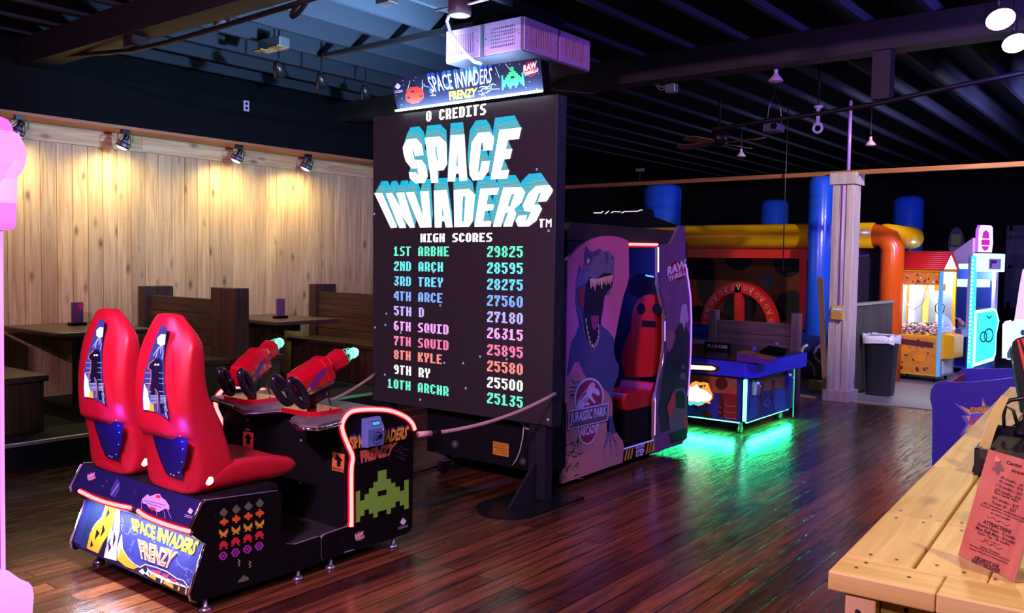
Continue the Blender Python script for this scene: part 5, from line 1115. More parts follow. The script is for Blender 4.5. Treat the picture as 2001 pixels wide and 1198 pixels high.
t = thing('blacklight_fitting', (-2.25, 4.6, 3.33), 'small blue spotlight can on the ceiling aimed at the dinosaur panel', 'light fitting'); t.location = (-2.25, 4.6, 3.33)
MB().lathe([(.05, 0), (.05, .1), (.02, .12)], (-2.25, 4.6, 3.315), fixblk, 16, cap=False).build('can', t); MB().tube([(-2.25, 4.6, 3.43), (-2.25, 4.6, 3.93)], .008, fixblk, 6).build('hanger', t)
# step with hazard stripes
fstep = PL((JX-.012, 0, 0), (1, 0, 0)); mb = MB(); yb, yt = kL([(638, 985)])[0], kL([(928, 770)])[0]
st = kL([(640, 866), (928, 782), (928, 890), (640, 978)]); mb.prism([v-Vector((.02, 0, 0)) for v in X3(st, JX-.012)], (.02, 0, 0), blackm)
hy = M('hazard_yellow', S(215, 160, 50), .5); at = lambda u, v: kL([(640+288*u, 866-84*u+v*(112-4*u))])[0]
for u in (.01, .10, .19, .68, .77, .86): mb.poly(fstep, [at(u+.07, .06), at(u+.12, .06), at(u+.055, .95), at(u, .95)], hy, 1)
mb.text(fstep, 'WATCH YOUR', [at(.36, .06), at(.66, .06), at(.66, .32), at(.36, .32)], MR['print_white'], 1, .05); mb.text(fstep, 'STEP', [at(.38, .38), at(.64, .38), at(.64, .95), at(.38, .95)], MR['print_white'], 1, .05)
mb.build('step_riser', JP)
MB().tube([Xp(x, y, JX-.008) for x, y in kL([(640, 864), (928, 778)])], .006, E('step_violet_strip', (.3, .2, .9), .8), 6).build('step_edge', JP)
# ------------------------------------------------------------------ blue redemption game with green glow
DX, DY = -3.33, 7.84
DN = thing('redemption_game', (-3.95, 8.4, 0), 'low blue-topped redemption arcade game glowing green underneath, beside the dinosaur cabinet', 'arcade machine')
grnled = E('green_neon', (.10, 1.0, .52), 6); bluetop = M('blue_gloss_laminate', S(58, 56, 235), .35)
x0, x1, y0, y1 = -4.55, DX, DY, 9.08; ch = .07
body = [(x0, y0), (x1-ch, y0), (x1, y0+ch), (x1, y1), (x0, y1)]
mb = MB(); mb.prism([(x, y, .12) for x, y in body], (0, 0, .45), M('game_body_blue', S(40, 44, 130), .4, vary=.3, bscale=6))
fF = PL((0, y0, 0), (0, -1, 0)); fS = PL((x1, 0, 0), (1, 0, 0)); kN = K(1300, 680, 7.044); kM = K(1440, 660, 5.99)
og_ = M('print_terracotta', S(190, 92, 62), .4, vary=.2, bscale=8); brk = M('print_barrel_brown', S(92, 28, 28), .4); hoop = M('print_hoop_grey', S(150, 130, 140), .4)
mb.poly(fF, kN([(250, 345), (860, 410), (985, 430), (985, 640), (700, 620), (250, 560)]), og_, 1)
mb.poly(fF, kN([(250, 600), (720, 640), (720, 960), (250, 935)]), M('print_ultramarine', S(52, 50, 160), .4, vary=.5, bscale=8), 1); mb.poly(fF, kN([(480, 880), (560, 850), (650, 910), (640, 960), (540, 950)]), brk, 2)
mb.disc(fF, *kN([(775, 490)])[0], 12, 12.5, brk, 2)
mb.poly(fF, kN([(800, 640), (985, 640), (985, 1005), (900, 985), (780, 960)]), M('print_barrel_red', S(150, 36, 34), .4), 2); mb.poly(fF, kN([(740, 640), (800, 640), (800, 960), (735, 940)]), brk, 2)
for y in (760, 845, 930): mb.line(fF, kN([(815, y), (850, y+35), (900, y+45), (970, y+35)]), 1.3, hoop, 3)
for y in (800, 870): mb.line(fF, kN([(722, y), (775, y+25)]), 1.1, hoop, 3)
for y in (470, 490, 505): mb.line(fF, kN([(870, y), (930, y), (975, y-40)]), 1.2, hoop, 3)
mb.line(fF, kN([(650, 610), (720, 545)]), 1.6, hoop, 2)
# right face art
aq = M('print_aqua_figure', S(60, 100, 180), .4, vary=.3, bscale=8)
mb.poly(fS, kM([(255, 490), (530, 400), (595, 395), (600, 560), (520, 590), (255, 640)]), M('print_ochre_band', S(165, 110, 60), .4), 1)
mb.poly(fS, kM([(150, 690), (190, 660), (235, 670), (245, 900), (120, 985), (150, 820)]), aq, 1); mb.poly(fS, kM([(440, 620), (500, 590), (560, 595), (575, 850), (450, 880), (420, 700)]), aq, 1)
mb.disc(fS, *kM([(355, 765)])[0], 7, 7.5, hoop, 1); mb.disc(fS, *kM([(355, 765)])[0], 5.5, 6, M('print_ultramarine', S(52, 50, 160), .4), 2); mb.line(fS, kM([(330, 770), (355, 790), (380, 765)]), 1, hoop, 3)
mb.line(fS, kM([(250, 480), (253, 940)]), 1.2, M('print_ochre_band', S(165, 110, 60), .4), 2)
for x in (296, 425): mb.poly(fS, kM([(x-18, 545-(x-296)*.25), (x, 525-(x-296)*.25), (x+18, 540-(x-296)*.25), (x+16, 740-(x-296)*.25), (x-10, 780-(x-296)*.25)]), brk, 2); mb.line(fS, kM([(x, 590-(x-296)*.25), (x, 720-(x-296)*.25)]), 1, hoop, 3)
mb.build('body', DN)
# top slab
slab = [(-4.65, 7.74), (-3.30, 7.74), (-3.22, 7.82), (-3.22, 9.15), (-4.65, 9.15)]
MB().prism([(x, y, .565) for x, y in slab], (0, 0, .14), bluetop).build('top_slab', DN, bevel=.008)
MB().prism([(x+(.04 if x < -4 else -.04), y+(.04 if y < 8 else -.04), .705) for x, y in slab], (0, 0, .010), M('game_top_black', (.010, .010, .014), .2)).build('playfield', DN)
# lit oval counter, sunburst sign, vertical green tube
mb = MB(); fL = PL((0, 7.74, 0), (0, -1, 0))
ov = lambda e: kN([(200, 205-e), (640, 225-e*.9), (720, 250-e*.5), (750, 285), (720, 325+e*.5), (640, 335+e), (200, 300+e)])
mb.poly(fL, ov(12), M('print_pink_rim', S(200, 120, 120), .4), 1); mb.poly(fL, ov(4), brk, 2); mb.poly(fL, kN([(200, 225), (640, 250), (690, 270), (690, 300), (640, 308), (200, 285)]), E('counter_glow', (1, .96, .75), 1.3), 3); mb.build('lit_counter', DN)
mb = MB(); blob = [(215, 560), (250, 520), (330, 510), (360, 470), (420, 445), (480, 465), (540, 460), (600, 480), (620, 540), (640, 590), (665, 640), (660, 700), (620, 740), (630, 780), (560, 760), (520, 790), (460, 810), (400, 790), (340, 770), (280, 750), (230, 700), (215, 640)]
mb.prism([Yp(x, y, y0-.012) for x, y in kN(blob)], (0, .011, 0), M('sign_edge_orange', S(230, 110, 40), .4)); f4 = PL((0, y0-.012, 0), (0, -1, 0))
mb.poly(f4, kN([(x+(440-x)*.06, y+(630-y)*.06) for x, y in blob]), E('burst_orange', (1, .42, .08), 1.0), 1)
mb.poly(f4, kN([(240, 560), (300, 540), (380, 540), (430, 500), (470, 560), (560, 590), (640, 660), (620, 720), (560, 740), (480, 740), (400, 745), (320, 720), (240, 690)]), E('burst_white', (1, 1, .97), 2.0), 2)
for q in ([(450, 520), (500, 560), (520, 510)], [(520, 520), (540, 545), (560, 500)]): mb.poly(f4, kN(q), hoop, 3)
for i, x in enumerate((310, 350, 400, 450, 500)): mb.disc(f4, *kN([(x, 755+(i % 2)*14)])[0], 4, 3.4, E('burst_aqua', (.1, .75, .9), 1.0), 3, 10)
for q in ([(450, 612), (500, 630), (560, 655)], [(330, 650), (380, 655)], [(390, 698), (430, 695)]): mb.line(f4, kN(q), .7, hoop, 4)
mb.build('sunburst_sign', DN)
cxm, cym = x1-ch/2+.012, y0+ch/2-.012
MB().box((cxm-.02, cym-.02, .12), (cxm-.005, cym-.002, .57), black).build('corner_channel', DN)
MB().tube([(cxm+.004, cym-.004, .135), (cxm+.004, cym-.004, .53)], .020, grnled, 12).build('green_tube', DN)
MB().tube([(x1+.005, y1-.005, .02), (x1+.005, y1-.005, .55)], .006, E('green_edge', (.08, .9, .4), .7), 8).build('green_edge_strip', DN)
mb = MB(); mb.box((x0+.1, y0+.01, .108), (x1-ch, y0+.03, .119), grnled); mb.box((x1-.03, y0+ch, .108), (x1-.01, y1-.1, .119), grnled); mb.build('underglow_strip', DN)
light('underglow_light', 'AREA', (x1+.0, (y0+y1)/2, .105), (.02, 1.0, .32), 20, .03, None, shape='RECTANGLE', size_y=1.1).rotation_euler = (0, R(-25), 0)
light('underglow_light', 'AREA', ((x0+x1)/2, y0+.0, .105), (.02, 1.0, .32), 20, 1.0, None, shape='RECTANGLE', size_y=.03).rotation_euler = (R(-25), 0, 0)
for x in (x0+.1, x1-.09):
    for y in (y0+.1, y1-.12): MB().lathe([(.02, -.012), (.04, -.01), (.04, .01), (.02, .012)], (x, y, .04), M('castor_grey', S(60, 90, 70), .4), 14, (1, 0, 0)).build('castor', DN); MB().box((x-.016, y-.016, .04), (x+.016, y+.016, .12), steel).build('castor_bracket', DN)
# card readers on its right side
def reader(par, fnp, px, w, h, body, rz, label=None):
    p = fnp(*px); mb = MB()
    if rz: mb.prism([(p.x, p.y-w/2, p.z-h/2), (p.x+.045, p.y-w/2, p.z-h/2+.004), (p.x+.05, p.y-w/2, p.z+h*.12), (p.x+.02, p.y-w/2, p.z+h/2), (p.x, p.y-w/2, p.z+h/2)], (0, w, 0), body); o = Vector((p.x+.05, p.y-w/2, p.z+h*.12)); u, v = Vector((0, 1, 0)), Vector((-.03, 0, h*.38))
    else: mb.prism([(p.x-w/2, p.y, p.z-h/2), (p.x-w/2, p.y-.045, p.z-h/2+.004), (p.x-w/2, p.y-.05, p.z+h*.12), (p.x-w/2, p.y-.02, p.z+h/2), (p.x-w/2, p.y, p.z+h/2)], (w, 0, 0), body); o = Vector((p.x-w/2, p.y-.05, p.z+h*.12)); u, v = Vector((1, 0, 0)), Vector((0, .03, h*.38))
    f = FR(o, u, v.normalized()); mb.poly(f, [(w*.18, .012), (w*.82, .012), (w*.82, .036), (w*.18, .036)], E('reader_lcd', (.08, .35, 1.0), 1.1), 1); mb.disc(f, w*.86, -.012, .006, .006, E('red_led', (1, .1, .15), 3), 1, 8)
    r = mb.build('card_reader', par)
    if label: r['label'] = label
    return r
reader(DN, lambda x, y: Xp(x, y, x1), kM([(200, 575)])[0], .10, .15, M('reader_grey', S(140, 125, 165), .4), True, 'grey card reader'); reader(DN, lambda x, y: Xp(x, y, x1), kM([(580, 475)])[0], .10, .15, M('reader_blue', S(44, 44, 170), .4), True, 'blue card reader')
# control wedge, joystick balls, printed bumper on top
a = Zp(1440, 706, .716); b = Zp(1475, 697, .716)
mb = MB(); yo = M('wedge_ochre', S(165, 120, 50), .4); mb.prism([(a.x-.0, a.y, .715), (a.x+.30, a.y, .715), (a.x+.30, a.y, .755), (a.x, a.y, .80)], (0, .22, 0), M('wedge_violet', S(95, 45, 150), .35), M('wedge_violet', S(95, 45, 150), .35)); mb.prism([(a.x, a.y+.005, .801), (a.x+.30, a.y+.005, .757), (a.x+.30, a.y+.215, .757), (a.x, a.y+.215, .801)], (0, 0, .004), yo); mb.build('control_wedge', DN)
def stick(px, z, colr): p = Zp(*px, z); MB().tube([p, p+Vector((.01, 0, .05))], .006, chrome, 8).ball(p+Vector((.012, 0, .065)), .022, colr).build('joystick', DN)
stick((1471, 695), .785, M('joystick_blue', S(60, 90, 220), .2)); stick((1515, 684), .72, M('joystick_pearl', S(150, 130, 150), .3))
p = Zp(1505, 692, .716); MB().prism([(p.x-.12, p.y, .715), (p.x+.16, p.y-.02, .715), (p.x+.14, p.y+.12, .75), (p.x-.08, p.y+.14, .77)], (0, .02, .02), black).build('control_pad', DN)
p = Zp(1385, 688, .716); mb = MB(); mb.box((p.x-.15, p.y+.2, .715), (p.x+.15, p.y+.26, .80), black); f = FR((p.x-.15, p.y+.2, .715), (1, 0, 0), (0, 0, 1)); mb.text(f, 'PLUNDER', [(.04, .065), (.27, .065), (.27, .03), (.04, .03)], M('print_grey_small', S(165, 160, 175), .45), 1, .04); mb.build('name_bumper', DN)
# wooden bench behind it
bnw = wood('bench_wood', S(74, 52, 62), S(112, 84, 96), .5, 0); bnz = wood('bench_post_wood', S(80, 58, 70), S(118, 90, 104), .5, 2)
t = thing('wooden_bench', (-4.15, 9.95, 0), 'dark wooden high-backed bench behind the blue redemption game, lit violet', 'bench')
for x in (-4.70, -3.68): MB().box((x, 9.88, 0), (x+.09, 10.0, 1.07), bnz).build('post', t, bevel=.006)
mb = MB()
for i in range(3): mb.box((-4.61, 9.92, .50+i*.152), (-3.68, 9.96, .50+i*.152+.148), bnw)
mb.build('back_planks', t, bevel=.003)
MB().box((-4.61, 9.45, .42), (-3.66, 9.92, .46), bnw).build('seat', t, bevel=.004)
for x in (-4.66, -3.70): MB().box((x, 9.46, 0), (x+.07, 9.53, .42), bnz).build('leg', t)
# ------------------------------------------------------------------ wooden column with its reader, header rail
colw = wood('column_whitewood', S(140, 126, 138), S(172, 158, 168), .5, 2, knots=.7)
t = thing('wooden_column', (-3.375, 10.74, 0), 'pale boxed wooden column lit lavender, with a card reader on it', 'column')
cx0, cx1, cy0, cy1 = -3.50, -3.25, 10.63, 10.90
mb = MB(); w3 = (cx1-cx0)/3
for i in range(3): mb.box((cx0+i*w3+.002, cy0+.012*(i == 1), .13), (cx0+(i+1)*w3-.002, cy0+.05, 2.60), colw)
mb.box((cx1-.02, cy0+.052, .13), (cx1, cy1, 2.60), colw); mb.box((cx0, cy0+.052, .13), (cx0+.02, cy1, 2.60), colw)
mb.build('shaft', t, bevel=.002)
MB().box((cx0-.035, cy0-.035, 0), (cx1+.035, cy1+.035, .135), colw).build('plinth', t, bevel=.004)
MB().box((cx0-.03, cy0-.03, 2.598), (cx1+.03, cy1+.03, 2.74), colw).build('cap', t, bevel=.004)
MB().tube([(-3.375, cy0+.004, .95), (-3.375, cy0+.004, 2.6)], .012, M('lilac_conduit', S(150, 110, 200), .4), 8).build('conduit', t)
p = Yp(1655, 250, 10.75); MB().tube([(-3.36, 10.75, 2.74), (-3.36, 10.75, 3.6)], .022, M('lilac_conduit', S(150, 110, 200), .4), 8).build('top_pole', t)
p = Yp(1637, 611, cy0+.01); reader(t, lambda x, y: p, (0, 0), .13, .17, M('reader_ochre', S(165, 125, 60), .4), False, 'ochre card reader')
e = Yp(1640, 608, cy0-.045); MB().tube([(e.x-.035, e.y, e.z+.02), (e.x+.025, e.y, e.z+.02)], .005, E('blue_bar_led', (.06, .16, 1.0), 4), 6).build('status_light', t)
rail = MB().box((-8.9, 10.68, 2.715), (5.5, 10.76, 2.765), wood('rail_timber', S(120, 72, 44), S(160, 104, 66), .4, 0, island=False)).build('header_rail'); tag(rail, 'long horizontal timber rail at column-top height, orange at left and blue at right', 'rail')
p = Yp(1527, 500, 10.6); o = MB().tube([(p.x, 10.66, 1.55), (p.x, 10.655, 2.72), (p.x+.01, 10.66, 3.93)], .008, fixblk, 6).build('hanging_wire'); tag(o, 'thin black wire hanging straight down in front of the yellow inflatable tube', 'cord')
# low pale plank by the column foot, small batten leaning on the column
q = [Zp(x, y, 0) for x, y in ((1581, 762), (1626, 767))]; o = MB().box((q[0].x, q[0].y, 0), (q[1].x, q[0].y+.04, .14), wood('pale_plank', S(150, 140, 100), S(180, 168, 124), .5, 0)).build('low_plank'); tag(o, 'short pale plank on the floor behind the column foot', 'plank')
q = [Yp(x, y, 10.95) for x, y in ((1612, 542), (1618, 660))]; o = MB().obox((q[1].x-.04, 10.95, .0), (q[0].x-q[1].x-.06, 0, q[0].z), (.07, 0, 0), (0, .025, 0), wood('pale_batten', S(170, 150, 110), S(196, 176, 134), .5, 2)).build('leaning_batten'); tag(o, 'thin pale batten leaning behind the left side of the column', 'batten')
# ------------------------------------------------------------------ inflatable bounce house
vy = M('yellow_vinyl', S(228, 176, 12), .22, bump=.12, bscale=9, coat=.3); vb = M('blue_vinyl', S(28, 82, 205), .25, bump=.12, bscale=9, coat=.3); vr = M('red_vinyl', S(205, 38, 36), .3, bump=.25, bscale=7); vo = M('orange_vinyl', S(225, 92, 20), .25, bump=.15, bscale=8); vn = M('navy_vinyl', S(22, 34, 96), .22, bump=.15, bscale=8, coat=.3); vpu = M('violet_vinyl', S(88, 50, 130), .35, bump=.2, bscale=8); vbrown = M('maroon_vinyl', S(96, 40, 26), .4, bump=.2, bscale=6)
BH = thing('bounce_house', (-5.5, 14, 0), 'large inflatable bounce house with yellow top tube, blue columns and a red front', 'bounce house')
IY = 13.2; Q = lambda x, y, d=IY: Yp(x, y, d)
a, b, r_ = Q(1336, 463), Q(1722, 466), abs(Q(1500, 440).z-Q(1500, 487).z)/2
MB().tube([(-8.4, IY, a.z)]+[(x, IY, a.z) for x in (-7.6, a.x, -5.5, -4.5)]+[(b.x-.1, IY, a.z)], r_, vy, 20).build('top_tube', BH)
MB().tube([(b.x-.25, IY-.0, a.z), (b.x-.05, IY, a.z), (b.x+.10, IY, a.z-.06), (b.x+.16, IY, a.z-.2), (b.x+.16, IY, a.z-.4), (b.x+.16, IY, 0)], r_*.86, vo, 20).build('corner_tube', BH)
c = Q(1790, 478, 17.0); MB().tube([(b.x+.05, IY+.05, a.z), (b.x+.1, 14.5, a.z), (c.x-.1, 16.8, a.z)], r_*.9, vy, 20).build('side_tube', BH)
def vcol(px, ptop, w, d, name='column'):
    p = Q(px, ptop, d); rr = abs(Q(px-w/2, ptop, d).x-Q(px+w/2, ptop, d).x)/2
    MB().tube([(p.x, d, 0), (p.x, d, p.z*.5), (p.x, d, p.z-.10), (p.x, d, p.z-.03), (p.x, d, p.z)], [rr, rr*.98, rr, rr*.85, rr*.45], vb, 22).build(name, BH)
vcol(1605, 343, 46, 12.9); vcol(1295, 360, 66, 13.75); vcol(1514, 390, 52, 17.2); vcol(1776, 383, 60, 17.2)
# front frame and walls
mb = MB(); fm_ = [Q(x, y, IY+.05) for x, y in ((1330, 484), (1584, 482), (1584, 505), (1330, 503))]; mb.prism(fm_, (0, .12, 0), vr)
mb.prism([Q(x, y, IY+.02) for x, y in ((1562, 500), (1584, 500), (1584, 668), (1562, 664))], (0, .14, 0), vr); mb.prism([Q(x, y, IY+.02) for x, y in ((1330, 628), (1384, 632), (1384, 655), (1330, 655))], (0, .14, 0), vr); mb.build('front_frame', BH, bevel=.03)
mb = MB(); mb.prism([Q(x, y, IY+1.2) for x, y in ((1330, 498), (1575, 498), (1575, 700), (1330, 700))], (0, .08, 0), vbrown); fb = PL((0, IY+1.2, 0), (0, -1, 0)); hol = M('hole_dark', (.004, .004, .006), .8)
for x, y, rx, ry in ((1444, 505, 27, 24), (1540, 515, 28, 26), (1547, 600, 32, 32), (1446, 600, 32, 34), (1380, 545, 18, 50)):
    mb.disc(fb, x, y, rx+2.2, ry+2.2, M('hole_rim', S(70, 40, 30), .3), 1, 24); mb.disc(fb, x, y, rx, ry, hol, 2, 24)
mb.disc(fb, 1503, 549, 10, 13, M('teal_patch', S(20, 70, 90), .4), 1, 14); mb.build('rear_wall', BH)
# arch with post and white squiggles
AY = IY-.05; c0 = Q(1441, 640, AY); ro = abs(Q(1369, 640, AY).x-c0.x); ri = abs(Q(1385, 640, AY).x-c0.x); zs = 1.13
mb = MB(); outer = [(c0.x+ro*math.cos(R(a)), c0.z+ro*zs*math.sin(R(a))) for a in range(-14, 195, 8)]; inner = [(c0.x+ri*math.cos(R(a)), c0.z+ri*zs*math.sin(R(a))) for a in range(194, -15, -8)]
mb.prism([(x, AY, z) for x, z in outer+inner], (0, .16, 0), vr)
fa = FR((c0.x, AY, c0.z), (1, 0, 0), (0, 0, 1)); wl_ = M('white_piping', S(225, 200, 205), .5); rm = (ro+ri)/2
for i in range(9):
    a = R(2+i*22); u = Vector((math.cos(a), math.sin(a)*zs)); tt = Vector((-math.sin(a), math.cos(a)*zs)); c_ = u*rm
    mb.line(fa, [(c_+u*.035+tt*.035)[:], (c_-u*.04)[:], (c_+u*.045-tt*.02)[:]], .010, wl_, 1)
    a2 = R(12+i*22); c_ = Vector((math.cos(a2), math.sin(a2)*zs))*rm
    if i < 8: mb.line(fa, [(c_.x+.028*math.cos(q), c_.y+.028*math.sin(q)) for q in [2*math.pi*k/12 for k in range(13)]], .008, wl_, 1)
mb.build('entry_arch', BH)
MB().prism([Q(x, y, AY) for x, y in ((1435, 560), (1448, 560), (1448, 640), (1435, 640))], (0, .14, 0), vr).build('arch_post', BH, bevel=.02)
# base cushion with white scrolls
MB().tube([(-8.2, IY-.25, .34), (-6, IY-.25, .34), (-3.75, IY-.25, .34)], .34, vn, 20).build('base_tube', BH)
fs_ = PL((0, IY-.30, 0), (0, -1, 0)); MB().box((-5.4, IY-.60, 0), (-3.72, IY-.28, .62), vn).build('base_cushion', BH, bevel=.06)
kx = K(1440, 660, 5.99); mb = MB(); fq_ = lambda pts: [Yp(x, y, IY-.606) for x, y in kx(pts)]; wp = M('white_scroll', S(170, 165, 180), .5)
for pts in ([(830, 85), (785, 105), (755, 160), (765, 215), (810, 260), (870, 300), (905, 350), (918, 450)], [(985, 85), (935, 120), (910, 180), (925, 235), (970, 280), (1040, 320), (1080, 370)], [(735, 285), (755, 315), (770, 345)]): mb.tube(fq_(pts), .022, wp, 8)
mb.build('white_scroll', BH)
mb = MB(); mb.prism([Q(x, y, IY+.3) for x, y in ((1660, 485), (1722, 485), (1722, 620), (1660, 620))], (0, .06, 0), M('navy_net', S(36, 28, 66), .5)); mb.prism([Q(x, y, IY+.28) for x, y in ((1664, 485), (1698, 485), (1698, 502), (1664, 502))], (0, .04, 0), vpu); mb.build('side_net', BH)
mb = MB(); q0 = -3.70; mb.box((q0, IY+.2, .2), (q0+.05, 16.6, 1.75), M('violet_side_wall', S(50, 24, 80), .5)); mb.build('side_wall', BH)
p0, p1 = Q(1650, 540), Q(1735, 485)
# ------------------------------------------------------------------ plank fence between column and claw machine
fw_ = wood('grey_fence_wood', S(30, 28, 32), S(56, 54, 60), .6, 2)
t = thing('plank_fence', (-3.39, 12.1, 0), 'dark grey plank fence with a pale cap between the column and the yellow claw machine', 'fence')
mb = MB(); y = 11.0
while y < 12.9: mb.box((-3.405, y+.003, .02), (-3.38, min(12.98, y+.14), 1.13), fw_); y += .143
mb.build('planks', t); MB().box((-3.43, 10.98, 1.13), (-3.355, 12.98, 1.165), wood('fence_cap_wood', S(130, 125, 120), S(160, 155, 148), .5, 1, island=False)).build('cap', t, bevel=.004)
for y in (11.05, 12.9): MB().box((-3.48, y-.04, 0), (-3.406, y+.04, 1.13), fw_).build('post', t)
# ------------------------------------------------------------------ bin with liner
p = Zp(1714, 770, 0)+Vector((.035, 0, 0)); t = thing('trash_bin', (p.x, p.y, 0), 'black tapered trash bin with a white bag liner in front of the plank fence', 'bin')
sq = lambda h, z, n=5: [(p.x+h*math.copysign(abs(math.cos(a))**.4, math.cos(a)), p.y+h*math.copysign(abs(math.sin(a))**.4, math.sin(a)), z) for a in [2*math.pi*(i+.5)/24 for i in range(24)]]
MB().loft([sq(.145, 0), sq(.15, .02), sq(.185, .70), sq(.20, .71), sq(.20, .745), sq(.185, .75)], M('bin_black_plastic', (.014, .014, .024), .45)).build('body', t)
mb = MB(); bag = M('bag_white_plastic', S(190, 190, 215), .35, bump=.8, bscale=40); random.seed(3)
rg_ = []
for h, z in ((.17, .64), (.188, .752), (.205, .765), (.206, .70), (.204, .66)): rg_.append([(x+random.uniform(-.006, .006), y+random.uniform(-.006, .006), zz+random.uniform(-.02, .02)*(z < .7 or z > .76)) for x, y, zz in sq(h, z)])
mb.loft(rg_, bag, cap=False); mb.build('liner', t)
# ------------------------------------------------------------------ yellow claw machine
cy = M('claw_yellow_enamel', S(225, 170, 18), .35); clear = None
def glass(name='clear_glass'):
    if name in MATS: return MATS[name]
    m = bpy.data.materials.new(name); m.use_nodes = True; MATS[name] = m; nt = m.node_tree; N = nt.nodes; L = nt.links
    tr = N.new('ShaderNodeBsdfTransparent'); gl = N.new('ShaderNodeBsdfGlossy'); gl.inputs['Roughness'].default_value = .03; mx = N.new('ShaderNodeMixShader'); fr_ = N.new('ShaderNodeFresnel'); fr_.inputs['IOR'].default_value = 1.35
    ge_ = N.new('ShaderNodeNewGeometry'); iv = N.new('ShaderNodeMath'); iv.operation = 'SUBTRACT'; iv.inputs[0].default_value = 1; L.new(ge_.outputs['Backfacing'], iv.inputs[1]); ml = N.new('ShaderNodeMath'); ml.operation = 'MULTIPLY'; L.new(fr_.outputs[0], ml.inputs[0]); L.new(iv.outputs[0], ml.inputs[1]); L.new(ml.outputs[0], mx.inputs[0]); L.new(tr.outputs[0], mx.inputs[1]); L.new(gl.outputs[0], mx.inputs[2]); L.new(mx.outputs[0], N['Material Output'].inputs['Surface']); return m
gls = glass()
rzc = R(-6); CN = Vector((-2.84, 13.38, 0)); RT = Matrix.Rotation(rzc, 4, 'Z')
w_c, d_c = .70, .62
org = CN - RT @ Vector((w_c, 0, 0))
CM = thing('claw_machine', org, 'yellow claw machine with a red ridged gable roof and lit candy inside', 'claw machine', rz=rzc)
def lb(nm, mb, par=None, **k): return mb.build(nm, par or CM, local=True, **k)
z0, zb, zt, zr = .09, .66, 1.60, 1.86
artb = M('candy_art_base', S(214, 138, 50), .4, vary=.3, bscale=12); artp = M('candy_art_pink', S(200, 90, 120), .4); artd = M('candy_art_dark', S(90, 40, 50), .4); arto = M('candy_art_orange', S(235, 150, 40), .4); artg = M('candy_art_green', S(90, 100, 60), .4)
mb = MB(); mb.box((0, 0, z0), (w_c, d_c, zb), cy); ff = FR((0, 0, z0), (1, 0, 0), (0, 0, 1)); random.seed(9)
mb.poly(ff, [(.05, .03), (w_c-.05, .03), (w_c-.05, zb-z0-.03), (.05, zb-z0-.03)], artb, 1)
for i in range(60):
    x, y = random.uniform(.09, w_c-.09), random.uniform(.06, zb-z0-.06); m = random.choice((artb, arto, artd, artp, artg, artb)); mb.disc(ff, x, y, random.uniform(.012, .045), random.uniform(.010, .03), m, 2+random.random()*2, 9, random.uniform(0, 3))
mb.poly(ff, [(.09, .43), (.62, .40), (.60, .48), (.12, .51)], artd, 4.5); mb.text(ff, 'CANDY MIX', [(.12, .50), (.58, .47), (.57, .42), (.13, .44)], artp, 5.5, .05) if False else None
mb.disc(ff, .24, .34, .075, .055, arto, 5, 16); mb.disc(ff, .43, .25, .085, .06, arto, 5, 16)
lb('lower_cabinet', mb)
mb = MB()
for x in (0, w_c-.04): 
    for y in (0, d_c-.04): mb.box((x, y, zb), (x+.04, y+.04, zt), cy)
mb.box((0, 0, zt-.03), (w_c, .04, zt), cy); mb.box((0, d_c-.04, zt-.03), (w_c, d_c, zt), cy); mb.box((0, 0, zt-.03), (.04, d_c, zt), cy); mb.box((w_c-.04, 0, zt-.03), (w_c, d_c, zt), cy)
lb('frame', mb)
lb('corner_light', MB().box((w_c-.035, -.006, z0), (w_c+.006, .03, zt-.02), E('blue_corner_strip', (.08, .34, 1.0), 1.0)))
mb = MB(); mb.box((.04, .012, zb), (w_c-.04, .016, zt-.03), gls); mb.box((w_c-.016, .04, zb), (w_c-.012, d_c-.04, zt-.03), gls); lb('window_glass', mb)
mb = MB(); mb.box((.04, .02, zt-.22), (w_c-.04, .03, zt-.03), artb); f2 = FR((.04, .02, zt-.22), (1, 0, 0), (0, 0, 1))
for i in range(40): mb.disc(f2, random.uniform(.02, w_c-.1), random.uniform(.02, .17), random.uniform(.008, .03), random.uniform(.006, .018), random.choice((arto, artp, artd, MR['print_white'], arto)), 1+random.random(), 8, random.uniform(0, 3))
lb('inner_banner', mb)
mb = MB(); mb.box((.02, d_c-.03, zb), (w_c-.04, d_c-.02, zt-.03), M('claw_mirror_back', S(150, 170, 185), .3, .1)); mb.box((.28, d_c-.12, zb), (.34, d_c-.06, zt-.04), E('inner_yellow_tube', (1, .85, .15), .9)); mb.box((.46, d_c-.1, zb), (.52, d_c-.04, zt-.04), E('inner_white_tube', (.85, .95, 1), 1.5)); mb.box((.07, d_c-.1, zb), (.14, d_c-.05, zt-.04), E('inner_white_tube', (.85, .95, 1), 1.5)); mb.box((.012, .04, zb), (.02, d_c-.04, zt-.03), M('claw_mirror_back', S(150, 170, 185), .3, .1)); mb.box((.022, .30, zb), (.05, .36, zt-.04), E('inner_yellow_tube', (1, .85, .15), .9)); mb.box((.022, .10, zb), (.04, .14, zt-.04), E('inner_white_tube', (.85, .95, 1), 1.5)); lb('rear_wall', mb)
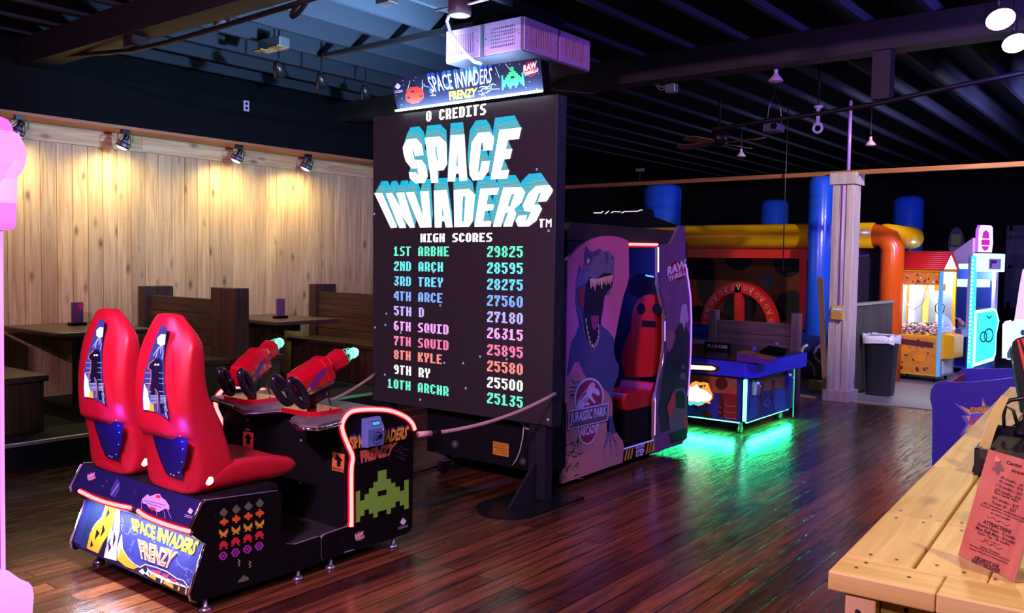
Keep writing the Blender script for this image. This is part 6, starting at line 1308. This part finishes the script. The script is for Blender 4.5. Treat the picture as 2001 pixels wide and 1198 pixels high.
# candy heap: uncountable, one object
mb = MB(); cm = [M('candy_white', S(215, 205, 210), .35), M('candy_grey', S(120, 110, 120), .35), M('candy_pink', S(210, 110, 140), .35), M('candy_dark', S(60, 52, 60), .4)]
for i in range(420):
    x, y = random.uniform(.06, w_c-.06), random.uniform(.05, d_c-.06); zz = zb+random.uniform(.0, .06)+(.07 if y > .12 else .05)*random.random()+max(0, y-.35)*.35
    mb.ball((x, y, zz), random.uniform(.012, .022), random.choice(cm[:2]+cm), 6, (1.3, .9, .7))
hp = lb('candy_heap', mb); hp['kind'] = 'stuff'
mb = MB(); rs = M('claw_roof_red', S(200, 30, 34), .4)
for s in (0, 1):
    n = 9
    for i in range(n):
        u0, u1 = i/n, (i+1)/n; y = lambda u: (-.03+u*(d_c/2+.03)) if s == 0 else (d_c+.03-u*(d_c/2+.03)); zz = lambda u: zt-.0+u*(zr-zt)
        mb.tube([(-.02+.0*u0, y((u0+u1)/2), zz((u0+u1)/2)), (w_c+.02, y((u0+u1)/2), zz((u0+u1)/2))], .019, rs, 8)
    mb.prism([(-.02, y(0), zt), (-.02, y(1), zr), (w_c+.02, y(1), zr), (w_c+.02, y(0), zt)], (0, 0, .012), rs)
lb('roof', mb)
lb('gable_light', MB().prism([(w_c-.01, .03, zt+.012), (w_c-.01, d_c-.03, zt+.012), (w_c-.01, d_c/2, zr-.03)], (.012, 0, 0), E('gable_white', (1, .82, .9), 2.4)))
lb('gable', MB().prism([(.0, .03, zt+.012), (.0, d_c-.03, zt+.012), (.0, d_c/2, zr-.03)], (.012, 0, 0), whitep))
mb = MB(); mb.prism([(w_c, .06, .34), (w_c, .06, .70), (w_c+.17, .06, .67), (w_c+.17, .06, .36)], (0, .40, 0), cy); lb('control_box', mb, bevel=.008)
mb = MB(); mb.tube([(w_c+.10, .25, .68), (w_c+.10, .25, .76)], .008, chrome, 8).ball((w_c+.10, .25, .775), .025, E('joystick_pink_glow', (1, .45, .5), 1.2), 10); lb('joystick', mb)
lb('silver_side', MB().box((w_c, .02, z0), (w_c+.006, d_c-.02, .34), M('brushed_silver', S(170, 175, 190), .35, .4)))
lb('prize_door', MB().box((w_c+.006, .12, .12), (w_c+.014, .50, .30), whitep))
lb('inner_chute', MB().box((.42, .03, zb-.02), (.66, .28, zb+.24), gls))
mb = MB(); mb.tube([(.45, .20, zt-.03), (.44, .2, zt-.2), (.36, .2, zt-.5), (.26, .2, zt-.58), (.14, .2, zt-.5), (.09, .2, zt-.36)], .012, whitep, 8); mb.tube([(.46, .22, zt-.3), (.40, .22, zt-.42), (.36, .22, zt-.5)], .010, whitep, 8); lb('coiled_cable', mb)
mb = MB(); mb.box((.50, .30, zt-.30), (.62, .40, zt-.2), cy); mb.tube([(.56, .35, zt-.3), (.56, .35, zt-.48)], .02, steel, 8)
for a in (0, 2.1, 4.2): u = Vector((math.cos(a), math.sin(a), 0)); o_ = Vector((.56, .35, zt-.46)); mb.tube([o_, o_+u*.07+Vector((0, 0, -.06)), o_+u*.06+Vector((0, 0, -.14)), o_+u*.015+Vector((0, 0, -.18))], .007, blackm, 6)
lb('claw', mb)
for x in (.08, w_c-.08):
    for y in (.08, d_c-.08): lb('castor', MB().lathe([(.02, -.012), (.04, -.01), (.04, .01), (.02, .012)], (x, y, .04), blackm, 12, (1, 0, 0)).box((x-.02, y-.02, .05), (x+.02, y+.02, .09), steel))
for dx, e in ((.2, 22), (.5, 26)):
    p_ = Matrix.Translation(org) @ RT @ Vector((dx, .35, zt-.05)); light('claw_machine_light', 'POINT', p_, (.88, .95, 1.0), e, .06)
# ------------------------------------------------------------------ cyan glowing crane machine behind it
rz2 = R(-26); C2 = Vector((-2.74, 14.85, 0)); R2 = Matrix.Rotation(rz2, 4, 'Z'); w2, d2 = .85, .62; org2 = C2 - R2 @ Vector((w2, 0, 0))
CR = thing('crane_machine', org2, 'white crane machine glowing cyan with a magenta sign, behind the yellow claw machine', 'claw machine', rz=rz2)
l2 = lambda nm, mb, **k: mb.build(nm, CR, local=True, **k)
cyan = E('cyan_glow_panel', (.05, .82, .95), 1.25); cyw = E('cyan_white_glow', (.5, .98, 1.0), 1.7); lil = M('lilac_white_enamel', S(205, 185, 225), .35)
zb2, zt2 = .86, 1.82
mb = MB(); mb.box((0, 0, .08), (w2, d2, .62), M('crane_blue_panel', S(60, 90, 190), .4)); f = FR((0, 0, .08), (1, 0, 0), (0, 0, 1)); mb.poly(f, [(.30, .04), (w2-.05, .04), (w2-.05, .5), (.30, .5)], M('crane_navy', S(30, 34, 110), .35), 1)
for a in (.62, .75): mb.line(f, arc(.62, .28, a-.45, 60, 200, 10), .012, lil, 2)
mb.disc(f, .68, .28, .05, .16, M('prize_door_dark', (.02, .02, .05), .3), 3); l2('lower_cabinet', mb)
mb = MB()
for x in (0, w2-.07, .40): mb.box((x, 0, .08), (x+.06, .06, zt2), lil)
for x in (0, w2-.06): mb.box((x, d2-.06, .08), (x+.06, d2, zt2), lil)
mb.box((0, 0, zt2-.12), (w2, .05, zt2), lil); mb.box((0, 0, zt2), (w2, d2, zt2+.04), lil); mb.box((w2-.05, 0, zt2-.10), (w2, d2, zt2), lil); mb.prism([(w2-.45, .1, zt2+.04), (w2-.08, .1, zt2+.04), (w2-.08, .1, zt2+.28)], (0, .06, 0), lil); l2('frame', mb)
mb = MB(); mb.box((.06, .02, .62), (w2-.07, .025, zt2-.12), gls); mb.box((w2-.02, .06, .9), (w2-.015, d2-.06, zt2-.1), gls); l2('window_glass', mb)
mb = MB(); mb.box((.03, d2-.03, .62), (w2-.06, d2-.02, zt2), M('crane_backdrop', S(60, 70, 170), .4)); mb.box((.45, .12, 1.34), (w2-.08, d2-.08, 1.46), cyw); mb.box((.50, .15, 1.62), (w2-.14, d2-.2, 1.78), cyw); l2('inner_gantry', mb)
mb = MB()
for i in range(60): mb.ball((random.uniform(.1, w2-.1), random.uniform(.08, d2-.08), .66+random.uniform(0, .16)), random.uniform(.03, .05), random.choice((cm[0], cm[1], cm[2], M('toy_teal', S(70, 170, 180), .5))), 7)
hp = l2('toy_heap', mb); hp['kind'] = 'stuff'
l2('led_post', MB().box((w2-.012, -.012, .08), (w2+.05, .05, zt2), cyan))
mb = MB()
for i in range(26): mb.ball((w2+.02, -.016, .2+i*.062), .017, E('white_led_dot', (.8, .95, 1), 2.5), 6)
l2('led_dots', mb)
mb = MB()
for z in (.30, .62, 1.08, 1.5): mb.box((.405, -.012, z), (.445, .0, z+.12), E('red_marker_light', (1, .25, .3), 2.2))
l2('marker_lights', mb)
side_ = [(.03, .12), (.50, .20), (.55, .30), (.55, .62), (.60, .82), (.52, 1.0), (.45, 1.02), (.03, .98)]
l2('cyan_side_panel', MB().prism([(w2+.02, y, z) for y, z in side_], (.04, 0, 0), cyw, cyw).prism([(w2+.056, y*.86+.05, .08+z*.88) for y, z in side_], (.006, 0, 0), cyan))
f = FR((w2+.062, 0, 0), (0, 1, 0), (0, 0, 1)); mb = MB(); tl = M('print_dark_teal', S(10, 90, 110), .4)
for a, b_, r_2 in ((.24, .58, .075), (.36, .60, .10)): mb.line(f, arc(a, b_, r_2, 0, 360, 20), .022, tl, 1)
mb.line(f, [(.30, .90), (.36, .86), (.40, .90)], .02, tl, 1); l2('panel_rings', mb)
l2('magenta_sign', MB().prism([(w2+.02, y, z) for y, z in ((.02, zt2+.06), (.34, zt2+.06), (.36, zt2+.2), (.34, zt2+.44), (.30, zt2+.47), (.06, zt2+.47), (.02, zt2+.4))], (.05, 0, 0), E('magenta_white_glow', (1.0, .55, .95), 1.6), E('violet_edge', (.5, .12, 1), 1.2)))
f = FR((w2+.07, 0, zt2), (0, 1, 0), (0, 0, 1)); mb = MB(); mg = E('magenta_ink', (.75, .03, .6), .8)
mb.poly(f, [(.09, .17), (.28, .17), (.28, .25), (.09, .25)], mg, 1); mb.poly(f, [(.10, .27), (.27, .27), (.25, .36), (.185, .40), (.12, .36)], mg, 1); mb.poly(f, [(.10, .15), (.27, .15), (.24, .10), (.185, .08), (.13, .10)], mg, 1); l2('sign_print', mb)
mb = MB(); mb.box((w2-.02, .02, zt2-.24), (w2+.10, .62, zt2+.04), cyw); f = FR((w2+.10, 0, zt2), (0, 1, 0), (0, 0, 1)); mb.poly(f, [(.24, -.20), (.52, -.20), (.52, -.04), (.24, -.04)], lil, 1); mb.poly(f, [(.27, -.18), (.31, -.18), (.31, -.06), (.27, -.06)], M('print_plum', S(110, 60, 120), .4), 2); mb.poly(f, [(.31, -.11), (.42, -.11), (.42, -.06), (.31, -.06)], M('print_plum', S(110, 60, 120), .4), 2); l2('cyan_header', mb, bevel=.01)
mb = MB(); mb.box((.47, -.16, .58), (w2-.02, 0, .70), M('crane_control_violet', S(120, 105, 165), .4)); mb.tube([(.68, -.08, .7), (.68, -.08, .80)], .012, blackm, 8).ball((.68, -.08, .82), .025, blackm, 8); l2('control_panel', mb)
for x in (.1, w2-.1):
    for y in (.08, d2-.08): l2('castor', MB().lathe([(.02, -.012), (.04, -.01), (.04, .01), (.02, .012)], (x, y, .04), blackm, 12, (1, 0, 0)).box((x-.02, y-.02, .05), (x+.02, y+.02, .08), steel))
p_ = Matrix.Translation(org2) @ R2 @ Vector((w2+.5, .3, .7)); light('crane_glow_light', 'POINT', p_, (.12, .30, 1.0), 10, .2)
p_ = Matrix.Translation(org2) @ R2 @ Vector((.75, .3, 1.55)); light('crane_inner_light', 'POINT', p_, (.6, .95, 1.0), 40, .06)
# unlit machine topper far behind
p = Yp(1868, 476, 17.5); t = thing('machine_topper', (p.x, p.y, p.z-.3), 'small dim green sign topping another machine far behind the crane machine', 'sign')
MB().tube([(p.x, 17.5, 0), (p.x, 17.5, p.z-.3)], .03, blackm, 8).build('pole', t)
mb = MB(); mb.prism([(p.x+.13*math.cos(a), 17.5, p.z+.3*math.sin(a)) for a in [2*math.pi*i/20 for i in range(20)]], (0, .06, 0), M('topper_navy', S(36, 44, 86), .4)); f = FR((p.x, 17.5, p.z), (1, 0, 0), (0, 0, 1)); mb.poly(f, [(-.08, -.02), (.08, -.02), (.08, .17), (-.08, .17)], M('topper_green', S(100, 130, 60), .4), 1); mb.poly(f, [(-.1, -.2), (.1, -.2), (.1, -.06), (-.1, -.06)], M('topper_grey', S(120, 130, 120), .4), 1); mb.build('face', t)
# white glowing machine at the right edge
p = Yp(1985, 640, 14.3); t = thing('ride_machine', (p.x+.3, 14.6, 0), 'white and pink glowing arcade machine at the right edge of the picture, partly cut off', 'arcade machine')
V = lambda pts: [Yp(x, y, 14.3) for x, y in pts]
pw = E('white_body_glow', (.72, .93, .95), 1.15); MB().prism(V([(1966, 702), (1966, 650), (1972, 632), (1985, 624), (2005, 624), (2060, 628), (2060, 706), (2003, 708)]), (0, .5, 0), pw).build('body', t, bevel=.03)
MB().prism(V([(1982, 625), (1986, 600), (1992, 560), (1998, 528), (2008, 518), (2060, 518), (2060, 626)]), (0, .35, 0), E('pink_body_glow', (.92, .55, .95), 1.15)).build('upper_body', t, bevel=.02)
MB().prism(V([(1958, 700), (1959, 634), (1964, 628), (1966, 634), (1966, 700)]), (0, .5, 0), E('white_edge_tube', (.9, .95, 1), 2)).build('edge_tube', t)
mb = MB(); f = PL((0, 14.298, 0), (0, -1, 0)); mb.disc(f, 1999, 650, 5, 5.5, M('ride_teal', S(40, 110, 120), .4), 1); mb.poly(f, [(1968, 690), (1975, 676), (1985, 684), (1998, 676), (1998, 702), (1968, 700)], M('ride_green', S(110, 150, 120), .4), 1); mb.build('art', t)
for x in (1978, 2040): q = Yp(x, 712, 14.5); MB().box((q.x-.05, 14.4, 0), (q.x+.05, 14.6, V([(1966, 700)])[0].z+.03), blackm).build('foot', t)
# ------------------------------------------------------------------ blue bowling-style game with side panels
gb_ = M('game_blue_laminate', S(46, 40, 158), .45); DC = thing('lane_game', (-1.0, 7.4, 0), 'blue carnival lane game with a starburst clown logo on its side panel, behind the counter', 'arcade machine')
ed = M('blue_panel_edge', S(90, 80, 190), .4)
pz = [(1821, 938), (1822, 800), (1817, 778), (1819, 762), (1828, 750), (1842, 745), (1870, 747), (1900, 746.5), (1935, 743.5), (1970, 739), (2001, 734.5), (2050, 726)]
V = [Yp(x, y, 7.0) for x, y in pz]; x_l = V[0].x
out = [Vector((x_l, 7.0, .0))]+V[1:]+[Vector((V[-1].x, 7.0, 0))]
mb = MB(); mb.prism(out, (0, .028, 0), gb_, ed); f = PL((0, 7.0, 0), (0, -1, 0)); kd = K(1780, 680, 4.991)
ys = M('starburst_yellow', S(250, 230, 96), .45); yh = M('starburst_halo', S(128, 126, 215), .45); lr = M('letter_red', S(240, 74, 86), .45); lo_ = M('letter_orange', S(250, 190, 96), .45)
stp = [(430, 540), (570, 600), (650, 580), (692, 570), (697, 482), (735, 565), (800, 575), (880, 520), (860, 600), (940, 670), (870, 715), (900, 790), (800, 760), (740, 830), (690, 770), (580, 790), (485, 850), (550, 740), (500, 660), (565, 660)]
cxs, cys = 715, 670
mb.poly(f, kd([(cxs+(x-cxs)*1.04, cys+(y-cys)*1.04) for x, y in stp]), yh, 1); mb.poly(f, kd([(cxs+(x-cxs)*.84, cys+(y-cys)*.84) for x, y in stp]), ys, 2)
mb.poly(f, kd([(590, 640), (800, 630), (850, 700), (800, 750), (600, 740), (570, 690)]), M('starburst_centre', S(110, 112, 225), .45), 3)
mb.text(f, 'DOWN', kd([(572, 572), (870, 562), (866, 618), (580, 628)]), M('letter_dark', S(70, 30, 30), .45), 3, .09); mb.text(f, 'DOWN', kd([(578, 578), (862, 568), (858, 612), (586, 622)]), lo_, 4, .05)
mb.text(f, 'CL', kd([(562, 690), (690, 670), (690, 748), (562, 758)]), lr, 4, .06); mb.text(f, 'WN', kd([(775, 680), (880, 690), (875, 745), (775, 745)]), lr, 4, .05)
mb.disc(f, *kd([(722, 705)])[0], 10, 11.5, MR['print_white'], 5); mb.disc(f, *kd([(722, 722)])[0], 7, 7, lr, 6)
so = mb.build('side_panel', DC); so['label'] = 'near side panel with the starburst logo'
V2 = [Yp(x, y, 7.80) for x, y in ((1872, 727), (1880, 721), (1905, 720), (1950, 721), (2001, 719), (2060, 714))]
MB().prism([Vector((V2[0].x, 7.8, 0))]+V2+[Vector((V2[-1].x, 7.8, 0))], (0, .028, 0), gb_, ed).build('side_panel', DC)
a = V[4]; b2 = V2[0]
MB().prism([(a.x+.02, 7.03, 0), (a.x+.02, 7.03, a.z-.02), (b2.x+.03, 7.8, b2.z-.01), (b2.x+.03, 7.8, 0)], (.022, 0, 0), M('game_orange_board', S(190, 95, 40), .5)).build('end_board', DC)
MB().box((x_l+.08, 7.03, .28), (V[-1].x, 7.8, .30), M('lane_navy', S(18, 18, 60), .4)).build('lane', DC)
# ------------------------------------------------------------------ wooden counter
c0 = Zp(1618, 1115, .95); CO = thing('wooden_counter', (c0.x, c0.y, 0), 'pale plank wooden counter at the lower right corner', 'counter', rz=R(3.246))
RC = Matrix.Translation((c0.x, c0.y, 0)) @ Matrix.Rotation(R(3.246), 4, 'Z'); lc = lambda nm, mb, **k: mb.build(nm, CO, local=True, **k)
pal = wood('counter_pine', S(180, 150, 74), S(218, 194, 116), .5, 1, knots=.55); palx = wood('counter_pine_cross', S(180, 150, 74), S(218, 194, 116), .5, 0, knots=.5); palz = wood('counter_pine_post', S(186, 150, 100), S(216, 182, 132), .5, 2, knots=.5)
mb = MB(); mb.box((0, 0, .908), (.211, .130, .95), palx); mb.box((.213, -.006, .910), (.80, .124, .952), palx); mb.box((.802, 0, .908), (1.3, .128, .95), palx)
rows = [(0, .144, (.133, .56, 1.25, 2.3, 3.7)), (.149, .287, (.133, .535, 1.5, 2.6, 3.7)), (.289, .43, (.128, .9, 2.0, 3.7)), (.433, .575, (.13, 1.3, 2.4, 3.7)), (.578, .72, (.13, .7, 1.9, 3.7)), (.723, .865, (.13, 1.1, 3.7)), (.868, 1.01, (.13, 1.7, 3.7)), (1.013, 1.15, (.13, .9, 3.7)), (1.153, 1.3, (.13, 2.1, 3.7))]
for x0, x1, ysn in rows:
    for a, b in zip(ysn, ysn[1:]): mb.box((x0, a+.0015, .908), (x1, b-.0015, .95-.0015*random.random()), pal)
scr = M('screw_head', (.03, .022, .015), .5, .5); ft = FR((0, 0, .95), (1, 0, 0), (0, 1, 0))
def screw(x, y): mb.disc(ft, x, y, .0042, .0042, scr, 1.5, 10)
for x, y in ((.045, .055), (.055, .10), (.15, .062), (.25, .045), (.05, .165), (.105, .165), (.035, .515), (.10, .515), (.03, .60), (.105, .59), (.185, .18), (.24, .165), (.19, .50), (.25, .495), (.18, .575), (.30, .16)): screw(x, y)
top = lc('top', mb, bevel=.004)
lc('corner_post', MB().box((.035, .008, 0), (.098, .10, .908), palz), bevel=.004)
mb = MB(); mb.box((.10, .045, .70), (1.28, .07, .908), palx); lc('apron', mb)
mb = MB()
for i in range(8): mb.box((.215+i*.135, .02, .05), (.215+i*.135+.13, .044, .905), palz)
lc('front_boards', mb, bevel=.003)
mb = MB(); dk = M('hole_dark', (.004, .004, .006), .8); fz = FR((0, .0075, 0), (1, 0, 0), (0, 0, 1)); fz.n.y
for x, z in ((.062, .872),): mb.disc(fz, x, z, .006, .006, dk, 1, 12)
fz = FR((0, .0445, 0), (1, 0, 0), (0, 0, 1)); mb.disc(fz, .15, .885, .005, .005, dk, 1, 12); fz = FR((0, .0195, 0), (1, 0, 0), (0, 0, 1)); mb.disc(fz, .285, .86, .006, .006, dk, 1, 12); lc('screw_holes', mb)
mb = MB()
for i in range(25): mb.box((.035, .105+i*.143, .05), (.055, .105+i*.143+.14, .905), palz)
lc('side_boards', mb, bevel=.003)
lc('rear_post', MB().box((.035, 3.6, 0), (.10, 3.69, .908), palz))
# ------------------------------------------------------------------ price list in a leaning acrylic holder
A = Zp(1872, 1085, .952); B = Zp(1984, 1138, .952); u = (B-A); wS = u.length; u = u.normalized(); nb = Vector((u.y, -u.x, 0)); nb = -nb if nb.dot(EYE-A) < 0 else nb
lean = R(16); v = (Vector((0, 0, 1))*math.cos(lean)-nb*math.sin(lean)).normalized(); nS = u.cross(v)
nS = -nS if nS.dot(EYE-A) < 0 else nS
PS = thing('price_sign', (A+B)/2, 'rust-coloured printed price list in a leaning clear holder on the counter', 'sign')
T = onp(1932, 878, A, nS); hS = (T-A).dot(v)
acr = M('clear_acrylic_edge', S(190, 150, 140), .08, spec=.8, alpha=.45)
fp_ = lambda x, y, l=1: onp(x, y, A+nS*(EPS*.6*l), nS); fp_.n = nS
off = (T-A).dot(u)
quadS = [A, B, B+u*off+v*hS, A+u*off+v*hS]
def thru(m, k):
    nt = m.node_tree; N = nt.nodes; L = nt.links; b = N['Principled BSDF']; tl_ = N.new('ShaderNodeBsdfTranslucent'); mx = N.new('ShaderNodeMixShader'); mx.inputs[0].default_value = k
    src = b.inputs['Base Color'].links[0].from_socket; L.new(src, tl_.inputs['Color']); L.new(b.outputs[0], mx.inputs[1]); L.new(tl_.outputs[0], mx.inputs[2]); L.new(mx.outputs[0], N['Material Output'].inputs['Surface']); return m
mb = MB(); paper = wood('price_paper', S(176, 98, 68), S(206, 136, 98), .4, 2, scale=.7, island=False); thru(paper, .15); mb.add([p+nS*.0002 for p in quadS], [(0, 1, 2, 3)], paper)
kp_ = K(1860, 860, 3.993); inkp = M('price_ink', S(62, 26, 26), .5); bx_ = lambda l, t, r, b, s=.36: kp_([(l, t), (r, t+(r-l)*s), (r-10, b+(r-l)*s), (l-10, b)])
mb.text(fp_, 'Cactus', bx_(430, 158, 552, 186, .26), inkp, 2, .03); mb.text(fp_, 'Pricing', bx_(472, 228, 600, 258, .26), inkp, 2, .03); mb.text(fp_, "Jack's", bx_(578, 198, 680, 226, .26), inkp, 2, .03)
# little cactus emblem
cg = M('cactus_print', S(120, 92, 70), .5); mb.poly(fp_, kp_([(345, 165), (370, 160), (388, 200), (408, 225), (400, 245), (375, 240), (362, 275), (345, 270), (340, 240), (318, 240), (312, 215), (335, 205)]), cg, 2); mb.poly(fp_, kp_([(330, 160), (345, 120), (362, 140), (385, 158), (360, 172)]), M('cactus_hat', S(205, 150, 110), .5), 3)
L_ = [('20 credits - $5', 385, 278, 560, 300), ('42 credits - $10', 372, 305, 556, 330), ('110 credits - $25', 352, 335, 552, 362), ('230 credits - $50', 340, 368, 540, 396), ('Best Family Value', 338, 398, 522, 420), ('375 credits - $75', 318, 432, 522, 460), ('Power 60 - $25', 318, 470, 500, 498), ('60 minutes unlimited play', 250, 478, 590, 500), ('Some games may not play', 226, 494, 590, 512), ('on card reader', 305, 555, 460, 570),
      ('ATTRACTIONS', 250, 618, 468, 648), ('Bounce House - 15 credits', 208, 640, 498, 664), ('Mine Shaft Maze - 8 credits', 192, 668, 498, 694), ('Laser Tag - 20 credits', 206, 708, 455, 734), ('per player', 262, 768, 380, 780), ('Group Discount', 222, 820, 375, 840), ('Purchase 8 or more power cards and', 145, 810, 450, 828), ('receive 10% off your entire purchase', 140, 834, 440, 852), ('ASK ABOUT OUR', 180, 898, 372, 926), ('PARTY PACKAGES', 160, 922, 378, 954)]
for tx, l, t, r, b in L_: mb.text(fp_, tx, bx_(l, t, r, b, .40), inkp, 2, .012 if tx.upper() != tx else .035)
for l, t in ((275, 592), (215, 775)):
    pts = [(l+i*9, t+i*4.2+9*math.sin(i*.9)) for i in range(21)]; mb.line(fp_, kp_(pts), .9, inkp, 2); mb.disc(fp_, *kp_([(l+90, t+42)])[0], 1.6, 1.6, inkp, 2, 8)
mb.build('printed_card', PS)
mb = MB(); mb.prism([p+nS*.004 for p in quadS], nS*-.0012, gls); mb.build('acrylic_front', PS)
mb = MB(); q = [A, B, B-nb*.075, A-nb*.075]; mb.prism([p+Vector((0, 0, .0)) for p in q], (0, 0, .0025), acr); mb.obox(B-u*.002, u*.002, v*hS, nS*.004, acr); mb.build('acrylic_foot', PS)
# ------------------------------------------------------------------ black box with cables, stand and acrylic panel
BX = thing('black_box', RC @ Vector((.30, 1.45, .95)), 'low black box of coiled cables on the counter behind the price list', 'box', rz=R(3.246))
lbx = lambda nm, mb: mb.build(nm, BX, local=True)
bp_ = M('black_gloss_plastic', (.010, .009, .014), .18, spec=.6)
mb = MB(); mb.box((-.17, -.26, 0), (.36, -.245, .085), bp_); mb.box((-.17, .26, 0), (.36, .275, .085), bp_); mb.box((-.17, -.26, 0), (-.155, .275, .085), bp_); mb.box((.345, -.26, 0), (.36, .275, .085), bp_); mb.box((-.17, -.26, 0), (.36, .275, .055), bp_); lbx('tray', mb)
rc_ = M('red_cable', S(190, 40, 45), .4); bc_ = M('black_cable', (.008, .008, .01), .35)
def coil(c, r, n, m, nm, lab, rad=.006):
    c = RC @ Vector(c); pts = []
    for i in range(n*18): a = i*2*math.pi/18; rr = r*(1+.10*math.sin(i*.33)); pts.append((c.x+rr*math.cos(a), c.y+rr*.8*math.sin(a), c.z+.004*i/18+.006*math.sin(i*.7)))
    o = MB().tube(pts, rad, m, 6).build(nm); tag(o, lab, 'cable'); return o
coil((.36, 1.42, 1.022), .075, 2, rc_, 'cable_coil', 'red cable coiled in the black box on the counter', .004); coil((.36, 1.42, 1.040), .085, 2, bc_, 'cable_coil', 'black cable coiled over the red one in the black box', .005)
P_ = lambda x, y, d: RC @ (RC.inverted() @ Vector((0, 0, 0))) if False else onp(x, y, RC @ Vector((0, d, 0)), Vector((0, 1, 0)))
o = MB().tube([P_(x, y, 1.5) for x, y in ((1942, 838), (1945, 812), (1956, 793), (1975, 782), (2000, 778), (2030, 780))], .007, bc_, 8).build('arched_cable'); tag(o, 'thick black cable arching up from the black box toward the stand', 'cable')
o = MB().tube([P_(x, y, 1.62) for x, y in ((1962, 836), (1961, 812), (1966, 794), (1980, 802), (1990, 836))], .006, bc_, 8).build('arched_cable'); tag(o, 'shorter black cable bending down beside the black stand on the counter', 'cable')
dS = 1.75; st = P_(1988, 820, dS); ST = thing('display_stand', (st.x+.04, st.y, 1.005), 'tall black curved seat-shaped stand with a red stripe, on the counter at the right edge', 'stand')
W_ = lambda pts, d=dS: [P_(x, y, d) for x, y in pts]
mb = MB(); mb.prism(W_([(1977, 676), (1979, 668), (1986, 662), (2001, 657), (2050, 645), (2080, 700), (2070, 810), (2030, 812), (2001, 806), (1994, 770), (1986, 730)]), (0, .09, 0), M('stand_black', (.012, .012, .014), .3)); mb.build('shell', ST, bevel=.008)
mb = MB(); mb.prism([p+Vector((0, -.004, 0)) for p in W_([(1987, 664), (1992, 663), (2003, 700), (2020, 780), (2014, 782), (1997, 705)])], (0, .003, 0), M('stand_red_stripe', S(205, 70, 50), .35)); mb.prism([p+Vector((0, -.004, 0)) for p in W_([(1995, 662), (2003, 660), (2012, 690), (2008, 693)])], (0, .003, 0), M('stand_red_stripe', S(205, 70, 50), .35)); mb.build('red_stripe', ST)
bs = P_(1999, 858, dS-.1); zb_ = 1.006
MB().lathe([(.085, 0), (.088, .012), (.07, .03), (.045, .05), (.035, .10), (.03, .18)], (st.x+.055, st.y+.03, zb_), M('stand_black', (.012, .012, .014), .3), 22).build('base', ST)
gl_ = P_(1984, 740, dS); MB().tube(W_([(1976, 682), (1982, 725), (1990, 768), (1997, 806)], dS+.03), .006, M('stand_green_lit_edge', S(30, 90, 70), .3), 8).build('green_edge', ST)  # green light along the left edge, painted in as a green tube
# clear upright panel beside the box, seen nearly edge-on
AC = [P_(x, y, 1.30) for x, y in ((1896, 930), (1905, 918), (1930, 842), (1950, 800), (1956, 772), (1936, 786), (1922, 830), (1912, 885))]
t = thing('acrylic_panel', RC @ Vector((.11, 1.25, .95)), 'upright acrylic sheet, painted the amber of the wood it reflects, standing on the counter left of the black box', 'sign holder')
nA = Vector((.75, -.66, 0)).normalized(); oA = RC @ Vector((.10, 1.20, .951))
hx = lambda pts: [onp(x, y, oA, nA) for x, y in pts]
mb = MB(); mb.prism(hx([(1907, 898), (1914, 874), (1926, 838), (1940, 802), (1958, 773), (1972, 776), (1957, 810), (1944, 846), (1932, 884), (1926, 902)]), nA*-.003, M('acrylic_wood_reflection', S(224, 200, 140), .12, spec=.6)); mb.build('sheet', t)  # amber colour paints in the counter wood that the clear sheet reflects
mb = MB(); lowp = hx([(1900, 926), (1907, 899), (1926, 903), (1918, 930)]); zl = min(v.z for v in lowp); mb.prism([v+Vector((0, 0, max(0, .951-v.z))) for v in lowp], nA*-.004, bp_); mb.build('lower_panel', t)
# ------------------------------------------------------------------ pink glowing cabinet at the left edge
PY = 1.6; G = lambda pts, y=PY: [Yp(x, y_, y) for x, y_ in pts]
t = thing('glowing_cabinet', (-4.1, 1.45, 0), 'arcade cabinet glowing bright pink at the left edge of the picture, mostly cut off', 'arcade machine')
pkA = E('pink_glow_panel', (.92, .20, .84), 1.0); pkB = E('pink_glow_pale', (.98, .40, .95), 1.0); pkC = E('magenta_glow', (.85, .10, .80), .9)
MB().prism(G([(-90, 200), (2, 228), (16, 234), (24, 246), (28, 265), (29, 300), (32, 400), (31, 440), (26, 449), (-90, 455)]), (0, -.34, 0), pkA).build('upper_glow_panel', t, bevel=.012)
MB().prism(G([(26, 256), (38, 263), (47, 280), (52, 300), (50, 322), (42, 338), (34, 346), (33, 398), (27, 400)]), (0, -.30, 0), pkB).build('bulged_lens', t, bevel=.008)
MB().prism(G([(-90, 440), (3, 442), (4, 700), (6, 1210), (-90, 1225)]), (0, -.36, 0), M('cabinet_plum', S(120, 40, 120), .35)).build('body', t)
q = G([(2, 452), (3, 700), (6, 1100), (7, 1200)]); MB().tube(q, .010, E('pink_edge_tube', (1.0, .36, .95), 1.0), 8).build('edge_tube', t)
bq = G([(6, 1112), (16, 1115), (40, 1132), (56, 1138), (64, 1148), (66, 1165), (64, 1195), (58, 1225)])
zlow = .01; bq = bq+[Vector((bq[-1].x-.02, PY, zlow)), Vector((G([(-90, 1200)])[0].x, PY, zlow)), Vector((G([(-90, 1090)])[0].x, PY, bq[0].z))]
MB().prism(bq, (0, -.34, 0), pkB).build('lower_bumper', t, bevel=.015)
MB().lathe([(.05, 0), (.05, .015)], G([(9, 1121)])[0]+Vector((.0, -.10, -.02)), pkC, 16, (1, 0, .3)).build('button', t)
light('pink_cabinet_light', 'AREA', (G([(34, 330)])[0].x+.07, 1.44, 1.85), (1.0, .20, .85), 24, .35, (-3.2, 2.4, 1.0))
